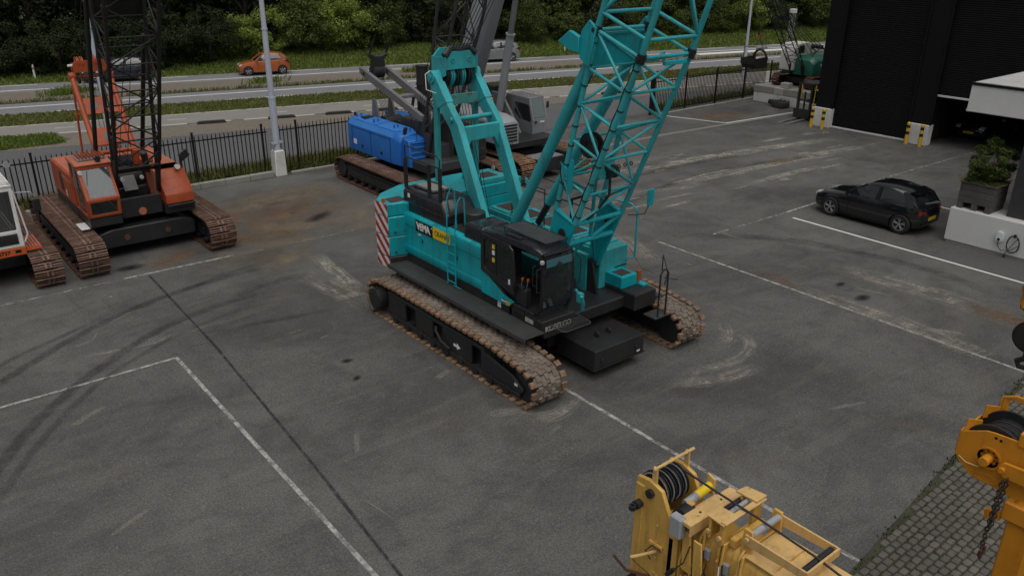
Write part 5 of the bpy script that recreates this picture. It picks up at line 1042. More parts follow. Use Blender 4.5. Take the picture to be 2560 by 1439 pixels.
CIR = [(24.75 - PY_, .5, .44), (30.45 - PY_, .5, .44)]; pit = .2
make_tracks(O, (4.42 - PX_, 8.16 - PX_), .82, CIR, shoe_flat(.82, pit, 'shoe_rust'), round(track_len(CIR) / pit))
MB().prism([(4.85 - PX_, .36), (4.85 - PX_, .8), (5.3 - PX_, .92), (7.3 - PX_, .92), (7.75 - PX_, .8), (7.75 - PX_, .36)], 'y', 25.6 - PY_, 26.3 - PY_).build('axle_beam', 'black_steel', O, bev=.03)
MB().prism([(4.85 - PX_, .3), (4.85 - PX_, .72), (5.6 - PX_, .95), (7.0 - PX_, .95), (7.75 - PX_, .72), (7.75 - PX_, .3)], 'y', 28.6 - PY_, 29.3 - PY_).build('axle_beam', 'black_steel', O, bev=.03)
for X in (5.7, 6.9): MB().cyl(v_(X, 25.6, .62), v_(X, 25.56, .62), .1, n=6).build('jack_pad', 'shoe_rust', O)
MB().b2(v_(5.3, 26.2, .35), v_(7.3, 28.8, .9)).build('carbody', 'black_steel', O, bev=.03); MB().cyl(v_(6.3, 27.5, .9), v_(6.3, 27.5, 1.1), .8, n=32).build('slewing_ring', 'black_steel', O)
MB().b2(v_(4.76, 26.9, 1.1), v_(7.84, 29.8, 1.4)).b2(v_(5.66, 25.9, 1.1), v_(6.94, 26.89, 1.4)).b2(v_(4.76, 25.52, 1.1), v_(5.655, 26.89, 1.4)).b2(v_(6.945, 25.6, 1.1), v_(7.84, 26.89, 1.4)).build('revolving_frame', 'black_steel', O, bev=.02)
MB().b2(v_(4.5, 25.62, 1.06), v_(4.75, 26.3, 1.1)).build('side_step', 'white_paint', O, bev=.01)
# cab
def prism_x(name, poly, a, b, mat, parent, **k): return MB().prism([(p[0] - PY_, p[1]) for p in poly], 'x', a - PX_, b - PX_).build(name, mat, parent, **k)
for X in (4.74, 5.60): prism_x('cab_side', [(25.5, 1.41), (25.42, 1.95), (25.98, 2.86), (26.12, 2.86), (25.60, 1.97), (25.64, 1.47), (26.9, 1.47), (26.9, 1.41)], X, X + .06, 'orange_red', O, bev=.01)
for X in (4.74, 5.60): prism_x('cab_pillar', [(26.84, 1.47), (26.84, 2.86), (27.0, 2.86), (27.0, 1.47)], X, X + .06, 'orange_red', O); prism_x('cab_window', [(25.66, 1.5), (25.63, 1.97), (26.13, 2.82), (26.83, 2.82), (26.83, 1.5)], X + .025, X + .035, 'glass_dark', O, smooth=0)
prism_x('cab_back', [(26.95, 1.41), (27.0, 1.41), (27.0, 2.86), (26.95, 2.86)], 4.8, 5.6, 'orange_red', O)
cab_roof = prism_x('cab_roof', [(25.9, 2.84), (25.86, 2.9), (26.0, 2.96), (27.0, 2.98), (27.05, 2.86)], 4.70, 5.70, 'orange_faded', O, bev=.02)
MB().b2(v_(4.72, 25.9, 2.75), v_(5.68, 25.98, 2.84)).build('visor', 'orange_red', O, bev=.01)
q = MB().slab([v_(4.85, 26.1, 2.99), v_(5.6, 26.1, 2.99), v_(5.6, 26.7, 3.01), v_(4.85, 26.7, 3.01)], .02).build('roof_grille', 'grille_grey', O)
for k in range(8): MB().b2(v_(4.9 + k * .095, 26.08, 3.02), v_(4.92 + k * .095, 26.75, 3.10)).build('guard_bar', 'orange_red', q)
MB().cyl(v_(5.35, 25.98, 3.02), v_(5.35, 25.9, 3.02), .08, n=16).build('work_lamp', 'black_steel', O); MB().cyl(v_(4.8, 25.86, 2.7), v_(4.8, 25.78, 2.7), .06, n=14).build('work_lamp', 'white_paint', O)
def on_front(x, t, off=0.):
    """point on the sloping windscreen plane"""
    y = 25.42 + (25.98 - 25.42) * t; z = 1.95 + (2.86 - 1.95) * t; return v_(x, y - off * .85, z + off * .52)
fm = MB(); fo = [(4.74, 0), (5.66, 0), (5.66, 1), (4.74, 1)]; fi = [(4.88, .07), (5.58, .06), (5.58, .93), (4.82, .9)]
pts = [on_front(x, t, .02) for x, t in fo] + [on_front(x, t, .02) for x, t in fi] + [on_front(x, t, -.03) for x, t in fo] + [on_front(x, t, -.03) for x, t in fi]
fs = []
for i in range(4): j = (i + 1) % 4; fs += [(i, j, 4 + j, 4 + i), (8 + i, 12 + i, 12 + j, 8 + j), (i, 8 + i, 8 + j, j), (4 + i, 4 + j, 12 + j, 12 + i)]
fm.add(pts, fs).build('windscreen_frame', 'orange_red', O, bev=.01)
glass('glass_sky', (.05, .07, .085), .02, .75)
MB().quad(*[on_front(x, t) for x, t in fi]).build('windscreen', 'glass_sky', O, smooth=0)
fm = MB(); fo = [(4.74, 1.41), (5.66, 1.41), (5.66, 1.95), (4.74, 1.95)]; fi = [(4.84, 1.5), (5.56, 1.5), (5.56, 1.87), (4.84, 1.87)]
yy = lambda z, o: v_(0, 25.5 - (z - 1.41) * .148 + o, z)
pts = [yy(z, o) + Vector((x, 0, 0)) for o in (-.02, .03) for q in (fo, fi) for x, z in q]
fm.add(pts, fs).build('lower_frame', 'orange_red', O, bev=.01); MB().quad(*[yy(z, 0) + Vector((x, 0, 0)) for x, z in fi]).build('lower_window', 'glass_dark', O, smooth=0)
bar('wiper', on_front(5.0, .85, .03), on_front(4.9, .45, .03), .008, 'black_steel', O, 6)
MB().b2(v_(5.0, 26.2, 1.5), v_(5.45, 26.7, 1.8)).b2(v_(5.02, 26.6, 1.8), v_(5.43, 26.75, 2.4)).build('seat', 'seat_black', O, bev=.03); MB().tube([v_(4.73, 26.0, 1.5), v_(4.66, 26.0, 1.6), v_(4.66, 26.15, 2.5), v_(4.73, 26.2, 2.6)], .014, 6).build('grab_rail', 'orange_red', O)
# body
MB().b2(v_(4.74, 27.02, 1.405), v_(5.75, 29.82, 2.36)).build('house_near', 'orange_red', O, bev=.025); MB().b2(v_(6.9, 26.2, 1.405), v_(7.84, 29.82, 2.36)).build('house_far', 'orange_faded', O, bev=.025); MB().b2(v_(5.76, 28.3, 1.405), v_(6.89, 29.8, 2.3)).build('house_rear', 'orange_faded', O, bev=.025)
MB().b2(v_(4.80, 27.05, 2.362), v_(5.7, 29.78, 2.38)).build('house_top', 'orange_faded', O); MB().b2(v_(4.732, 28.3, 1.6), v_(4.739, 28.7, 2.2)).build('vent', 'black_steel', O); lettering(O, 'SENNEBOGEN', .2, 'orange_faded', v_(4.735, 27.75, 2.1), (0, -1, 0), (0, 0, 1), bold=.004); MB().b2(v_(4.733, 27.95, 1.52), v_(4.739, 28.08, 1.72)).build('label_plate', 'white_paint', O)
fbx = prism_x('front_box', [(25.5, 1.42), (25.5, 1.71), (26.15, 2.36), (26.9, 2.36), (26.9, 1.42)], 6.97, 7.82, 'orange_red', O, bev=.02)
for t in (.25, .62):
    y = 25.5 + .65 * t; z = 1.71 + .65 * t; MB().slab([v_(7.2, y, z), v_(7.6, y, z), v_(7.6, y + .14, z + .02), v_(7.2, y + .14, z + .02)], .01).add([v_(7.2, y + .14, z + .02), v_(7.6, y + .14, z + .02), v_(7.6, y + .14, z + .14), v_(7.2, y + .14, z + .14)], [(0, 1, 2, 3)]).add([v_(7.2, y - .0, z), v_(7.2, y + .14, z + .02), v_(7.2, y + .14, z + .14)], [(0, 1, 2)]).build('step_tread', 'orange_red', fbx)
MB().b2(v_(6.98, 25.46, 1.33), v_(7.83, 25.62, 1.40)).build('bumper', 'black_steel', O, bev=.01)
MB().b2(v_(7.75, 26.1, 2.36), v_(7.79, 26.14, 2.75)).build('mirror_arm', 'black_steel', O); MB().box(v_(7.85, 26.05, 2.75), (.32, .06, .26), (0, -30, 10)).build('mirror', 'black_steel', O, bev=.02); MB().cyl(v_(7.6, 26.1, 2.4), v_(7.6, 26.0, 2.42), .08, n=14).build('work_lamp', 'white_paint', O)
# machinery between
MB().b2(v_(5.8, 26.8, 1.4), v_(6.85, 28.28, 1.8)).build('machinery_bed', 'black_steel', O, bev=.02); MB().cyl(v_(5.85, 27.3, 2.0), v_(6.8, 27.3, 2.0), .36, n=24).build('winch_drum', 'black_steel', O); MB().cyl(v_(5.85, 28.0, 2.25), v_(6.8, 28.0, 2.25), .3, n=24).build('winch_drum', 'black_steel', O); MB().slab([v_(6.1, 26.6, 1.75), v_(6.5, 26.6, 1.75), v_(6.5, 26.9, 2.15), v_(6.1, 26.9, 2.15)], .03).build('cover_plate', 'grey_steel', O)
MB().b2(v_(5.7, 25.75, 1.15), v_(6.9, 25.85, 1.75)).build('front_plate', 'black_steel', O, bev=.02); MB().cyl(v_(6.3, 25.75, 1.3), v_(6.3, 25.71, 1.3), .12, n=8).build('anchor_boss', 'orange_faded', O)
for X in (6.05, 6.62): MB().cyl(v_(X, 26.5, 2.15), v_(X, 26.44, 2.15), .06, n=12).build('work_lamp', 'white_paint', O)
# boom
bt = [(5.66, 24.55, 7.85), (5.66, 23.4, 7.33), (7.0, 23.4, 7.33), (7.0, 24.55, 7.85)]; bb = [(5.72, 25.72, 2.95), (5.72, 25.42, 2.85), (6.94, 25.42, 2.85), (6.94, 25.72, 2.95)]
bt = [v_(*p) for p in bt]; bb = [v_(*p) for p in bb]; axo = (bt[1] - bb[1]).normalized()
lattice(O, bb, bt, 6, .055, .022, 'boom_black'); lattice(O, bt, [p + axo * 6 for p in bt], 4, .055, .024, 'boom_black', flip=1)
for i in range(4): MB().ring(bt[i] - axo * .08, bt[i] + axo * .08, .085, .02, 12).build('chord_joint', 'boom_black', O)
MB().slab([bt[0] + axo * .2, bt[3] + axo * .2, bt[3] - axo * 1.0, bt[0] - axo * 1.0], .04).build('boom_plate', 'boom_black', O)
for X in (5.72, 6.94): MB().slab([v_(X, 25.78, 3.0), v_(X, 25.4, 2.9), v_(X, 25.95, 1.75), v_(X, 26.15, 1.75)], .08).build('boom_foot', 'boom_black', O, bev=.01)
q = MB().slab([v_(5.75, 25.4, 2.75), v_(6.92, 25.4, 2.75), v_(6.92, 25.75, 2.55), v_(5.75, 25.75, 2.55)], .05).build('foot_plate', 'boom_black', O, bev=.01); MB().cyl(v_(6.72, 25.48, 2.73), v_(6.72, 25.47, 2.75), .08, n=16).build('disc', 'orange_faded', q)
bar('lacing_bar', v_(5.72, 25.42, 3.1), v_(6.33, 25.5, 2.65), .03, 'boom_black', O); bar('lacing_bar', v_(6.94, 25.42, 3.1), v_(6.33, 25.5, 2.65), .03, 'boom_black', O)
bar('backstop_tube', v_(5.55, 27.2, 2.4), v_(5.62, 24.9, 7.6), .065, 'boom_black', O, 12); bar('backstop_tube', v_(6.95, 27.4, 2.4), v_(6.95, 25.0, 6.5), .065, 'boom_black', O, 12); MB().cyl(v_(6.85, 26.6, 2.3), v_(6.75, 26.3, 2.95), .1, n=16).build('cylinder', 'dark_grey', O)
# gantry
for X in (5.68, 6.78):
    a, b = v_(X, 28.8, 5.0), v_(X, 27.35, 2.75); MB().cyl(a, b, .085, n=16).build('gantry_leg', 'orange_red', O); MB().cyl(a - Vector((.09, 0, 0)), a + Vector((.09, 0, 0)), .12, n=16).build('gantry_pin', 'orange_red', O); bar('rear_strut', v_(X, 29.5, 2.35), a, .035, 'orange_red', O, 10); MB().cyl(v_(X, 29.15, 3.65), v_(X, 29.1, 3.8), .06, n=10).build('strut_joint', 'orange_red', O); MB().b2(v_(X - .1, 27.2, 2.36), v_(X + .1, 27.5, 2.85)).build('gantry_foot', 'orange_red', O, bev=.02)
for t0, t1, hs_ in ((.28, .48, (.3, .74)), (.66, .88, (.42,))):
    p = lambda X, t: lerp(v_(X, 28.8, 5.0), v_(X, 27.35, 2.75), t)
    q = MB().slab([p(5.72, t0), p(6.74, t0), p(6.74, t1), p(5.72, t1)], .03).build('gantry_plate', 'orange_red', O)
    for u in hs_:
        c_ = p(5.72 + 1.02 * u, (t0 + t1) / 2); nrm = Vector((0, -.84, .54)); MB().cyl(c_ - nrm * .02, c_ + nrm * .022, .13, n=20).build('plate_opening', 'asphalt_road', q)
bar('gantry_pipe', v_(5.6, 27.38, 2.85), v_(6.9, 27.38, 2.85), .07, 'orange_red', O, 12); bar('gantry_pipe', v_(5.68, 27.55, 3.05), v_(6.78, 27.55, 3.05), .04, 'orange_red', O, 10); bar('gantry_pipe', v_(5.68, 28.8, 4.98), v_(6.78, 28.8, 4.98), .06, 'orange_red', O, 12)
hb = MB().prism([(5.74 - PX_, 5.12), (6.72 - PX_, 5.12), (6.72 - PX_, 5.42), (6.5 - PX_, 5.52), (6.3 - PX_, 5.45), (6.0 - PX_, 5.48), (5.85 - PX_, 5.48), (5.74 - PX_, 5.38)], 'y', 28.65 - PY_, 28.72 - PY_).prism([(5.74 - PX_, 5.12), (6.72 - PX_, 5.12), (6.72 - PX_, 5.42), (5.74 - PX_, 5.38)], 'y', 28.95 - PY_, 29.0 - PY_).build('head_block', 'orange_red', O)
for X in (5.9, 6.02, 6.4, 6.55): sheave(MB(), v_(X, 28.83, 5.38), (1, 0, 0), .2, .07, 20).build('head_sheave', 'orange_red', O)
bar('head_axle', v_(5.62, 28.83, 5.32), v_(6.85, 28.83, 5.32), .04, 'white_paint', O); sheave(MB(), v_(5.86, 28.8, 4.92), (1, 0, 0), .16, .06, 18).build('head_sheave', 'black_steel', O)
for k in range(5): bar('hoist_rope', v_(5.85 + .15 * k, 28.8, 5.4), v_(5.9 + .12 * k, 24.3, 11), .008, 'wire', O, 6); bar('hoist_rope', v_(5.95 + .12 * k, 28.7, 5.2), v_(6.0 + .12 * k, 28.0, 2.5), .008, 'wire', O, 6)
bar('hoist_rope', v_(6.2, 27.3, 2.3), v_(6.33, 24.2, 7), .01, 'wire', O, 6); bar('hoist_rope', v_(6.45, 27.3, 2.3), v_(6.5, 24.2, 7), .01, 'wire', O, 6); MB().cyl(v_(6.95, 27.0, 2.36), v_(6.95, 26.9, 2.62), .2, n=20).build('air_filter', 'orange_red', O)

# ---------------------------------------------------------------- white and orange machine at the left edge
PX_, PY_ = 1.25, 27.4
Wm = thing('crawler_crane', 'white and orange crawler crane cut off by the left edge', 'crawler crane', (PX_, PY_, 0))
CIR = [(24.72 - PY_, .46, .4), (29.9 - PY_, .46, .4)]
make_tracks(Wm, (-2.03, 2.03), .74, CIR, shoe_flat(.74, .2, 'shoe_rust'), round(track_len(CIR) / .2))
MB().b2(v_(-.5, 25.8, .3), v_(3.0, 28.6, .7)).build('carbody', 'black_steel', Wm, bev=.03); MB().cyl(v_(1.25, 27.2, .7), v_(1.25, 27.2, .95), .8, n=28).build('slewing_ring', 'black_steel', Wm)
paint('signal_orange', (.62, .12, .02), .45, .1, .3)
MB().b2(v_(-.4, 25.1, .8), v_(2.88, 29.8, .94)).build('revolving_frame', 'black_steel', Wm)
bd = MB().b2(v_(1.6, 24.92, .92), v_(2.93, 24.97, 1.14)).b2(v_(2.88, 24.975, .92), v_(2.93, 29.7, 1.14)).build('orange_band', 'signal_orange', Wm, bev=.01); lettering(bd, '14737', .15, 'sign_black', v_(2.35, 24.915, 1.03), (1, 0, 0), (0, 0, 1), bold=.003); MB().b2(v_(2.66, 24.912, 1.0), v_(2.80, 24.918, 1.08)).build('lamp', 'sign_black', bd)
fm = MB(); fo = [(1.7, 1.15), (2.92, 1.15), (2.92, 2.78), (1.7, 2.78)]; fi = [(1.8, 1.62), (2.82, 1.62), (2.84, 2.68), (1.8, 2.68)]; fs4 = fs
pts = [v_(x, 24.95 + o + (z - 1.15) * .08, z) for o in (-.02, .05) for q in (fo, fi) for x, z in q]; cf = fm.add(pts, fs4).build('cab_front', 'white_paint', Wm, bev=.015)
MB().quad(*[v_(x, 24.95 + (z - 1.15) * .08, z) for x, z in fi]).build('windscreen', 'glass_car', Wm, smooth=0); MB().b2(v_(1.8, 24.925, 1.24), v_(2.8, 24.93, 1.54)).build('lower_window', 'glass_car', Wm, bev=.02)
MB().b2(v_(1.72, 25.12, 1.15), v_(2.90, 26.8, 1.2)).b2(v_(2.86, 25.12, 1.2), v_(2.92, 25.2, 2.78)).b2(v_(2.86, 26.7, 1.2), v_(2.92, 26.8, 2.78)).b2(v_(1.72, 26.74, 1.2), v_(2.85, 26.8, 2.78)).build('cab_shell', 'white_paint', Wm, bev=.01); MB().b2(v_(2.885, 25.21, 1.25), v_(2.892, 26.69, 2.75)).build('side_window', 'glass_dark', Wm)
rf = MB().b2(v_(1.68, 25.05, 2.785), v_(2.94, 26.85, 2.86)).build('cab_roof', 'white_paint', Wm, bev=.02)
for k in range(8): MB().b2(v_(1.7, 25.1 + k * .2, 2.9), v_(2.88, 25.15 + k * .2, 2.93)).build('guard_bar', 'white_paint', rf)
MB().b2(v_(1.7, 25.05, 2.88), v_(1.74, 26.7, 2.94)).b2(v_(2.86, 25.05, 2.88), v_(2.9, 26.7, 2.94)).build('guard_frame', 'white_paint', rf); MB().cyl(v_(3.1, 26.4, 3.1), v_(3.1, 26.35, 3.1), .09, n=14).build('mirror', 'galv', Wm); MB().tube([v_(2.9, 25.2, 2.6), v_(3.35, 25.0, 2.6), v_(3.42, 25.0, 2.45)], .014, 6).build('mirror_arm', 'galv', Wm); MB().box(v_(3.42, 25.0, 2.22), (.2, .07, .36), (0, 0, 10)).build('mirror', 'black_steel', Wm, bev=.02); MB().tube([v_(2.93, 25.1, 2.7), v_(3.0, 25.05, 2.1), v_(3.06, 25.02, 1.45), v_(2.95, 25.0, 1.25)], .022, 8).build('grab_rail', 'white_paint', Wm)
for k in range(5): MB().b2(v_(2.95 + k * .075, 24.98, 1.06), v_(3.005 + k * .075, 26.1, 1.09)).build('step_slat', 'orange_faded', Wm)
MB().b2(v_(2.94, 24.95, 1.0), v_(3.33, 25.0, 1.055)).build('step_edge', 'signal_orange', Wm); MB().b2(v_(-.3, 26.85, 1.15), v_(2.86, 29.7, 2.3)).build('house', 'white_paint', Wm, bev=.03); MB().b2(v_(-.3, 25.0, 1.15), v_(1.6, 26.8, 1.7)).build('front_deck', 'black_steel', Wm, bev=.02)
bar('wiper', v_(2.75, 24.94, 1.7), v_(2.55, 24.98, 2.2), .012, 'grey_steel', Wm, 6); bar('wiper', v_(2.68, 24.94, 1.7), v_(2.5, 24.98, 2.15), .01, 'grey_steel', Wm, 6)

# ---------------------------------------------------------------- blue crane with grey gantry
PX_, PY_ = 17.3, 27.5
Bc = thing('crawler_crane', 'blue bodied crawler crane with grey gantry, behind the teal crane', 'crawler crane', (PX_, PY_, 0))
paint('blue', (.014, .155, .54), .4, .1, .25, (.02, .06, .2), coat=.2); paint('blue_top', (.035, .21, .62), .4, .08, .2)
CIR = [(24.5 - PY_, .47, .41), (29.5 - PY_, .47, .41)]
make_tracks(Bc, (15.28 - PX_, 19.32 - PX_), .76, CIR, shoe_flat(.76, .2, 'shoe_rust'), round(track_len(CIR) / .2))
MB().b2(v_(15.7, 25.8, .3), v_(18.9, 28.8, .75)).build('carbody', 'black_steel', Bc, bev=.03); MB().cyl(v_(17.3, 27.3, .75), v_(17.3, 27.3, 1.0), .85, n=32).build('slewing_ring', 'black_steel', Bc); MB().b2(v_(16.2, 25.0, .95), v_(18.4, 30.5, 1.3)).build('revolving_frame', 'dark_grey', Bc, bev=.03)
def blue_house(x0, x1, s):
    """bevelled cabinet; s=+1 when the outer side is at x0"""
    out = [(x0 if s > 0 else x1, .98), (x0 if s > 0 else x1, 2.0), ((x0 + .14) if s > 0 else (x1 - .14), 2.2), ((x1 - .02) if s > 0 else (x0 + .02), 2.28), (x1 if s > 0 else x0, .98)]
    secs = []
    for y, dz, c in ((30.68, 0, .12), (30.55, 0, 0), (28.7, 0, 0), (26.95, 0, 0), (26.55, -.12, .1)): secs.append([v_(X + (c if (X < (x0 + x1) / 2) else -c) * .6, y, z + (dz if z > 1.5 else 0)) for X, z in out])
    return MB().loft(secs).build('cabinet', 'blue', Bc, bev=.012)
cbn = blue_house(15.95, 16.85, 1); blue_house(17.75, 18.65, -1)
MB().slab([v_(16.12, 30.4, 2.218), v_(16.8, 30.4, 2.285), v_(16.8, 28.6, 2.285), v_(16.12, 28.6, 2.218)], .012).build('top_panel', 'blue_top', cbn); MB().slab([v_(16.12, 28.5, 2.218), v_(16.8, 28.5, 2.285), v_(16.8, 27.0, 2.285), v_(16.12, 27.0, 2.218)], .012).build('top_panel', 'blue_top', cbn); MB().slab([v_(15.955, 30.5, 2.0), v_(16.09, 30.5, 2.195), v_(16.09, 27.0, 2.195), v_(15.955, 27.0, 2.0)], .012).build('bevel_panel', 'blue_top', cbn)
for y in (28.7, 27.2, 30.2): MB().b2(v_(15.94, y - .008, 1.05), v_(15.948, y + .008, 1.98)).build('seam', 'sign_black', cbn)
MB().b2(v_(15.94, 27.2, 1.92), v_(15.948, 30.2, 1.935)).build('seam', 'sign_black', cbn)
for y, z in ((29.4, 1.2), (27.9, 1.2)): MB().b2(v_(15.938, y - .07, z), v_(15.948, y + .07, z + .1)).build('latch', 'sign_black', cbn)
MB().b2(v_(15.936, 29.85, 1.25), v_(15.946, 30.1, 1.45)).build('label_plate', 'sign_white', cbn); MB().b2(v_(16.3, 29.7, 2.29), v_(16.75, 30.1, 2.30)).build('vent', 'sign_black', cbn)
for X, Y in ((16.3, 30.35), (16.5, 30.35), (16.25, 28.9), (16.45, 28.9), (16.35, 27.5), (16.5, 27.5)): MB().cyl(v_(X, Y, 2.22), v_(X, Y, 2.38), .035, n=10).build('lifting_stud', 'blue', cbn)
bc = MB().prism([(26.58 - PY_, 1.0), (26.58 - PY_, 2.1), (26.1 - PY_, 2.0), (26.02 - PY_, 1.0)], 'x', 16.1 - PX_, 16.85 - PX_).build('front_step_box', 'blue', Bc, bev=.02)
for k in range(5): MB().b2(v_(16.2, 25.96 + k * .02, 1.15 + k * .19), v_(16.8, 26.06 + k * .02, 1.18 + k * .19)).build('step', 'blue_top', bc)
for X in (16.45, 16.85): MB().tube([v_(X, 26.1, 2.0), v_(X, 26.1, 2.8), v_(X, 26.35, 2.85), v_(X, 26.55, 2.25)], .016, 6).build('handrail', 'dark_grey', Bc)
MB().box(v_(16.15, 26.4, 2.35), (.14, .1, .3), (20, 0, 0)).build('mirror', 'black_steel', Bc, bev=.02); MB().ring(v_(16.55, 25.6, 2.75), v_(16.55, 25.57, 2.75), .16, .13, 20).build('round_mirror', 'dark_grey', Bc)
qc = MB().b2(v_(17.95, 24.75, 1.2), v_(18.75, 26.1, 2.65)).build('cab', 'dark_grey', Bc, bev=.05, seg=2); MB().b2(v_(18.03, 24.735, 1.75), v_(18.67, 24.745, 2.55)).build('windscreen', 'glass_car', qc); MB().b2(v_(17.94, 24.9, 1.7), v_(17.948, 25.95, 2.52)).build('side_window', 'glass_car', qc); MB().b2(v_(18.03, 24.735, 1.28), v_(18.67, 24.745, 1.65)).build('lower_window', 'glass_car', qc)
MB().b2(v_(16.96, 26.3, 1.8), v_(17.64, 28.0, 2.55)).build('centre_house', 'dark_grey', Bc, bev=.03)
# grey centre section, gantry
MB().b2(v_(16.9, 25.6, 1.3), v_(17.72, 30.4, 1.8)).build('machinery_bed', 'dark_grey', Bc); MB().cyl(v_(16.92, 28.2, 2.0), v_(17.7, 28.2, 2.0), .35, n=24).build('winch_drum', 'black_steel', Bc); MB().cyl(v_(16.92, 29.3, 2.0), v_(17.7, 29.3, 2.0), .35, n=24).build('winch_drum', 'black_steel', Bc)
for X in (16.92, 17.68): MB().slab([v_(X, 26.9, 1.4), v_(X, 26.5, 2.6), v_(X, 26.0, 3.0), v_(X, 25.4, 2.2), v_(X, 25.5, 1.3)], .07).build('side_frame', 'dark_grey', Bc, bev=.01); MB().slab([v_(X, 30.2, 1.8), v_(X, 30.05, 2.95), v_(X, 29.85, 2.95), v_(X, 29.6, 2.3), v_(X, 29.4, 1.8)], .08).build('rear_bracket', 'grey_steel', Bc)
gh = [(16.75, 30.6, 4.05), (17.85, 30.6, 4.05)]; gf = [(16.85, 26.2, 2.75), (17.75, 26.2, 2.75)]
for a, b in zip(gh, gf):
    a, b = v_(*a), v_(*b); sec = lambda p, h_: [p + Vector((-.08, 0, -h_)), p + Vector((.08, 0, -h_)), p + Vector((.08, 0, h_)), p + Vector((-.08, 0, h_))]
    q = MB().loft([sec(a, .13), sec(lerp(a, b, .1), .16), sec(lerp(a, b, .6), .16), sec(b, .12)]).build('gantry_beam', 'grey_steel', Bc, bev=.012); MB().cyl(a + Vector((-.1, -.35, -.1)), a + Vector((.1, -.35, -.1)), .07, n=14).build('beam_eye', 'black_steel', q)
MB().b2(v_(16.84, 28.1, 3.2), v_(17.76, 28.5, 3.32)).build('gantry_cross', 'grey_steel', Bc, bev=.015); bar('gantry_strut', v_(17.72, 28.2, 3.2), v_(17.72, 28.6, 1.9), .06, 'dark_grey', Bc)
for k in range(5): sheave(MB(), v_(17.08 + k * .1, 30.2, 4.0), (1, 0, 0), .26, .07, 20).build('gantry_sheave', 'dark_grey', Bc)
yk = MB().prism([(17.0 - PX_, 4.2), (17.6 - PX_, 4.2), (17.55 - PX_, 4.5), (17.72 - PX_, 4.62), (17.70 - PX_, 4.74), (17.45 - PX_, 4.62), (17.15 - PX_, 4.62), (16.90 - PX_, 4.74), (16.88 - PX_, 4.62), (17.05 - PX_, 4.5)], 'y', 30.05 - PY_, 30.3 - PY_).build('bridle_yoke', 'black_steel', Bc, bev=.015)
for X, e in ((16.92, 16.9), (17.68, 17.7)): MB().tube([v_(X, 30.15, 4.66), v_(X + .06, 29.9, 5.2), v_(X + .08, 29.75, 5.45)], [.045, .04, .015], 8).build('pendant_socket', 'black_steel', Bc); bar('pendant_rope', v_(X + .08, 29.75, 5.4), v_(e, 24.2, 13), .012, 'wire', Bc, 6)
for k in range(9): bar('hoist_rope', v_(17.06 + k * .055, 30.15, 3.8), v_(17.0 + k * .07, 29.4, 2.2), .01, 'wire', Bc, 6)
ac = MB().cyl(v_(18.35, 28.5, 2.2), v_(18.35, 28.5, 4.35), .24, n=24).build('exhaust_tower', 'black_steel', Bc)
for z in (3.0, 3.6, 4.3): MB().ring(v_(18.35, 28.5, z), v_(18.35, 28.5, z + .05), .27, .2, 24).build('band', 'black_steel', ac)
# boom of the blue crane
lt = [v_(16.68, 24.75, 7.0), v_(16.68, 23.75, 6.75), v_(17.92, 23.75, 6.75), v_(17.92, 24.75, 7.0)]; lb = [v_(16.8, 26.05, 2.3), v_(16.8, 25.65, 2.25), v_(17.8, 25.65, 2.25), v_(17.8, 26.05, 2.3)]
lattice(Bc, lb, lt, 4, .06, .026, 'dark_grey'); a_ = (lt[0] - lb[0]).normalized(); lattice(Bc, lt, [p + a_ * 6 for p in lt], 4, .06, .026, 'dark_grey', flip=1)
for X in (16.8, 17.8): MB().slab([v_(X, 26.1, 2.3), v_(X, 25.6, 2.25), v_(X, 25.85, 1.4), v_(X, 26.05, 1.4)], .08).build('boom_foot', 'dark_grey', Bc)
for k in range(6): bar('hoist_rope', v_(17.0 + k * .12, 26.8, 3.0), v_(17.05 + k * .1, 23.3, 11), .009, 'wire', Bc, 6)

# ---------------------------------------------------------------- grey telescopic crawler crane
PX_, PY_ = 21.9, 27.4
Gc = thing('telescopic_crane', 'grey telescopic crawler crane with silver cab, behind the teal boom', 'crawler crane', (PX_, PY_, 0))
paint('silver', (.32, .33, .345), .4, .06, .3, (.1, .1, .1), metal=.1); paint('silver_dark', (.16, .165, .17), .45, .1, .3); paint('boom_grey', (.30, .31, .33), .4, .05, .2)
CIR = [(24.6 - PY_, .5, .43), (30.0 - PY_, .5, .43)]
make_tracks(Gc, (20.45 - PX_, 23.35 - PX_), .84, CIR, shoe_flat(.84, .22, 'shoe_orange'), round(track_len(CIR) / .22))
MB().b2(v_(20.9, 25.9, .35), v_(22.9, 29, .9)).build('carbody', 'black_steel', Gc, bev=.03); MB().cyl(v_(21.9, 27.3, .9), v_(21.9, 27.3, 1.12), .8, n=32).build('slewing_ring', 'black_steel', Gc)
gw = MB().b2(v_(21.1, 24.5, .3), v_(22.6, 25.4, .85)).build('carbody_weight', 'black_steel', Gc, bev=.02); ground_mat('gravel_top', (.2, .2, .2), speck=.9, blot=.4, fine=25); MB().b2(v_(21.14, 24.54, .851), v_(22.56, 25.36, .86)).build('weight_top', 'gravel_top', gw); MB().b2(v_(21.2, 24.492, .6), v_(21.4, 24.498, .75)).build('label_plate', 'sign_white', gw)
MB().b2(v_(20.3, 25.6, 1.12), v_(23.1, 31.0, 1.4)).build('revolving_frame', 'black_steel', Gc, bev=.03)
hd = MB(); secs = []
for y, zt, z0 in ((29.8, 2.5, 1.42), (26.2, 2.5, 1.42), (25.75, 2.42, 1.42), (25.5, 2.28, 1.36)): secs.append([v_(19.95, y, z0), v_(19.95, y, zt - .2), v_(20.12, y, zt), v_(20.85, y, zt), v_(20.95, y, zt - .1), v_(20.95, y, z0)])
hood = hd.loft(secs).build('engine_hood', 'silver', Gc, bev=.02)
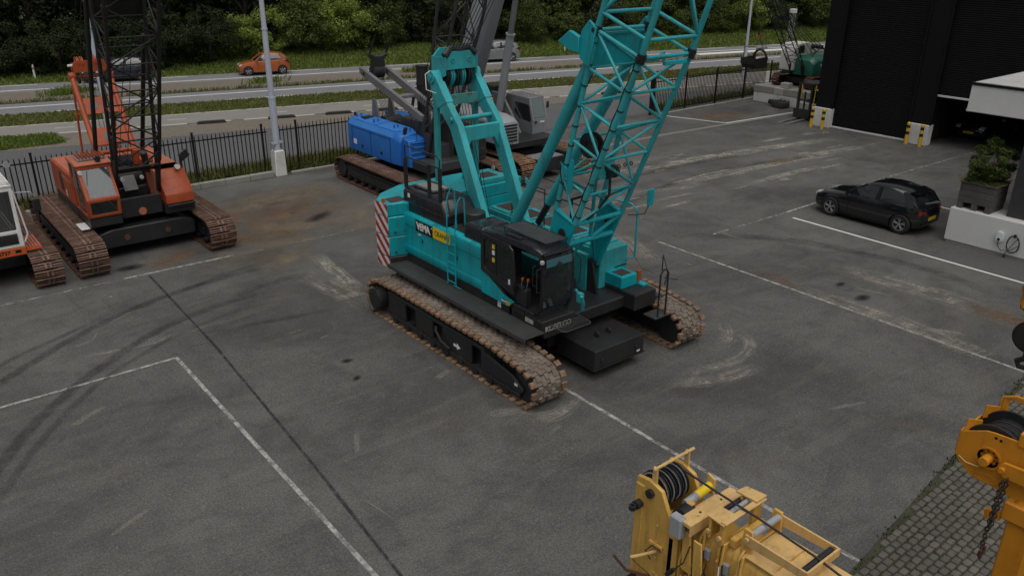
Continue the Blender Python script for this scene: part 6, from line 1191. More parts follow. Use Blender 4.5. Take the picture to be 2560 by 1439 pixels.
for k in range(6): z = 1.5 + k * .125; y = 25.5; MB().b2(v_(20.06, y - .02, z), v_(20.86, y + .02, z + .06)).build('louvre', 'sign_black', hood)
MB().b2(v_(20.3, 25.485, 1.40), v_(20.65, 25.49, 1.46)).build('name_plate', 'grey_steel', hood)
# cab
cs = MB().prism([(26.45 - PY_, 1.35), (26.38 - PY_, 2.0), (26.6 - PY_, 2.9), (28.1 - PY_, 2.9), (28.25 - PY_, 2.7), (28.25 - PY_, 2.2), (27.7 - PY_, 1.35)], 'x', 22.4 - PX_, 23.2 - PX_).build('cab', 'silver_dark', Gc, bev=.03)
MB().quad(*[v_(22.392, y, z) for y, z in ((27.55, 2.62), (26.62, 2.62), (26.46, 2.0), (26.5, 1.9), (27.2, 1.95), (27.55, 2.2))]).build('side_window', 'glass_car', cs, smooth=0)
yf = lambda z: 26.38 + (z - 2.0) / .9 * .22
MB().quad(*[v_(X, yf(z) - .012, z) for X, z in ((22.5, 2.06), (23.1, 2.06), (23.1, 2.82), (22.5, 2.82))]).build('windscreen', glass('glass_grey', (.16, .20, .20), .05, .9), cs, smooth=0)
for X in (22.44, 23.16): bar('front_pillar', v_(X, yf(2.9) - .01, 2.9), v_(X, yf(2.0) - .01, 2.0), .03, 'silver', cs)
MB().slab([v_(22.42, 26.36, 2.02), v_(23.18, 26.36, 2.02), v_(23.18, 26.425, 1.38), v_(22.42, 26.425, 1.38)], .02).build('front_panel', 'silver', cs, bev=.005)
for X in (22.46, 23.14): MB().tube([v_(X, 26.7, 2.9), v_(X, 26.75, 3.0), v_(X, 28.0, 3.0)], .014, 6).build('roof_rail', 'silver', cs)
MB().box(v_(23.3, 26.45, 2.55), (.12, .07, .28)).build('mirror', 'black_steel', cs, bev=.02); MB().cyl(v_(22.55, 26.34, 1.9), v_(22.55, 26.28, 1.9), .05, n=12).build('work_lamp', 'black_steel', cs); MB().b2(v_(22.8, 26.345, 1.85), v_(23.05, 26.35, 1.92)).build('label_plate', 'sign_white', cs)
MB().slab([v_(22.2, 28.3, 1.4), v_(22.2, 26.9, 1.4), v_(22.2, 27.3, 1.9), v_(22.2, 28.2, 2.9), v_(22.2, 28.9, 2.9)], .12).build('turntable_plate', 'silver_dark', Gc); MB().slab([v_(21.2, 28.3, 1.4), v_(21.2, 26.9, 1.4), v_(21.2, 27.3, 1.9), v_(21.2, 29.6, 3.0), v_(21.2, 30.4, 2.6)], .12).build('turntable_plate', 'silver_dark', Gc)
# boom and lift cylinder
bt_, bb_ = Vector((21.62 - PX_, 27.6 - PY_, 8.2)), Vector((21.62 - PX_, 30.3 - PY_, 2.2)); ax = (bt_ - bb_).normalized(); nn = Vector((0, ax.z, -ax.y))
def bsec(p, w, h): return [p + Vector((-w, 0, 0)) - nn * h * .7, p + Vector((-w * .6, 0, 0)) - nn * h, p + Vector((w * .6, 0, 0)) - nn * h, p + Vector((w, 0, 0)) - nn * h * .7, p + Vector((w, 0, 0)) + nn * h, p + Vector((-w, 0, 0)) + nn * h]
bm_ = MB().loft([bsec(bb_, .42, .56), bsec(bt_ + ax * 4, .42, .56)]).build('boom_section', 'boom_grey', Gc, bev=.03); MB().box(bb_ + ax * 3.4 + Vector((-.43, 0, 0)), (.03, .1, .5), (24, 0, 0)).build('boom_bracket', 'dark_grey', bm_)
c0, c1 = v_(21.98, 28.1, 2.2), v_(21.98, 26.9, 7.4); MB().cyl(c0, lerp(c0, c1, .62), .17, n=20).build('lift_cylinder', 'boom_grey', Gc); MB().cyl(lerp(c0, c1, .62), c1, .12, n=20).build('cylinder_rod', 'silver_dark', Gc); MB().ring(lerp(c0, c1, .61), lerp(c0, c1, .625), .2, .1, 20).build('cylinder_collar', 'silver', Gc)
# small yellow and black excavator cabinet seen between the machines
t = thing('yellow_machine', 'small yellow and black machine on the street, seen behind the grey boom', 'machine', (28.2, 36.6, 0)); MB().b2((-.3, -.4, .25), (.35, .6, .95)).build('chassis', 'sign_yellow', t, bev=.04); MB().b2((-.25, -.3, .96), (.3, .5, 1.6)).build('hood', 'sign_black', t, bev=.04)
for y in (-.25, .45): MB().cyl((-.36, y, .24), (-.2, y, .24), .24, n=18).build('wheel', 'rubber_black', t); MB().cyl((.2, y, .24), (.38, y, .24), .24, n=18).build('wheel', 'rubber_black', t)
# traffic cone
flat('cone_red', (.55, .04, .02), .5)
t = thing('traffic_cone', 'red and white traffic cone beside the grey crane track', 'traffic cone', (24.02, 24.5, 0)); MB().b2((-.19, -.19, 0), (.19, .19, .04)).build('base', 'cone_red', t, bev=.01); MB().cyl((0, 0, .04), (0, 0, .28), .14, .105, n=20).cyl((0, 0, .45), (0, 0, .75), .08, .03, n=20).build('cone', 'cone_red', t); MB().cyl((0, 0, .28), (0, 0, .45), .1055, .0805, n=20).build('white_band', 'sign_white', t)
# ---------------------------------------------------------------- cars
def apply_bool(o, cutters):
    for c in cutters:
        md = o.modifiers.new('cut', 'BOOLEAN'); md.operation = 'DIFFERENCE'; md.object = c; md.solver = 'EXACT'
    bpy.context.view_layer.update()
    me = bpy.data.meshes.new_from_object(o.evaluated_get(bpy.context.evaluated_depsgraph_get())); o.modifiers.clear(); old = o.data; o.data = me
    me.polygons.foreach_set('use_smooth', [True] * len(me.polygons)); me.set_sharp_from_angle(angle=R(32))
    for c in cutters: bpy.data.objects.remove(c)
paint('rim_black', (.02, .02, .02), .3, .1, .1); paint('rim_silver', (.45, .45, .46), .3, .05, .1, metal=.6); paint('tyre', (.014, .014, .014), .8, .2, .3, (.05, .045, .04))
flat('plate_yellow', (.65, .40, .02), .5); flat('lamp_clear', (.55, .57, .6), .12); flat('lamp_red', (.25, .012, .01), .15); flat('car_dark', (.008, .008, .009), .4)
def car(label, loc, rz, L, Wd, Ht, wb, body_mat, group=None, silver=True, wr=.31, suv=0., front_over=None):
    """hatchback shape; local +x is forwards"""
    t = thing('car', label, 'car', loc, rz, group); h = Wd / 2
    fo = front_over or (L - wb) * .52; xf = L / 2 - fo; xr = xf - wb; S = lambda f: -L / 2 + L * f; z_ = lambda z: z * Ht / 1.45
    st = [(0, .36, .70, .62), (.012, .30, .86, .76), (.05, .24, .95, .84), (.14, .21, .985, .97), (.3, .19, .975, 1), (.5, .19, .955, 1), (.64, .19, .93, .99), (.70, .19, .90, .98), (.8, .20, .855, .965), (.9, .22, .79, .92), (.965, .25, .70, .84), (.992, .30, .60, .70), (1, .38, .52, .62)]
    secs = []
    for f, zb, zt, w in st:
        w *= h; zb, zt = z_(zb), z_(zt); c = []
        for a, b in ((.80, zb), (.95, zb + .03), (.985, zb + .16), (1.0, zb + (zt - zb) * .48), (.985, zb + (zt - zb) * .72), (.94, zt - .04), (.86, zt), (.45, zt + .012)): c.append((a * w, b))
        secs.append([(S(f), y, z) for y, z in c] + [(S(f), -y, z) for y, z in c[::-1]])
    bo = MB().loft(secs).build('body', body_mat, t, smooth=40)
    cut = []
    for x in (xf, xr): cut.append(MB().cyl((x, -h - .2, wr), (x, -h + .24, wr), wr * 1.13, n=28).build('cutter', None)); cut.append(MB().cyl((x, h + .2, wr), (x, h - .24, wr), wr * 1.13, n=28).build('cutter', None))
    for c in cut: c.matrix_world = Matrix.Translation(loc) @ Matrix.Rotation(R(rz), 4, 'Z')
    bpy.context.view_layer.update(); apply_bool(bo, cut)
    gh = [(.03, .93, .80), (.07, 1.08, .76), (.125 if not suv else .09, 1.27, .71), (.19 if not suv else .17, 1.385, .68), (.28, 1.44, .70), (.36, 1.45, .71), (.46, 1.425, .70), (.52, 1.37, .69), (.60, 1.17, .77), (.685, .91, .86)]
    secs = []
    for f, zt, w in gh:
        zt = z_(zt); base = z_(.90); wt = w * h; wbase = .88 * h; k = max(.0, (zt - base) / z_(.55))
        ws_ = wbase + (wt - wbase) * k; secs.append([(S(f), wbase, base - .03), (S(f), ws_ + .015, zt - .06 * k - .005), (S(f), ws_ * .86, zt), (S(f), -ws_ * .86, zt), (S(f), -ws_ - .015, zt - .06 * k - .005), (S(f), -wbase, base - .03)])
    MB().loft(secs).build('glasshouse', 'glass_car', t, smooth=50)
    rs = []
    for f, zt, w in gh[2:8]:
        zt = z_(zt); ws_ = w * h; rs.append([(S(f), ws_ + .028, zt - .075), (S(f), ws_ + .01, zt - .045), (S(f), ws_ * .86, zt + .012), (S(f), -ws_ * .86, zt + .012), (S(f), -ws_ - .01, zt - .045), (S(f), -ws_ - .028, zt - .075), (S(f), -ws_ * .8, zt - .03), (S(f), ws_ * .8, zt - .03)])
    MB().loft(rs).build('roof', body_mat, t, smooth=50)
    MB().slab([(S(.10), -.58 * h, z_(1.325)), (S(.10), .58 * h, z_(1.325)), (S(.155), .62 * h, z_(1.35)), (S(.155), -.62 * h, z_(1.35))], .03).build('spoiler', body_mat, t)
    for s in (-1, 1):
        def P(f, w, z): return Vector((S(f), s * w * h, z_(z)))
        MB().tube([P(.69, .87, .91), P(.60, .79, 1.17), P(.52, .715, 1.365)], .032, 6).build('pillar', body_mat, t); MB().slab([P(.385, .895, .90), P(.375, .745, 1.40), P(.40, .745, 1.40), P(.42, .895, .90)], .02).build('pillar', 'car_dark', t)
        MB().slab([P(.035, .84, .93), P(.10, .74, 1.30), P(.165, .725, 1.38), P(.20, .73, 1.385), P(.155, .82, 1.12), P(.14, .89, .93)], .035).build('pillar', body_mat, t)
        for a in (.385, .635, .155): MB().b2(P(a, 1.0, .38) + Vector((-.004, -.012, 0)), P(a, 1.0, .88) + Vector((.004, -.004 if s > 0 else .012, 0))).build('door_seam', 'car_dark', t) if a != .155 else None
        for a in (.42, .20): MB().b2(P(a, .985, .80) + Vector((-.02, -.01, 0)), P(a + .05, 1.0, .83)).build('door_handle', body_mat, t)
        MB().box(P(.645, 1.06, .98), (.14, .2, .13)).build('mirror', body_mat, t, bev=.035, seg=2)
        MB().loft([[P(.94, .80, .74), P(.94, .80, .64), P(.94, .55, .66), P(.94, .55, .77)], [P(.985, .74, .69), P(.985, .74, .60), P(.998, .5, .62), P(.99, .5, .70)]]).build('headlight', 'lamp_clear', t); MB().slab([P(.03, .84, .86), P(.03, .84, .72), P(.005, .55, .74), P(.005, .55, .84)], .05).build('tail_light', 'lamp_red', t)
        for x in (xf, xr):
            y0, y1 = s * (h - .205), s * (h - .005); w = MB(); cs = [(wr * .64, y0), (wr * .93, y0), (wr, y0 + s * .03), (wr, y1 - s * .03), (wr * .93, y1), (wr * .66, y1)]; n = 28
            w.loft([[(x + r * math.cos(2 * math.pi * i / n), y, wr + r * math.sin(2 * math.pi * i / n)) for i in range(n)] for r, y in cs] + [[(x + cs[0][0] * math.cos(2 * math.pi * i / n), y0, wr + cs[0][0] * math.sin(2 * math.pi * i / n)) for i in range(n)]], caps=False); ty = w.build('tyre', 'tyre', t)
            MB().cyl((x, y0, wr), (x, y1 - s * .06, wr), wr * .64, n=24).build('wheel_well', 'rim_black', ty); MB().ring((x, y1 - s * .05, wr), (x, y1 - s * .012, wr), wr * .70, wr * .62, 28).build('rim', 'rim_silver' if silver else 'rim_black', ty)
            for k in range(5):
                a = 2 * math.pi * k / 5 + .3
                for da in (-.16, .16): c0 = Vector((x + math.cos(a) * .05, y1 - s * .03, wr + math.sin(a) * .05)); c1 = Vector((x + math.cos(a + da) * wr * .64, y1 - s * .025, wr + math.sin(a + da) * wr * .64)); bar('spoke', c0, c1, .014, 'rim_silver', ty, 6)
            MB().cyl((x, y1 - s * .04, wr), (x, y1 - s * .015, wr), .045, n=14).build('hub_cap', 'rim_silver', ty)
    for f, z, sgn in ((1.0, .44, 1), (.0, .55 if not suv else .62, -1)): MB().box((S(f) + sgn * .012, 0, z_(z)), (.012, .50, .11), (0, 0, 0)).build('number_plate', 'plate_yellow', t)
    MB().b2((S(.975), -.5 * h, z_(.30)), (S(1.0) + .006, .5 * h, z_(.36))).build('grille', 'car_dark', t, bev=.01); MB().b2((-wb * .42, -h * .97, z_(.17)), (wb * .42, h * .97, z_(.2))).build('underside', 'car_dark', t)
    return t
paint('car_black', (.004, .0045, .006), .14, .05, .08, (.03, .03, .03), coat=1., bump=0); paint('car_orange', (.40, .10, .025), .25, .05, .1, coat=.6, bump=0); paint('car_navy', (.012, .015, .025), .2, .05, .1, coat=.8, bump=0); paint('car_silver', (.26, .27, .28), .3, .05, .1, coat=.5, metal=.3, bump=0)
car('black hatchback parked in the marked bay beside the white wall', (27.30, 13.49, 0), 90, 3.98, 1.75, 1.45, 2.55, 'car_black', wr=.33, front_over=.78)
car('dark car standing inside the open garage, only its nose showing', (44.7, 17.1, 0), 180, 4.2, 1.78, 1.45, 2.6, 'car_navy')
car('orange hatchback driving on the road behind the tall lamp post', (24.05, sol1(24.05) + 1.45, 0), 165.6, 3.55, 1.6, 1.48, 2.37, 'car_orange')
car('dark estate car on the road behind the black lattice boom', (15.0, sol1(15) + 2.1, 0), 165.6, 4.55, 1.85, 1.55, 2.75, 'car_navy', suv=1, wr=.34)
car('grey car on the road half hidden by the grey telescopic boom', (41.4, sol1(41.4) + 1.5, 0), 165.6, 4.5, 1.82, 1.55, 2.7, 'car_silver', suv=1, wr=.33)

# ---------------------------------------------------------------- concrete block plinth with the green dragline crane
def block(name, a, b, mat, label, grp='concrete blocks of the plinth'):
    o = MB().b2([p - (q + p) / 2 if i < 2 else p - min(p, q) for i, (p, q) in enumerate(zip(a, b))], [q - (q + p) / 2 if i < 2 else q - min(p, q) for i, (p, q) in enumerate(zip(a, b))]).build(name, mat, None, bev=.025)
    o.location = ((a[0] + b[0]) / 2, (a[1] + b[1]) / 2, min(a[2], b[2])); return tag(o, label, 'concrete block', grp)
for i, (y0, y1) in enumerate(((30.02, 30.3), (28.62, 30.0), (27.16, 28.6), (25.6, 27.14))): block('concrete_block', (43.45, y0, 0), (44.3, y1, .57), 'white_render', f'white concrete block in the lower course of the plinth, {ORD[i]} from the left')
for i, (y0, y1) in enumerate(((28.92, 30.32), (28.24, 28.90), (26.9, 28.22), (25.6, 26.88))): block('concrete_block', (43.43, y0, .575), (44.3, y1, .97), 'concrete_dirty' if i != 1 else 'concrete', f'weathered concrete block in the top course of the plinth, {ORD[i]} from the left')
pb = MB().b2((-4.8, -2.36, 0), (4.8, 2.36, .955)).build('plinth_slab', 'concrete_dirty', None, bev=.02); pb.location = (49.12, 27.96, 0); tag(pb, 'broad concrete slab carrying the green dragline crane', 'plinth')
o = MB().b2((-.22, -.27, 0), (.22, .27, .3)).build('concrete_cube', 'concrete', None, bev=.015); o.location = (43.85, 28.35, .972); tag(o, 'pale concrete cube on the front edge of the plinth', 'concrete block')
paint('crane_green', (.01, .105, .07), .4, .1, .25, (.02, .05, .04), coat=.2); paint('cream', (.62, .62, .58), .5, .06, .2)
GX, GY, GZ = 46.2, 28.35, .957
def d_(X, Y, Z): return Vector((X - GX, Y - GY, Z - GZ))
D = thing('dragline_crane', 'small green dragline crane with white cab on the concrete plinth', 'crane', (GX, GY, GZ))
for yy_ in (27.25, 29.45):
    fr = MB().b2(d_(44.6, yy_ - .12, 1.08), d_(47.7, yy_ + .12, 1.5)).build('track_frame', 'boom_black', D, bev=.02)
    pts = []
    for cx, cz, r in ((44.55 - GX, .36, .3), (47.75 - GX, .36, .3)): pts += [(cx + r * math.cos(a * math.pi / 16), cz + r * math.sin(a * math.pi / 16)) for a in range(32)]
    P, L_ = resample(hull2(pts), 44); me = MB().box((0, 0, .02), (.5, L_ / 44 * .9, .04)).box((0, L_ / 44 * .3, .05), (.5, .03, .03)).mesh('shoe', 'shoe_rust')
    for i in range(44):
        tg = (P[(i + 1) % 44] - P[i - 1]).normalized(); M = Matrix(((0, 1, 0), (tg.x, 0, tg.y), (tg.y, 0, -tg.x))).transposed().to_4x4(); M.translation = (P[i].x, yy_ - GY, P[i].y); put('shoe', me, fr, M)
MB().b2(d_(45, 27.4, 1.15), d_(47.4, 29.3, 1.5)).build('carbody', 'boom_black', D); MB().cyl(d_(46.1, 28.35, 1.5), d_(46.1, 28.35, 1.68), .6, n=24).build('slewing_ring', 'boom_black', D)
MB().loft([[d_(X, 27.3, 1.68), d_(X, 27.3, zt - .25), d_(X, 27.6, zt), d_(X, 29.2, zt), d_(X, 29.4, zt - .2), d_(X, 29.4, 1.68)] for X, zt in ((44.75, 2.55), (45.2, 2.75), (47.6, 2.75), (48.1, 2.4))]).build('house', 'crane_green', D, bev=.02); lettering(D, 'NCK', .2, 'sign_white', d_(45.6, 27.29, 2.25), (1, 0, 0), (0, 0, 1)); lettering(D, 'RAPIER', .14, 'sign_white', d_(45.9, 27.29, 2.06), (1, 0, 0), (0, 0, 1))
MB().b2(d_(45.2, 27.7, 2.752), d_(47.4, 28.6, 2.77)).build('roof_panel', 'crane_green', D)
cbx = MB().loft([[d_(X, 28.55, 1.9), d_(X, 28.55, z), d_(X, 29.5, z), d_(X, 29.5, 1.9)] for X, z in ((44.55, 2.9), (44.85, 3.42), (46.0, 3.45), (46.4, 3.2))]).build('cab', 'cream', D, bev=.03)
MB().quad(d_(44.56, 28.65, 2.75), d_(44.56, 29.4, 2.75), d_(44.79, 29.4, 3.32), d_(44.79, 28.65, 3.32)).build('windscreen', 'glass_car', cbx); MB().quad(d_(44.9, 28.54, 2.85), d_(45.6, 28.54, 2.85), d_(45.5, 28.54, 3.3), d_(44.98, 28.54, 3.3)).build('side_window', 'glass_car', cbx); MB().b2(d_(47.0, 28.7, 2.755), d_(48.0, 29.3, 3.05)).build('engine_cover', 'cream', D, bev=.03)
bB = [d_(44.5, 27.85, 2.35), d_(44.4, 27.85, 2.2), d_(44.4, 28.75, 2.2), d_(44.5, 28.75, 2.35)]; bT = [d_(41.55, 27.98, 6.5), d_(41.0, 27.98, 6.15), d_(41.0, 28.72, 6.15), d_(41.55, 28.72, 6.5)]
lattice(D, bB, bT, 9, .03, .015, 'boom_black', n=6); a_ = (bT[0] - bB[0]).normalized(); lattice(D, bT, [p + a_ * 4 for p in bT], 6, .03, .015, 'boom_black', n=6)
for Y in (27.9, 28.7): MB().slab([d_(44.35, Y, 2.2), d_(44.6, Y, 2.4), d_(44.95, Y, 1.7), d_(44.6, Y, 1.6)], .06).build('boom_foot', 'boom_black', D); bar('gantry_leg', d_(46.3, Y, 3.2), d_(45.2, Y, 2.7), .04, 'boom_black', D); bar('gantry_leg', d_(46.3, Y, 3.2), d_(47.3, Y, 2.7), .04, 'boom_black', D)
MB().cyl(d_(46.3, 27.85, 3.2), d_(46.3, 28.75, 3.2), .12, n=16).build('gantry_sheave', 'boom_black', D)
for k in range(4): bar('pendant_rope', d_(46.3, 27.9 + .26 * k, 3.25), d_(42.6, 27.95 + .25 * k, 5.3), .018, 'wire', D, 6)
for k in range(3): bar('pendant_rope', d_(45.6, 28.0 + .3 * k, 2.8), d_(41.3, 28.0 + .3 * k, 6.6), .012, 'wire', D, 6)
sheave(MB(), d_(42.75, 28.35, 5.05), (0, 1, 0), .25, .1).build('boom_sheave', 'boom_black', D)
bk = thing('dragline_bucket', 'black dragline bucket hanging in front of the green crane', 'bucket', (40.35, 28.3, 2.62))
MB().prism([(-.72, .12), (-.5, -.12), (.35, -.18), (.55, 0), (.55, .42), (-.72, .4)], 'y', -.45, -.40).prism([(-.72, .12), (-.5, -.12), (.35, -.18), (.55, 0), (.55, .42), (-.72, .4)], 'y', .40, .45).b2((-.72, -.4, .1), (-.67, .4, .4)).slab([(-.7, -.42, .12), (-.7, .42, .12), (-.5, .42, -.12), (-.5, -.42, -.12)], .05).slab([(-.5, -.42, -.12), (-.5, .42, -.12), (.4, .42, -.17), (.4, -.42, -.17)], .05).build('shell', 'boom_black', bk)
n = 14; MB().tube([(.42, .42 * math.cos(math.pi * i / n), .35 + .42 * math.sin(math.pi * i / n)) for i in range(n + 1)], .06, 8).build('arch', 'boom_black', bk); MB().tube([(.5, 0, -.1), (.85, 0, -.18), (1.2, 0, -.1), (1.4, 0, -.02)], .03, 6).build('drag_chain', 'wire', bk)
MB().tube([(-.55, -.4, .4), (-.55, -.4, .95), (.45, -.4, .9)], .02, 6).tube([(-.55, .4, .4), (-.55, .4, .95), (.45, .4, .9)], .02, 6).build('spreader', 'boom_black', bk)
for a, b in (((-.55, -.4, .95), (.1, 0, 1.35)), ((.45, -.4, .9), (.1, 0, 1.35)), ((-.55, .4, .95), (.1, 0, 1.35)), ((.45, .4, .9), (.1, 0, 1.35)), ((.1, 0, 1.5), (1.4, 0, 0)), ((.1, 0, 1.6), (.6, 0, 4.6)), ((.1, 0, 1.5), (.9, 0, .4))): bar('rope', a, b, .012, 'wire', bk, 6)
MB().cyl((.1, 0, 1.32), (.1, 0, 1.55), .07, n=10).build('hook_block', 'orange_red', bk); MB().cyl((.1, 0, 1.55), (.1, 0, 1.8), .05, .03, n=10).build('socket', 'boom_black', bk)
# light mast
paint('mast_galv', (.35, .36, .36), .5, .1, .2, metal=.3)
t = thing('light_mast', 'slim galvanised lattice mast with a white lamp head', 'light mast', (48.15, 31.35, 0))
b0 = [Vector((-.22, -.2, 0)), Vector((.22, -.2, 0)), Vector((.22, .2, 0)), Vector((-.22, .2, 0))]; lattice(t, b0, [p * .9 + Vector((0, 0, 2.5)) for p in b0], 5, .025, .012, 'mast_galv', n=6); lattice(t, [p * .6 + Vector((0, 0, 2.4)) for p in b0], [p * .55 + Vector((0, 0, 4.8)) for p in b0], 6, .02, .01, 'mast_galv', n=6)
MB().b2((-.2, -.15, 4.82), (.2, .15, 5.08)).build('lamp_head', 'white_paint', t, bev=.02)
# old gear unit on the ground
paint('gear_green', (.05, .055, .042), .7, .2, .5, (.03, .03, .025), rust=.2)
t = thing('gear_unit', 'old dark green winch gear unit lying before the plinth', 'gear unit', (42.85, 28.0, 0), -12); MB().b2((-.35, -.5, .05), (.35, .35, .36)).build('casing', 'gear_green', t, bev=.04)
for y in (-.4, -.1, .2): MB().b2((-.38, y, .02), (.38, y + .05, .4)).build('rib', 'gear_green', t)
MB().cyl((0, .35, .2), (0, .85, .22), .14, n=16).build('motor', 'boom_black', t, bev=.02); MB().tube([(-.3, -.4, .38), (-.3, -.4, .46), (-.3, .3, .46), (-.3, .3, .38)], .015, 6).tube([(.3, -.4, .38), (.3, -.4, .46), (.3, .3, .46), (.3, .3, .38)], .015, 6).build('lifting_rail', 'gear_green', t)
# forklift
t = thing('forklift', 'black masted forklift beside the left corner of the warehouse', 'forklift', (41.3, 25.1, 0))
for y in (-.38, .38): MB().b2((-.62, y - .05, .05), (-.48, y + .05, 1.95)).build('mast_rail', 'black_steel', t); MB().prism([(-2.4, .02), (-.75, .06), (-.75, .1), (-1.6, .07)], 'y', y * .65 - .06, y * .65 + .06).build('fork', 'grey_steel', t)
for z in (.25, 1.0, 1.88): MB().b2((-.58, -.33, z), (-.52, .33, z + .08)).build('mast_crossbar', 'black_steel', t)
MB().b2((-.74, -.5, .12), (-.64, .5, .6)).build('carriage', 'black_steel', t, bev=.01); MB().cyl((-.55, 0, .1), (-.55, 0, 1.5), .05, n=10).build('lift_cylinder', 'black_steel', t); MB().b2((-.4, -.5, .2), (1.2, .5, .85)).b2((.6, -.48, .852), (1.2, .48, 1.05)).build('chassis', 'cream', t, bev=.05); MB().b2((0, -.28, .852), (.5, .28, 1.0)).b2((.4, -.28, 1.0), (.52, .28, 1.45)).build('seat', 'seat_black', t, bev=.04)
for x, y in ((-.35, -.45), (-.35, .45), (1.0, -.45), (1.0, .45)): MB().cyl((x, y - .09, .26), (x, y + .09, .26), .26, n=18).build('wheel', 'tyre', t)
for x, y in ((-.35, -.42), (-.35, .42), (.95, -.42), (.95, .42)): MB().tube([(x, y, .8), (x + (.1 if x < 0 else -.05), y, 1.9)], .03, 6).build('guard_post', 'sign_yellow', t)
MB().b2((-.3, -.45, 1.9), (.95, .45, 1.94)).build('overhead_guard', 'black_steel', t)

# ---------------------------------------------------------------- yellow telescopic boom, bottom right
paint('crane_yellow', (.63, .375, .085), .42, .14, .8, (.16, .085, .025), rust=.10, coat=.1, nscale=1.6); paint('yellow_pale', (.66, .43, .17), .5, .12, .7, (.25, .14, .05), rust=.08, nscale=1.6); paint('box_grey', (.34, .36, .38), .5, .1, .3); paint('sheave_black', (.018, .018, .020), .4, .15, .2); paint('roller_grey', (.32, .33, .35), .4, .2, .5, (.08, .08, .09), streak=False, nscale=2)
YX, YY = 7.1, 3.0
Y_ = thing('truck_crane', 'yellow telescopic crane boom head reaching in at bottom right', 'truck crane', (YX, YY, 0))
def y_(X, Y, Z): return Vector((X - YX, Y - YY, Z))
def yh(X, Y, Z): return y_(X + .1, Y, Z - .22)
# head plates
hp = [(5.72, 2.98), (5.5, 3.02), (5.3, 2.96), (5.18, 2.72), (5.0, 2.42), (4.98, 1.25), (5.55, 1.25), (5.62, 1.7), (5.74, 2.5)]
for X0, X1 in ((6.60, 6.66), (7.20, 7.26)): MB().prism([(a - YY, b - .22) for a, b in hp], 'x', X0 - YX + .1, X1 - YX + .1).build('head_plate', 'crane_yellow', Y_, bev=.012)
MB().b2(yh(6.58, 5.58, 1.25), yh(6.70, 5.72, 2.9)).build('head_flange', 'crane_yellow', Y_, bev=.015); MB().b2(yh(6.60, 5.05, 1.3), yh(6.72, 5.14, 2.4)).build('head_flange', 'crane_yellow', Y_, bev=.015)
MB().slab([yh(6.66, 5.0, 2.4), yh(7.2, 5.0, 2.4), yh(7.2, 4.99, 1.3), yh(6.66, 4.99, 1.3)], .03).slab([yh(6.66, 5.2, 2.7), yh(7.2, 5.2, 2.7), yh(7.2, 5.02, 2.42), yh(6.66, 5.02, 2.42)], .03).build('head_web', 'crane_yellow', Y_)
MB().slab([yh(6.66, 5.70, 2.5), yh(7.2, 5.70, 2.5), yh(7.2, 5.6, 1.3), yh(6.66, 5.6, 1.3)], .03).build('head_web', 'crane_yellow', Y_)
for k in range(4): q = sheave(MB(), yh(6.72 + k * .115, 5.5, 2.84), (1, 0, 0), .245 - .012 * (k % 2), .055, 28).build('head_sheave', 'sheave_black', Y_); MB().ring(yh(6.69 + k * .115, 5.5, 2.84), yh(6.694 + k * .115, 5.5, 2.84), .235, .215, 28).build('sheave_rim', 'roller_grey', q)
bar('sheave_axle', yh(6.55, 5.47, 2.85), yh(7.31, 5.47, 2.85), .06, 'sheave_black', Y_)
for X in (6.64, 7.24): MB().slab([yh(X, 5.42, 2.95), yh(X, 5.5, 2.95), yh(X, 5.49, 3.22), yh(X, 5.43, 3.22)], .03).build('guard_bracket', 'yellow_pale', Y_)
bar('rope_guard', yh(6.6, 5.46, 3.2), yh(7.36, 5.46, 3.2), .022, 'yellow_pale', Y_, 10)
for X, Y, Z, s in ((6.58, 5.62, 2.62, -1), (7.28, 5.55, 2.72, 1), (6.58, 5.62, 1.42, -1)):
    q = MB().cyl(yh(X, Y, Z), yh(X + s * .09, Y, Z), .06, n=14).build('pin_lug', 'sheave_black', Y_); MB().ring(yh(X + s * .14, Y, Z - .03), yh(X + s * .14, Y, Z + .03), .05, .022, 14).build('pin_eye', 'sheave_black', q)
MB().tube([yh(6.6, 5.3, 2.05), yh(6.42, 5.42, 2.0), yh(6.34, 5.5, 1.96)], .022, 8).build('cable_arm', 'yellow_pale', Y_); MB().tube([yh(6.58, 5.22, 2.1), yh(6.52, 5.2, 2.18), yh(6.5, 5.3, 2.2), yh(6.5, 5.4, 2.05), yh(6.56, 5.36, 1.9)], .008, 6).build('wire_loop', 'wire', Y_); bar('stay_wire', yh(6.34, 5.5, 1.95), yh(6.55, 4.6, 1.55), .006, 'wire', Y_, 6); bar('stay_wire', yh(6.45, 5.0, 1.7), yh(6.6, 3.4, 1.5), .006, 'wire', Y_, 6)
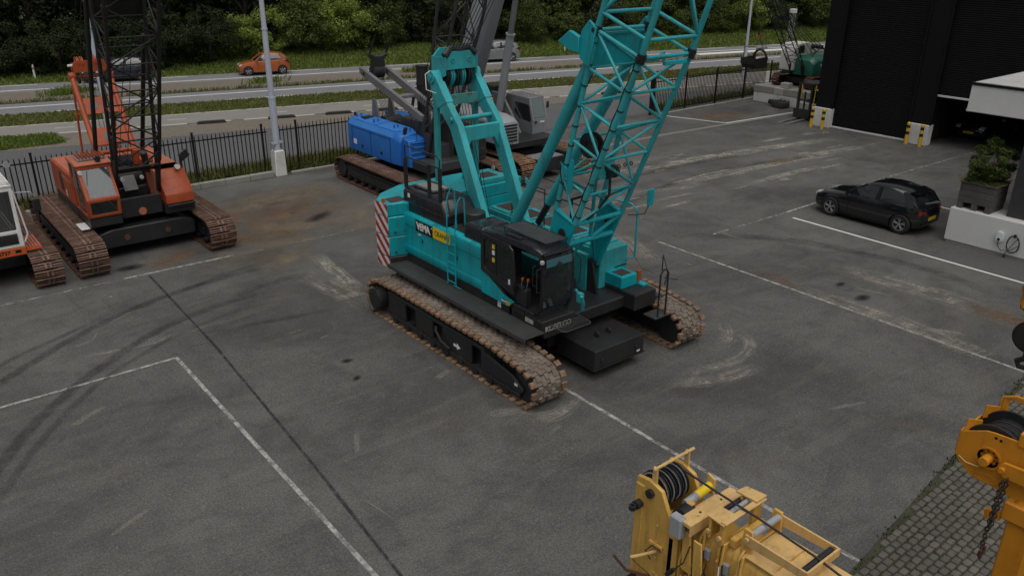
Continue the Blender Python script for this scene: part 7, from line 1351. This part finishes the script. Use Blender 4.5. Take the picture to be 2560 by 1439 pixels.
# nested boom sections, each with a collar
def bsec_y(Y, w, z0, z1): return [y_(7.08 + a * w, Y, z) for a, z in ((-.5, z0 + .12), (-.5, z1 - .1), (-.38, z1), (.38, z1), (.5, z1 - .1), (.5, z0 + .12), (.3, z0), (-.3, z0))]
for i, (ya, yb, w, z0, z1) in enumerate(((5.0, 4.72, .46, 1.62, 2.36), (4.75, 4.42, .53, 1.56, 2.42), (4.45, 4.12, .60, 1.5, 2.48), (4.15, -5.5, .68, 1.42, 2.54))):
    q = MB().loft([bsec_y(ya, w, z0, z1), bsec_y(yb, w, z0, z1)]).build('boom_section', 'crane_yellow', Y_, bev=.015)
    if i: MB().loft([bsec_y(ya + .0, w + .07, z0 - .04, z1 + .035), bsec_y(ya - .035, w + .07, z0 - .04, z1 + .035)]).build('collar', 'crane_yellow', q, bev=.008); MB().box(y_(7.08 - w / 2 - .02, ya - .12, 2.2), (.05, .12, .16)).build('wear_pad', 'box_grey', q, bev=.01); MB().b2(y_(7.08 - w / 2 - .09, ya - .05, 1.75), y_(7.08 - w / 2, ya + .07, 1.92)).build('pad_bracket', 'crane_yellow', q, bev=.015)
    for z in (1.75, 2.0, 2.25): MB().cyl(y_(7.08 - w / 2 - .035, ya - .02, z), y_(7.08 - w / 2 - .06, ya - .02, z), .016, n=8).build('bolt', 'yellow_pale', q)
MB().b2(y_(6.74, 4.1, 2.542), y_(7.42, -5.5, 2.556)).build('boom_top_plate', 'yellow_pale', Y_)
for Y in (3.72, 3.4, 2.6): MB().loft([bsec_y(Y, .72, 1.4, 2.60), bsec_y(Y - .02, .72, 1.4, 2.60)]).build('boom_rib', 'yellow_pale', Y_)
# rope guide frame with two rollers
for X in (6.80, 7.42): MB().slab([y_(X, 4.14, 2.80), y_(X, 3.36, 2.80), y_(X, 3.36, 2.70), y_(X, 4.14, 2.66)], .025).build('guide_rail', 'yellow_pale', Y_); MB().prism([(4.04 - YY, 2.5), (4.2 - YY, 2.5), (4.18 - YY, 2.86), (4.06 - YY, 2.86)], 'x', X - YX - .02 + (.03 if X < 7 else -.03), X - YX + .02 + (.03 if X < 7 else -.03)).build('guide_foot', 'crane_yellow', Y_, bev=.008)
MB().slab([y_(6.79, 3.35, 2.80), y_(7.43, 3.35, 2.80), y_(7.43, 3.35, 2.70), y_(6.79, 3.35, 2.70)], .025).build('guide_rail', 'yellow_pale', Y_)
bar('guide_roller', y_(6.86, 4.1, 2.78), y_(7.37, 4.1, 2.78), .042, 'roller_grey', Y_, 14); bar('guide_roller', y_(6.83, 3.42, 2.74), y_(7.40, 3.42, 2.74), .042, 'sheave_black', Y_, 14)
MB().tube([y_(7.05, 5.3, 2.93), y_(7.05, 4.75, 2.90), y_(7.08, 4.2, 2.86), y_(7.1, 3.42, 2.79), y_(7.1, 2.6, 2.66)], .014, 8).build('hoist_rope', 'wire', Y_)
# deck pieces on the head
MB().b2(y_(6.56, 4.72, 2.60), y_(7.55, 4.92, 2.66)).build('cross_plank', 'yellow_pale', Y_, bev=.008); MB().b2(y_(6.56, 4.72, 2.5), y_(7.55, 4.74, 2.598)).build('plank_flange', 'yellow_pale', Y_); MB().b2(y_(6.62, 4.95, 2.44), y_(7.45, 5.05, 2.52)).build('cross_plank', 'yellow_pale', Y_, bev=.008)
MB().b2(y_(6.52, 4.84, 2.38), y_(6.64, 5.02, 2.68)).build('junction_box', 'box_grey', Y_, bev=.02)
for X in (6.85, 7.25): MB().cyl(y_(X, 4.82, 2.662), y_(X, 4.82, 2.668), .015, n=10).build('bolt_hole', 'sign_black', Y_)
MB().cyl(y_(6.95, 5.12, 2.55), y_(7.15, 5.12, 2.58), .06, n=14).build('end_fitting', 'roller_grey', Y_); MB().cyl(y_(7.15, 5.12, 2.58), y_(7.42, 5.12, 2.62), .06, n=14).build('damper', 'sign_yellow', Y_); MB().slab([y_(7.43, 5.05, 2.5), y_(7.43, 5.18, 2.5), y_(7.43, 5.18, 2.78), y_(7.43, 5.05, 2.74)], .04).build('damper_bracket', 'yellow_pale', Y_, bev=.006); MB().ring(y_(6.76, 5.04, 2.48), y_(6.96, 5.04, 2.48), .13, .05, 20).build('small_drum', 'sheave_black', Y_); MB().b2(y_(6.92, 5.0, 2.42), y_(7.0, 5.1, 2.62)).build('drum_bracket', 'crane_yellow', Y_, bev=.01)
for q in (MB().b2(y_(6.72, 4.38, 2.5), y_(6.92, 4.44, 2.82)), MB().b2(y_(6.72, 4.56, 2.5), y_(6.92, 4.60, 2.78)), MB().b2(y_(7.3, 4.38, 2.5), y_(7.46, 4.44, 2.86)), MB().b2(y_(7.3, 4.56, 2.5), y_(7.46, 4.60, 2.82))): q.build('roller_bracket', 'crane_yellow', Y_, bev=.012)
MB().b2(y_(6.7, 4.34, 2.83), y_(7.48, 4.42, 2.85)).build('bracket_plate', 'yellow_pale', Y_, bev=.004); MB().slab([y_(6.68, 4.36, 2.82), y_(6.95, 4.36, 2.84), y_(6.95, 4.62, 2.82), y_(6.72, 4.62, 2.8)], .02).build('bracket_wing', 'yellow_pale', Y_); MB().slab([y_(7.3, 4.36, 2.87), y_(7.5, 4.36, 2.87), y_(7.48, 4.64, 2.85), y_(7.3, 4.66, 2.85)], .02).build('bracket_wing', 'yellow_pale', Y_)
bar('guide_roller', y_(6.92, 4.5, 2.78), y_(7.32, 4.5, 2.80), .032, 'roller_grey', Y_, 12); bar('guide_roller', y_(6.92, 4.6, 2.74), y_(7.32, 4.6, 2.76), .032, 'sheave_black', Y_, 12); MB().b2(y_(6.8, 4.26, 2.5), y_(7.4, 4.34, 2.62)).build('bracket_base', 'crane_yellow', Y_, bev=.01)
for X, Y, Z in ((6.70, 4.41, 2.62), (6.71, 4.58, 2.62), (6.775, 4.1, 2.76)): MB().cyl(y_(X, Y, Z), y_(X - .03, Y, Z), .03, n=12).build('pivot_bolt', 'yellow_pale', Y_)
for i, (a, b) in enumerate((((6.56, 5.0, 1.75), (6.52, 4.86, 1.95)), ((6.5, 4.75, 1.7), (6.46, 4.56, 1.92)), ((6.46, 4.52, 1.6), (6.42, 4.3, 1.85)))):
    a, b = y_(*a), y_(*b); MB().tube([a, lerp(a, b, .5), b], [.03, .035, .02], 8).build('cable_clamp', 'sheave_black', Y_); MB().tube([b, b + Vector((.05, -.08, .12)), b + Vector((.12, -.1, .35))], .008, 6).build('cable', 'wire', Y_)
for X in (6.66, 6.62): MB().slab([y_(X, 4.9 - (6.66 - X) * 5, 2.45), y_(X, 4.78 - (6.66 - X) * 5, 2.45), y_(X - .02, 4.7 - (6.66 - X) * 5, 1.9), y_(X - .02, 4.85 - (6.66 - X) * 5, 1.9)], .03).build('side_arm', 'crane_yellow', Y_, bev=.008)
# carrier of the yellow crane, below the frame of the picture
MB().b2(y_(6.0, -9, .7), y_(8.2, 1.0, 1.25)).build('carrier', 'crane_yellow', Y_, bev=.05); MB().b2(y_(6.2, -7.5, 1.26), y_(8.0, -3.5, 2.6)).build('superstructure', 'crane_yellow', Y_, bev=.05)
for Y in (-8, -6.5, -1.5, 0): MB().cyl(y_(5.95, Y, .55), y_(6.35, Y, .55), .55, n=24).build('wheel', 'tyre', Y_); MB().cyl(y_(7.85, Y, .55), y_(8.25, Y, .55), .55, n=24).build('wheel', 'tyre', Y_)

# ---------------------------------------------------------------- orange hoist at the right edge
paint('hoist_orange', (.60, .245, .014), .5, .12, .6, (.2, .07, .02), rust=.08)
Hx, Hy = 10.5, 2.4
Hh = thing('winch_hoist', 'orange rope winch with black drum at the right edge of the picture', 'winch', (Hx, Hy, 0))
def h_(X, Y, Z): return Vector((X - Hx, Y - Hy, Z))
pl = [(3.30, 3.32), (3.0, 3.47), (2.62, 3.49), (2.3, 3.5), (2.3, 2.75), (2.62, 2.72), (2.76, 2.76), (3.08, 2.77), (3.31, 2.98)]
def ringplate(X, t, mat, name):
    m = MB(); n = 24; out = []
    c = (2.93, 3.11)
    ho = [(c[0] + .135 * math.cos(2 * math.pi * i / n), c[1] + .135 * math.sin(2 * math.pi * i / n)) for i in range(n)]
    # outline resampled to match the hole
    oo = []
    for i in range(n):
        a = 2 * math.pi * i / n; d = Vector((math.cos(a), math.sin(a))); best = None
        for k in range(len(pl)):
            p, q = Vector(pl[k]), Vector(pl[(k + 1) % len(pl)]); e = q - p; den = d.x * e.y - d.y * e.x
            if abs(den) < 1e-9: continue
            r_ = p - Vector(c); s_ = (r_.x * e.y - r_.y * e.x) / den; u = (r_.x * d.y - r_.y * d.x) / den
            if s_ > 0 and -1e-6 <= u <= 1 + 1e-6 and (best is None or s_ < best): best = s_
        oo.append((c[0] + d.x * best, c[1] + d.y * best))
    vs = [h_(x, y, z) for x in (X, X + t) for q in (oo, ho) for y, z in q]; fs = []
    for i in range(n): j = (i + 1) % n; fs += [(i, j, n + j, n + i), (2 * n + i, 3 * n + i, 3 * n + j, 2 * n + j), (i, 2 * n + i, 2 * n + j, j), (n + i, n + j, 3 * n + j, 3 * n + i)]
    return m.add(vs, fs).build(name, mat, Hh, smooth=30)
ringplate(10.0, .03, 'hoist_orange', 'side_plate'); MB().prism([(a - Hy, b) for a, b in pl], 'x', 10.62 - Hx, 10.65 - Hx).build('side_plate', 'hoist_orange', Hh)
MB().ring(h_(9.99, 2.93, 3.11), h_(10.0, 2.93, 3.11), .155, .13, 28).build('bearing_ring', 'hoist_orange', Hh); MB().cyl(h_(10.06, 2.93, 3.11), h_(10.09, 2.93, 3.11), .13, n=24).build('gear_face', 'sign_black', Hh)
for k in range(8): a = k * math.pi / 4; MB().cyl(h_(10.045, 2.93 + .085 * math.cos(a), 3.11 + .085 * math.sin(a)), h_(10.06, 2.93 + .085 * math.cos(a), 3.11 + .085 * math.sin(a)), .026, n=10).build('bearing_roller', 'hoist_orange', Hh)
MB().cyl(h_(9.86, 2.93, 3.11), h_(10.06, 2.93, 3.11), .062, n=18).build('shaft_end', 'hoist_orange', Hh, bev=.006)
dm = MB().cyl(h_(10.1, 2.93, 3.16), h_(10.58, 2.93, 3.16), .27, n=32).build('rope_drum', 'sheave_black', Hh); MB().ring(h_(10.06, 2.93, 3.16), h_(10.10, 2.93, 3.16), .37, .1, 32).build('drum_flange', 'sheave_black', dm); MB().ring(h_(10.58, 2.93, 3.16), h_(10.615, 2.93, 3.16), .37, .1, 32).build('drum_flange', 'sheave_black', dm)
MB().tube([h_(10.1 + .01 * k, 2.93 + .278 * math.cos(k * math.pi / 8), 3.16 + .278 * math.sin(k * math.pi / 8)) for k in range(0, 47 * 1)], .009, 5).build('rope_coil', 'wire', dm)
for X in (10.03, 10.55): MB().slab([h_(X, 3.28, 3.32), h_(X + .02, 3.27, 3.50), h_(X + .12, 3.14, 3.50), h_(X + .12, 3.14, 3.36)], .02).build('guide_lug', 'hoist_orange', Hh)
MB().slab([h_(10.03, 3.31, 3.32), h_(10.62, 3.31, 3.32), h_(10.62, 3.32, 3.0), h_(10.03, 3.32, 3.0)], .02).build('front_plate', 'hoist_orange', Hh); MB().cyl(h_(10.05, 2.58, 3.55), h_(10.6, 2.58, 3.55), .05, n=14).build('guide_roller', 'roller_grey', Hh); MB().b2(h_(9.98, 2.5, 3.44), h_(10.08, 2.66, 3.62)).build('roller_bracket', 'hoist_orange', Hh, bev=.01)
for y, z in ((2.9, 3.42), (2.84, 3.41)): MB().cyl(h_(10.0, y, z), h_(9.997, y, z), .018, n=12).build('plate_hole', 'sign_black', Hh)
for k in range(3): MB().tube([h_(10.7, 3.15 - .03 * k, 3.3), h_(10.72, 3.15 - .03 * k, 3.62), h_(10.7, 3.0, 3.7 - .02 * k), h_(10.7, 2.5, 3.68 - .03 * k), h_(10.7, 2.1, 3.6)], .022, 8).build('hydraulic_hose', 'hoist_orange', Hh)
MB().prism([(2.78 - Hy, 3.12), (2.72 - Hy, 3.2), (2.3 - Hy, 3.22), (2.3 - Hy, 3.0), (2.7 - Hy, 3.0)], 'x', 9.9 - Hx, 9.95 - Hx).build('link_arm', 'hoist_orange', Hh, bev=.008); MB().cyl(h_(9.86, 2.72, 3.1), h_(10.0, 2.72, 3.1), .035, n=14).build('link_pin', 'hoist_orange', Hh)
lb_ = lettering(Hh, 'PULL\nWINCH', .06, 'hoist_orange', h_(9.996, 2.88, 2.84), (0, -1, 0), (0, 0, 1), extrude=.004) if False else None
n = 20; MB().tube([h_(9.996, 2.9 + .14 * math.cos(2 * math.pi * i / n), 2.83 + .05 * math.sin(2 * math.pi * i / n)) for i in range(n)], .005, 5, closed=True).build('cast_oval', 'hoist_orange', Hh); MB().tube([h_(9.9, 2.95, 3.05), h_(9.97, 3.0, 2.96), h_(9.97, 3.15, 2.95), h_(9.97, 3.25, 3.0)], .008, 6).build('grease_line', 'yellow_pale', Hh)
MB().b2(h_(9.95, 2.2, 2.42), h_(10.4, 2.62, 2.68)).build('post_head', 'hoist_orange', Hh, bev=.02); MB().b2(h_(10.0, 2.25, 0), h_(10.32, 2.55, 2.418)).build('post', 'hoist_orange', Hh, bev=.02); MB().b2(h_(9.7, 1.9, 0.01), h_(10.7, 2.9, .04)).build('foot_plate', 'hoist_orange', Hh) ; MB().slab([h_(10.0, 2.62, 2.5), h_(10.0, 2.82, 2.42), h_(10.0, 2.78, 2.3), h_(10.0, 2.62, 2.36)], .05).build('wedge_plate', 'hoist_orange', Hh)
for k in range(4): MB().cyl(h_(10.0 + .1 * (k % 2) + .03, 2.3 + .2 * (k // 2), 2.68), h_(10.0 + .1 * (k % 2) + .03, 2.3 + .2 * (k // 2), 2.71), .025, n=6).build('bolt', 'hoist_orange', Hh)
# chain hanging from the winch
paint('chain_steel', (.03, .025, .022), .6, .3, .4, rust=.4)
ch = thing('hoist_chain', 'rusty black chain hanging from the orange winch', 'chain', (9.82, 2.66, 2.0))
lm = MB().tube([(.022 * math.cos(a), 0, .038 * math.sin(a)) for a in [2 * math.pi * i / 12 for i in range(12)]], .009, 6, closed=True).mesh('link', 'chain_steel')
for dx, dy, nL, sl in ((0, 0, 19, .02), (.07, -.03, 13, -.12)):
    for k in range(nL): put('link', lm, ch, Matrix.Translation((dx + sl * k * .05, dy + .0015 * k, 1.0 - k * .056)) @ Matrix.Rotation(math.pi / 2 * (k % 2), 4, 'Z'))
MB().tube([(0, .02, -.06), (.0, .03, -.14), (.04, .02, -.2), (.08, .02, -.14), (.07, .0, -.02)], .02, 8).build('chain_hook', 'shoe_rust', ch)
# hanging hook block at the right edge
hk = thing('hook_block', 'orange wrapped crane hook block with red and white stripes at the right edge', 'hook block', (12.50, 3.60, 4.0))
m = MB(); secs = []; rh = random.Random(8)
for z, r in ((.18, .16), (.25, .21), (.36, .17), (.45, .20), (.58, .19), (.68, .12)): secs.append([(r * rh.uniform(.85, 1.15) * math.cos(2 * math.pi * i / 14), r * rh.uniform(.85, 1.15) * math.sin(2 * math.pi * i / 14), z + rh.uniform(-.02, .02)) for i in range(14)])
m.loft(secs).build('wrapped_cover', 'hoist_orange', hk); stripes_mat('warn_small', (.45, .02, .02), (.75, .75, .73), .9, .16); MB().b2((-.22, -.14, .40), (-.2, .06, .56)).build('stripe_plate', 'warn_small', hk)
for x in (-.02, .04): bar('hoist_rope', (x, .0, .1), (x * 3, .06, 8), .012, 'wire', hk, 6); bar('hoist_rope', (x - .04, .05, .2), (x, .02, -.25), .012, 'wire', hk, 6)
MB().cyl((-.1, -.06, -.22), (.1, -.06, -.22), .24, n=28).build('weight_ball', 'sheave_black', hk, bev=.05, seg=3); MB().tube([(0, -.06, -.44), (0, -.06, -.56), (0, .04, -.64), (0, .0, -.72), (0, -.12, -.7), (0, -.16, -.62)], [.05, .045, .045, .04, .035, .02], 10).build('hook', 'sheave_black', hk)
# extra fittings along the yellow boom head
rg = random.Random(14)
for i, ya in enumerate((4.93, 4.66, 4.36, 4.08)):
    w = .46 + i * .065; xs_ = 7.08 - w / 2 - .05
    MB().slab([y_(xs_, ya, 2.5 + i * .02), y_(xs_ - .03, ya, 2.2), y_(xs_ - .12, ya, 1.95), y_(xs_ - .12, ya, 1.62), y_(xs_ + .12, ya, 1.5), y_(xs_ + .12, ya, 2.5 + i * .02)], .03).build('collar_flange', 'crane_yellow', Y_, bev=.006)
    for z in (1.7, 1.86): MB().cyl(y_(xs_ - .09, ya - .02, z), y_(xs_ - .09, ya - .045, z), .02, n=6).build('bolt', 'yellow_pale', Y_)
    MB().box(y_(xs_ - .07, ya - .13, 1.66), (.13, .16, .12)).build('slide_block', 'crane_yellow', Y_, bev=.012)
    q = [y_(xs_ - .06, ya - .05, 2.3), y_(xs_ - .12, ya - .1, 2.1), y_(xs_ - .1, ya - .2, 1.9), y_(xs_ - .14, ya - .22, 1.75)]; MB().tube(q, .012, 6).build('hose', 'sheave_black', Y_)
    MB().tube([p_ + Vector((-.02, .03, -.03)) for p_ in q], .007, 6).build('cable', 'charger_white', Y_)
for k in range(4): MB().cyl(y_(6.67, 5.3 - .0 * k, 1.5 + .25 * k), y_(6.665, 5.3, 1.5 + .25 * k), .02, n=8).build('bolt', 'yellow_pale', Y_)
MB().ring(y_(6.69, 5.32, 1.42), y_(6.70, 5.32, 1.42), .07, .04, 16).build('plate_boss', 'yellow_pale', Y_); MB().b2(y_(6.66, 5.2, 1.9), y_(6.695, 5.42, 1.96)).build('plate_rib', 'crane_yellow', Y_, bev=.006); MB().tube([y_(6.66, 5.36, 1.4), y_(6.6, 5.7, 1.3), y_(6.5, 5.85, 1.5)], .02, 6).build('bent_rod', 'shoe_rust', Y_)
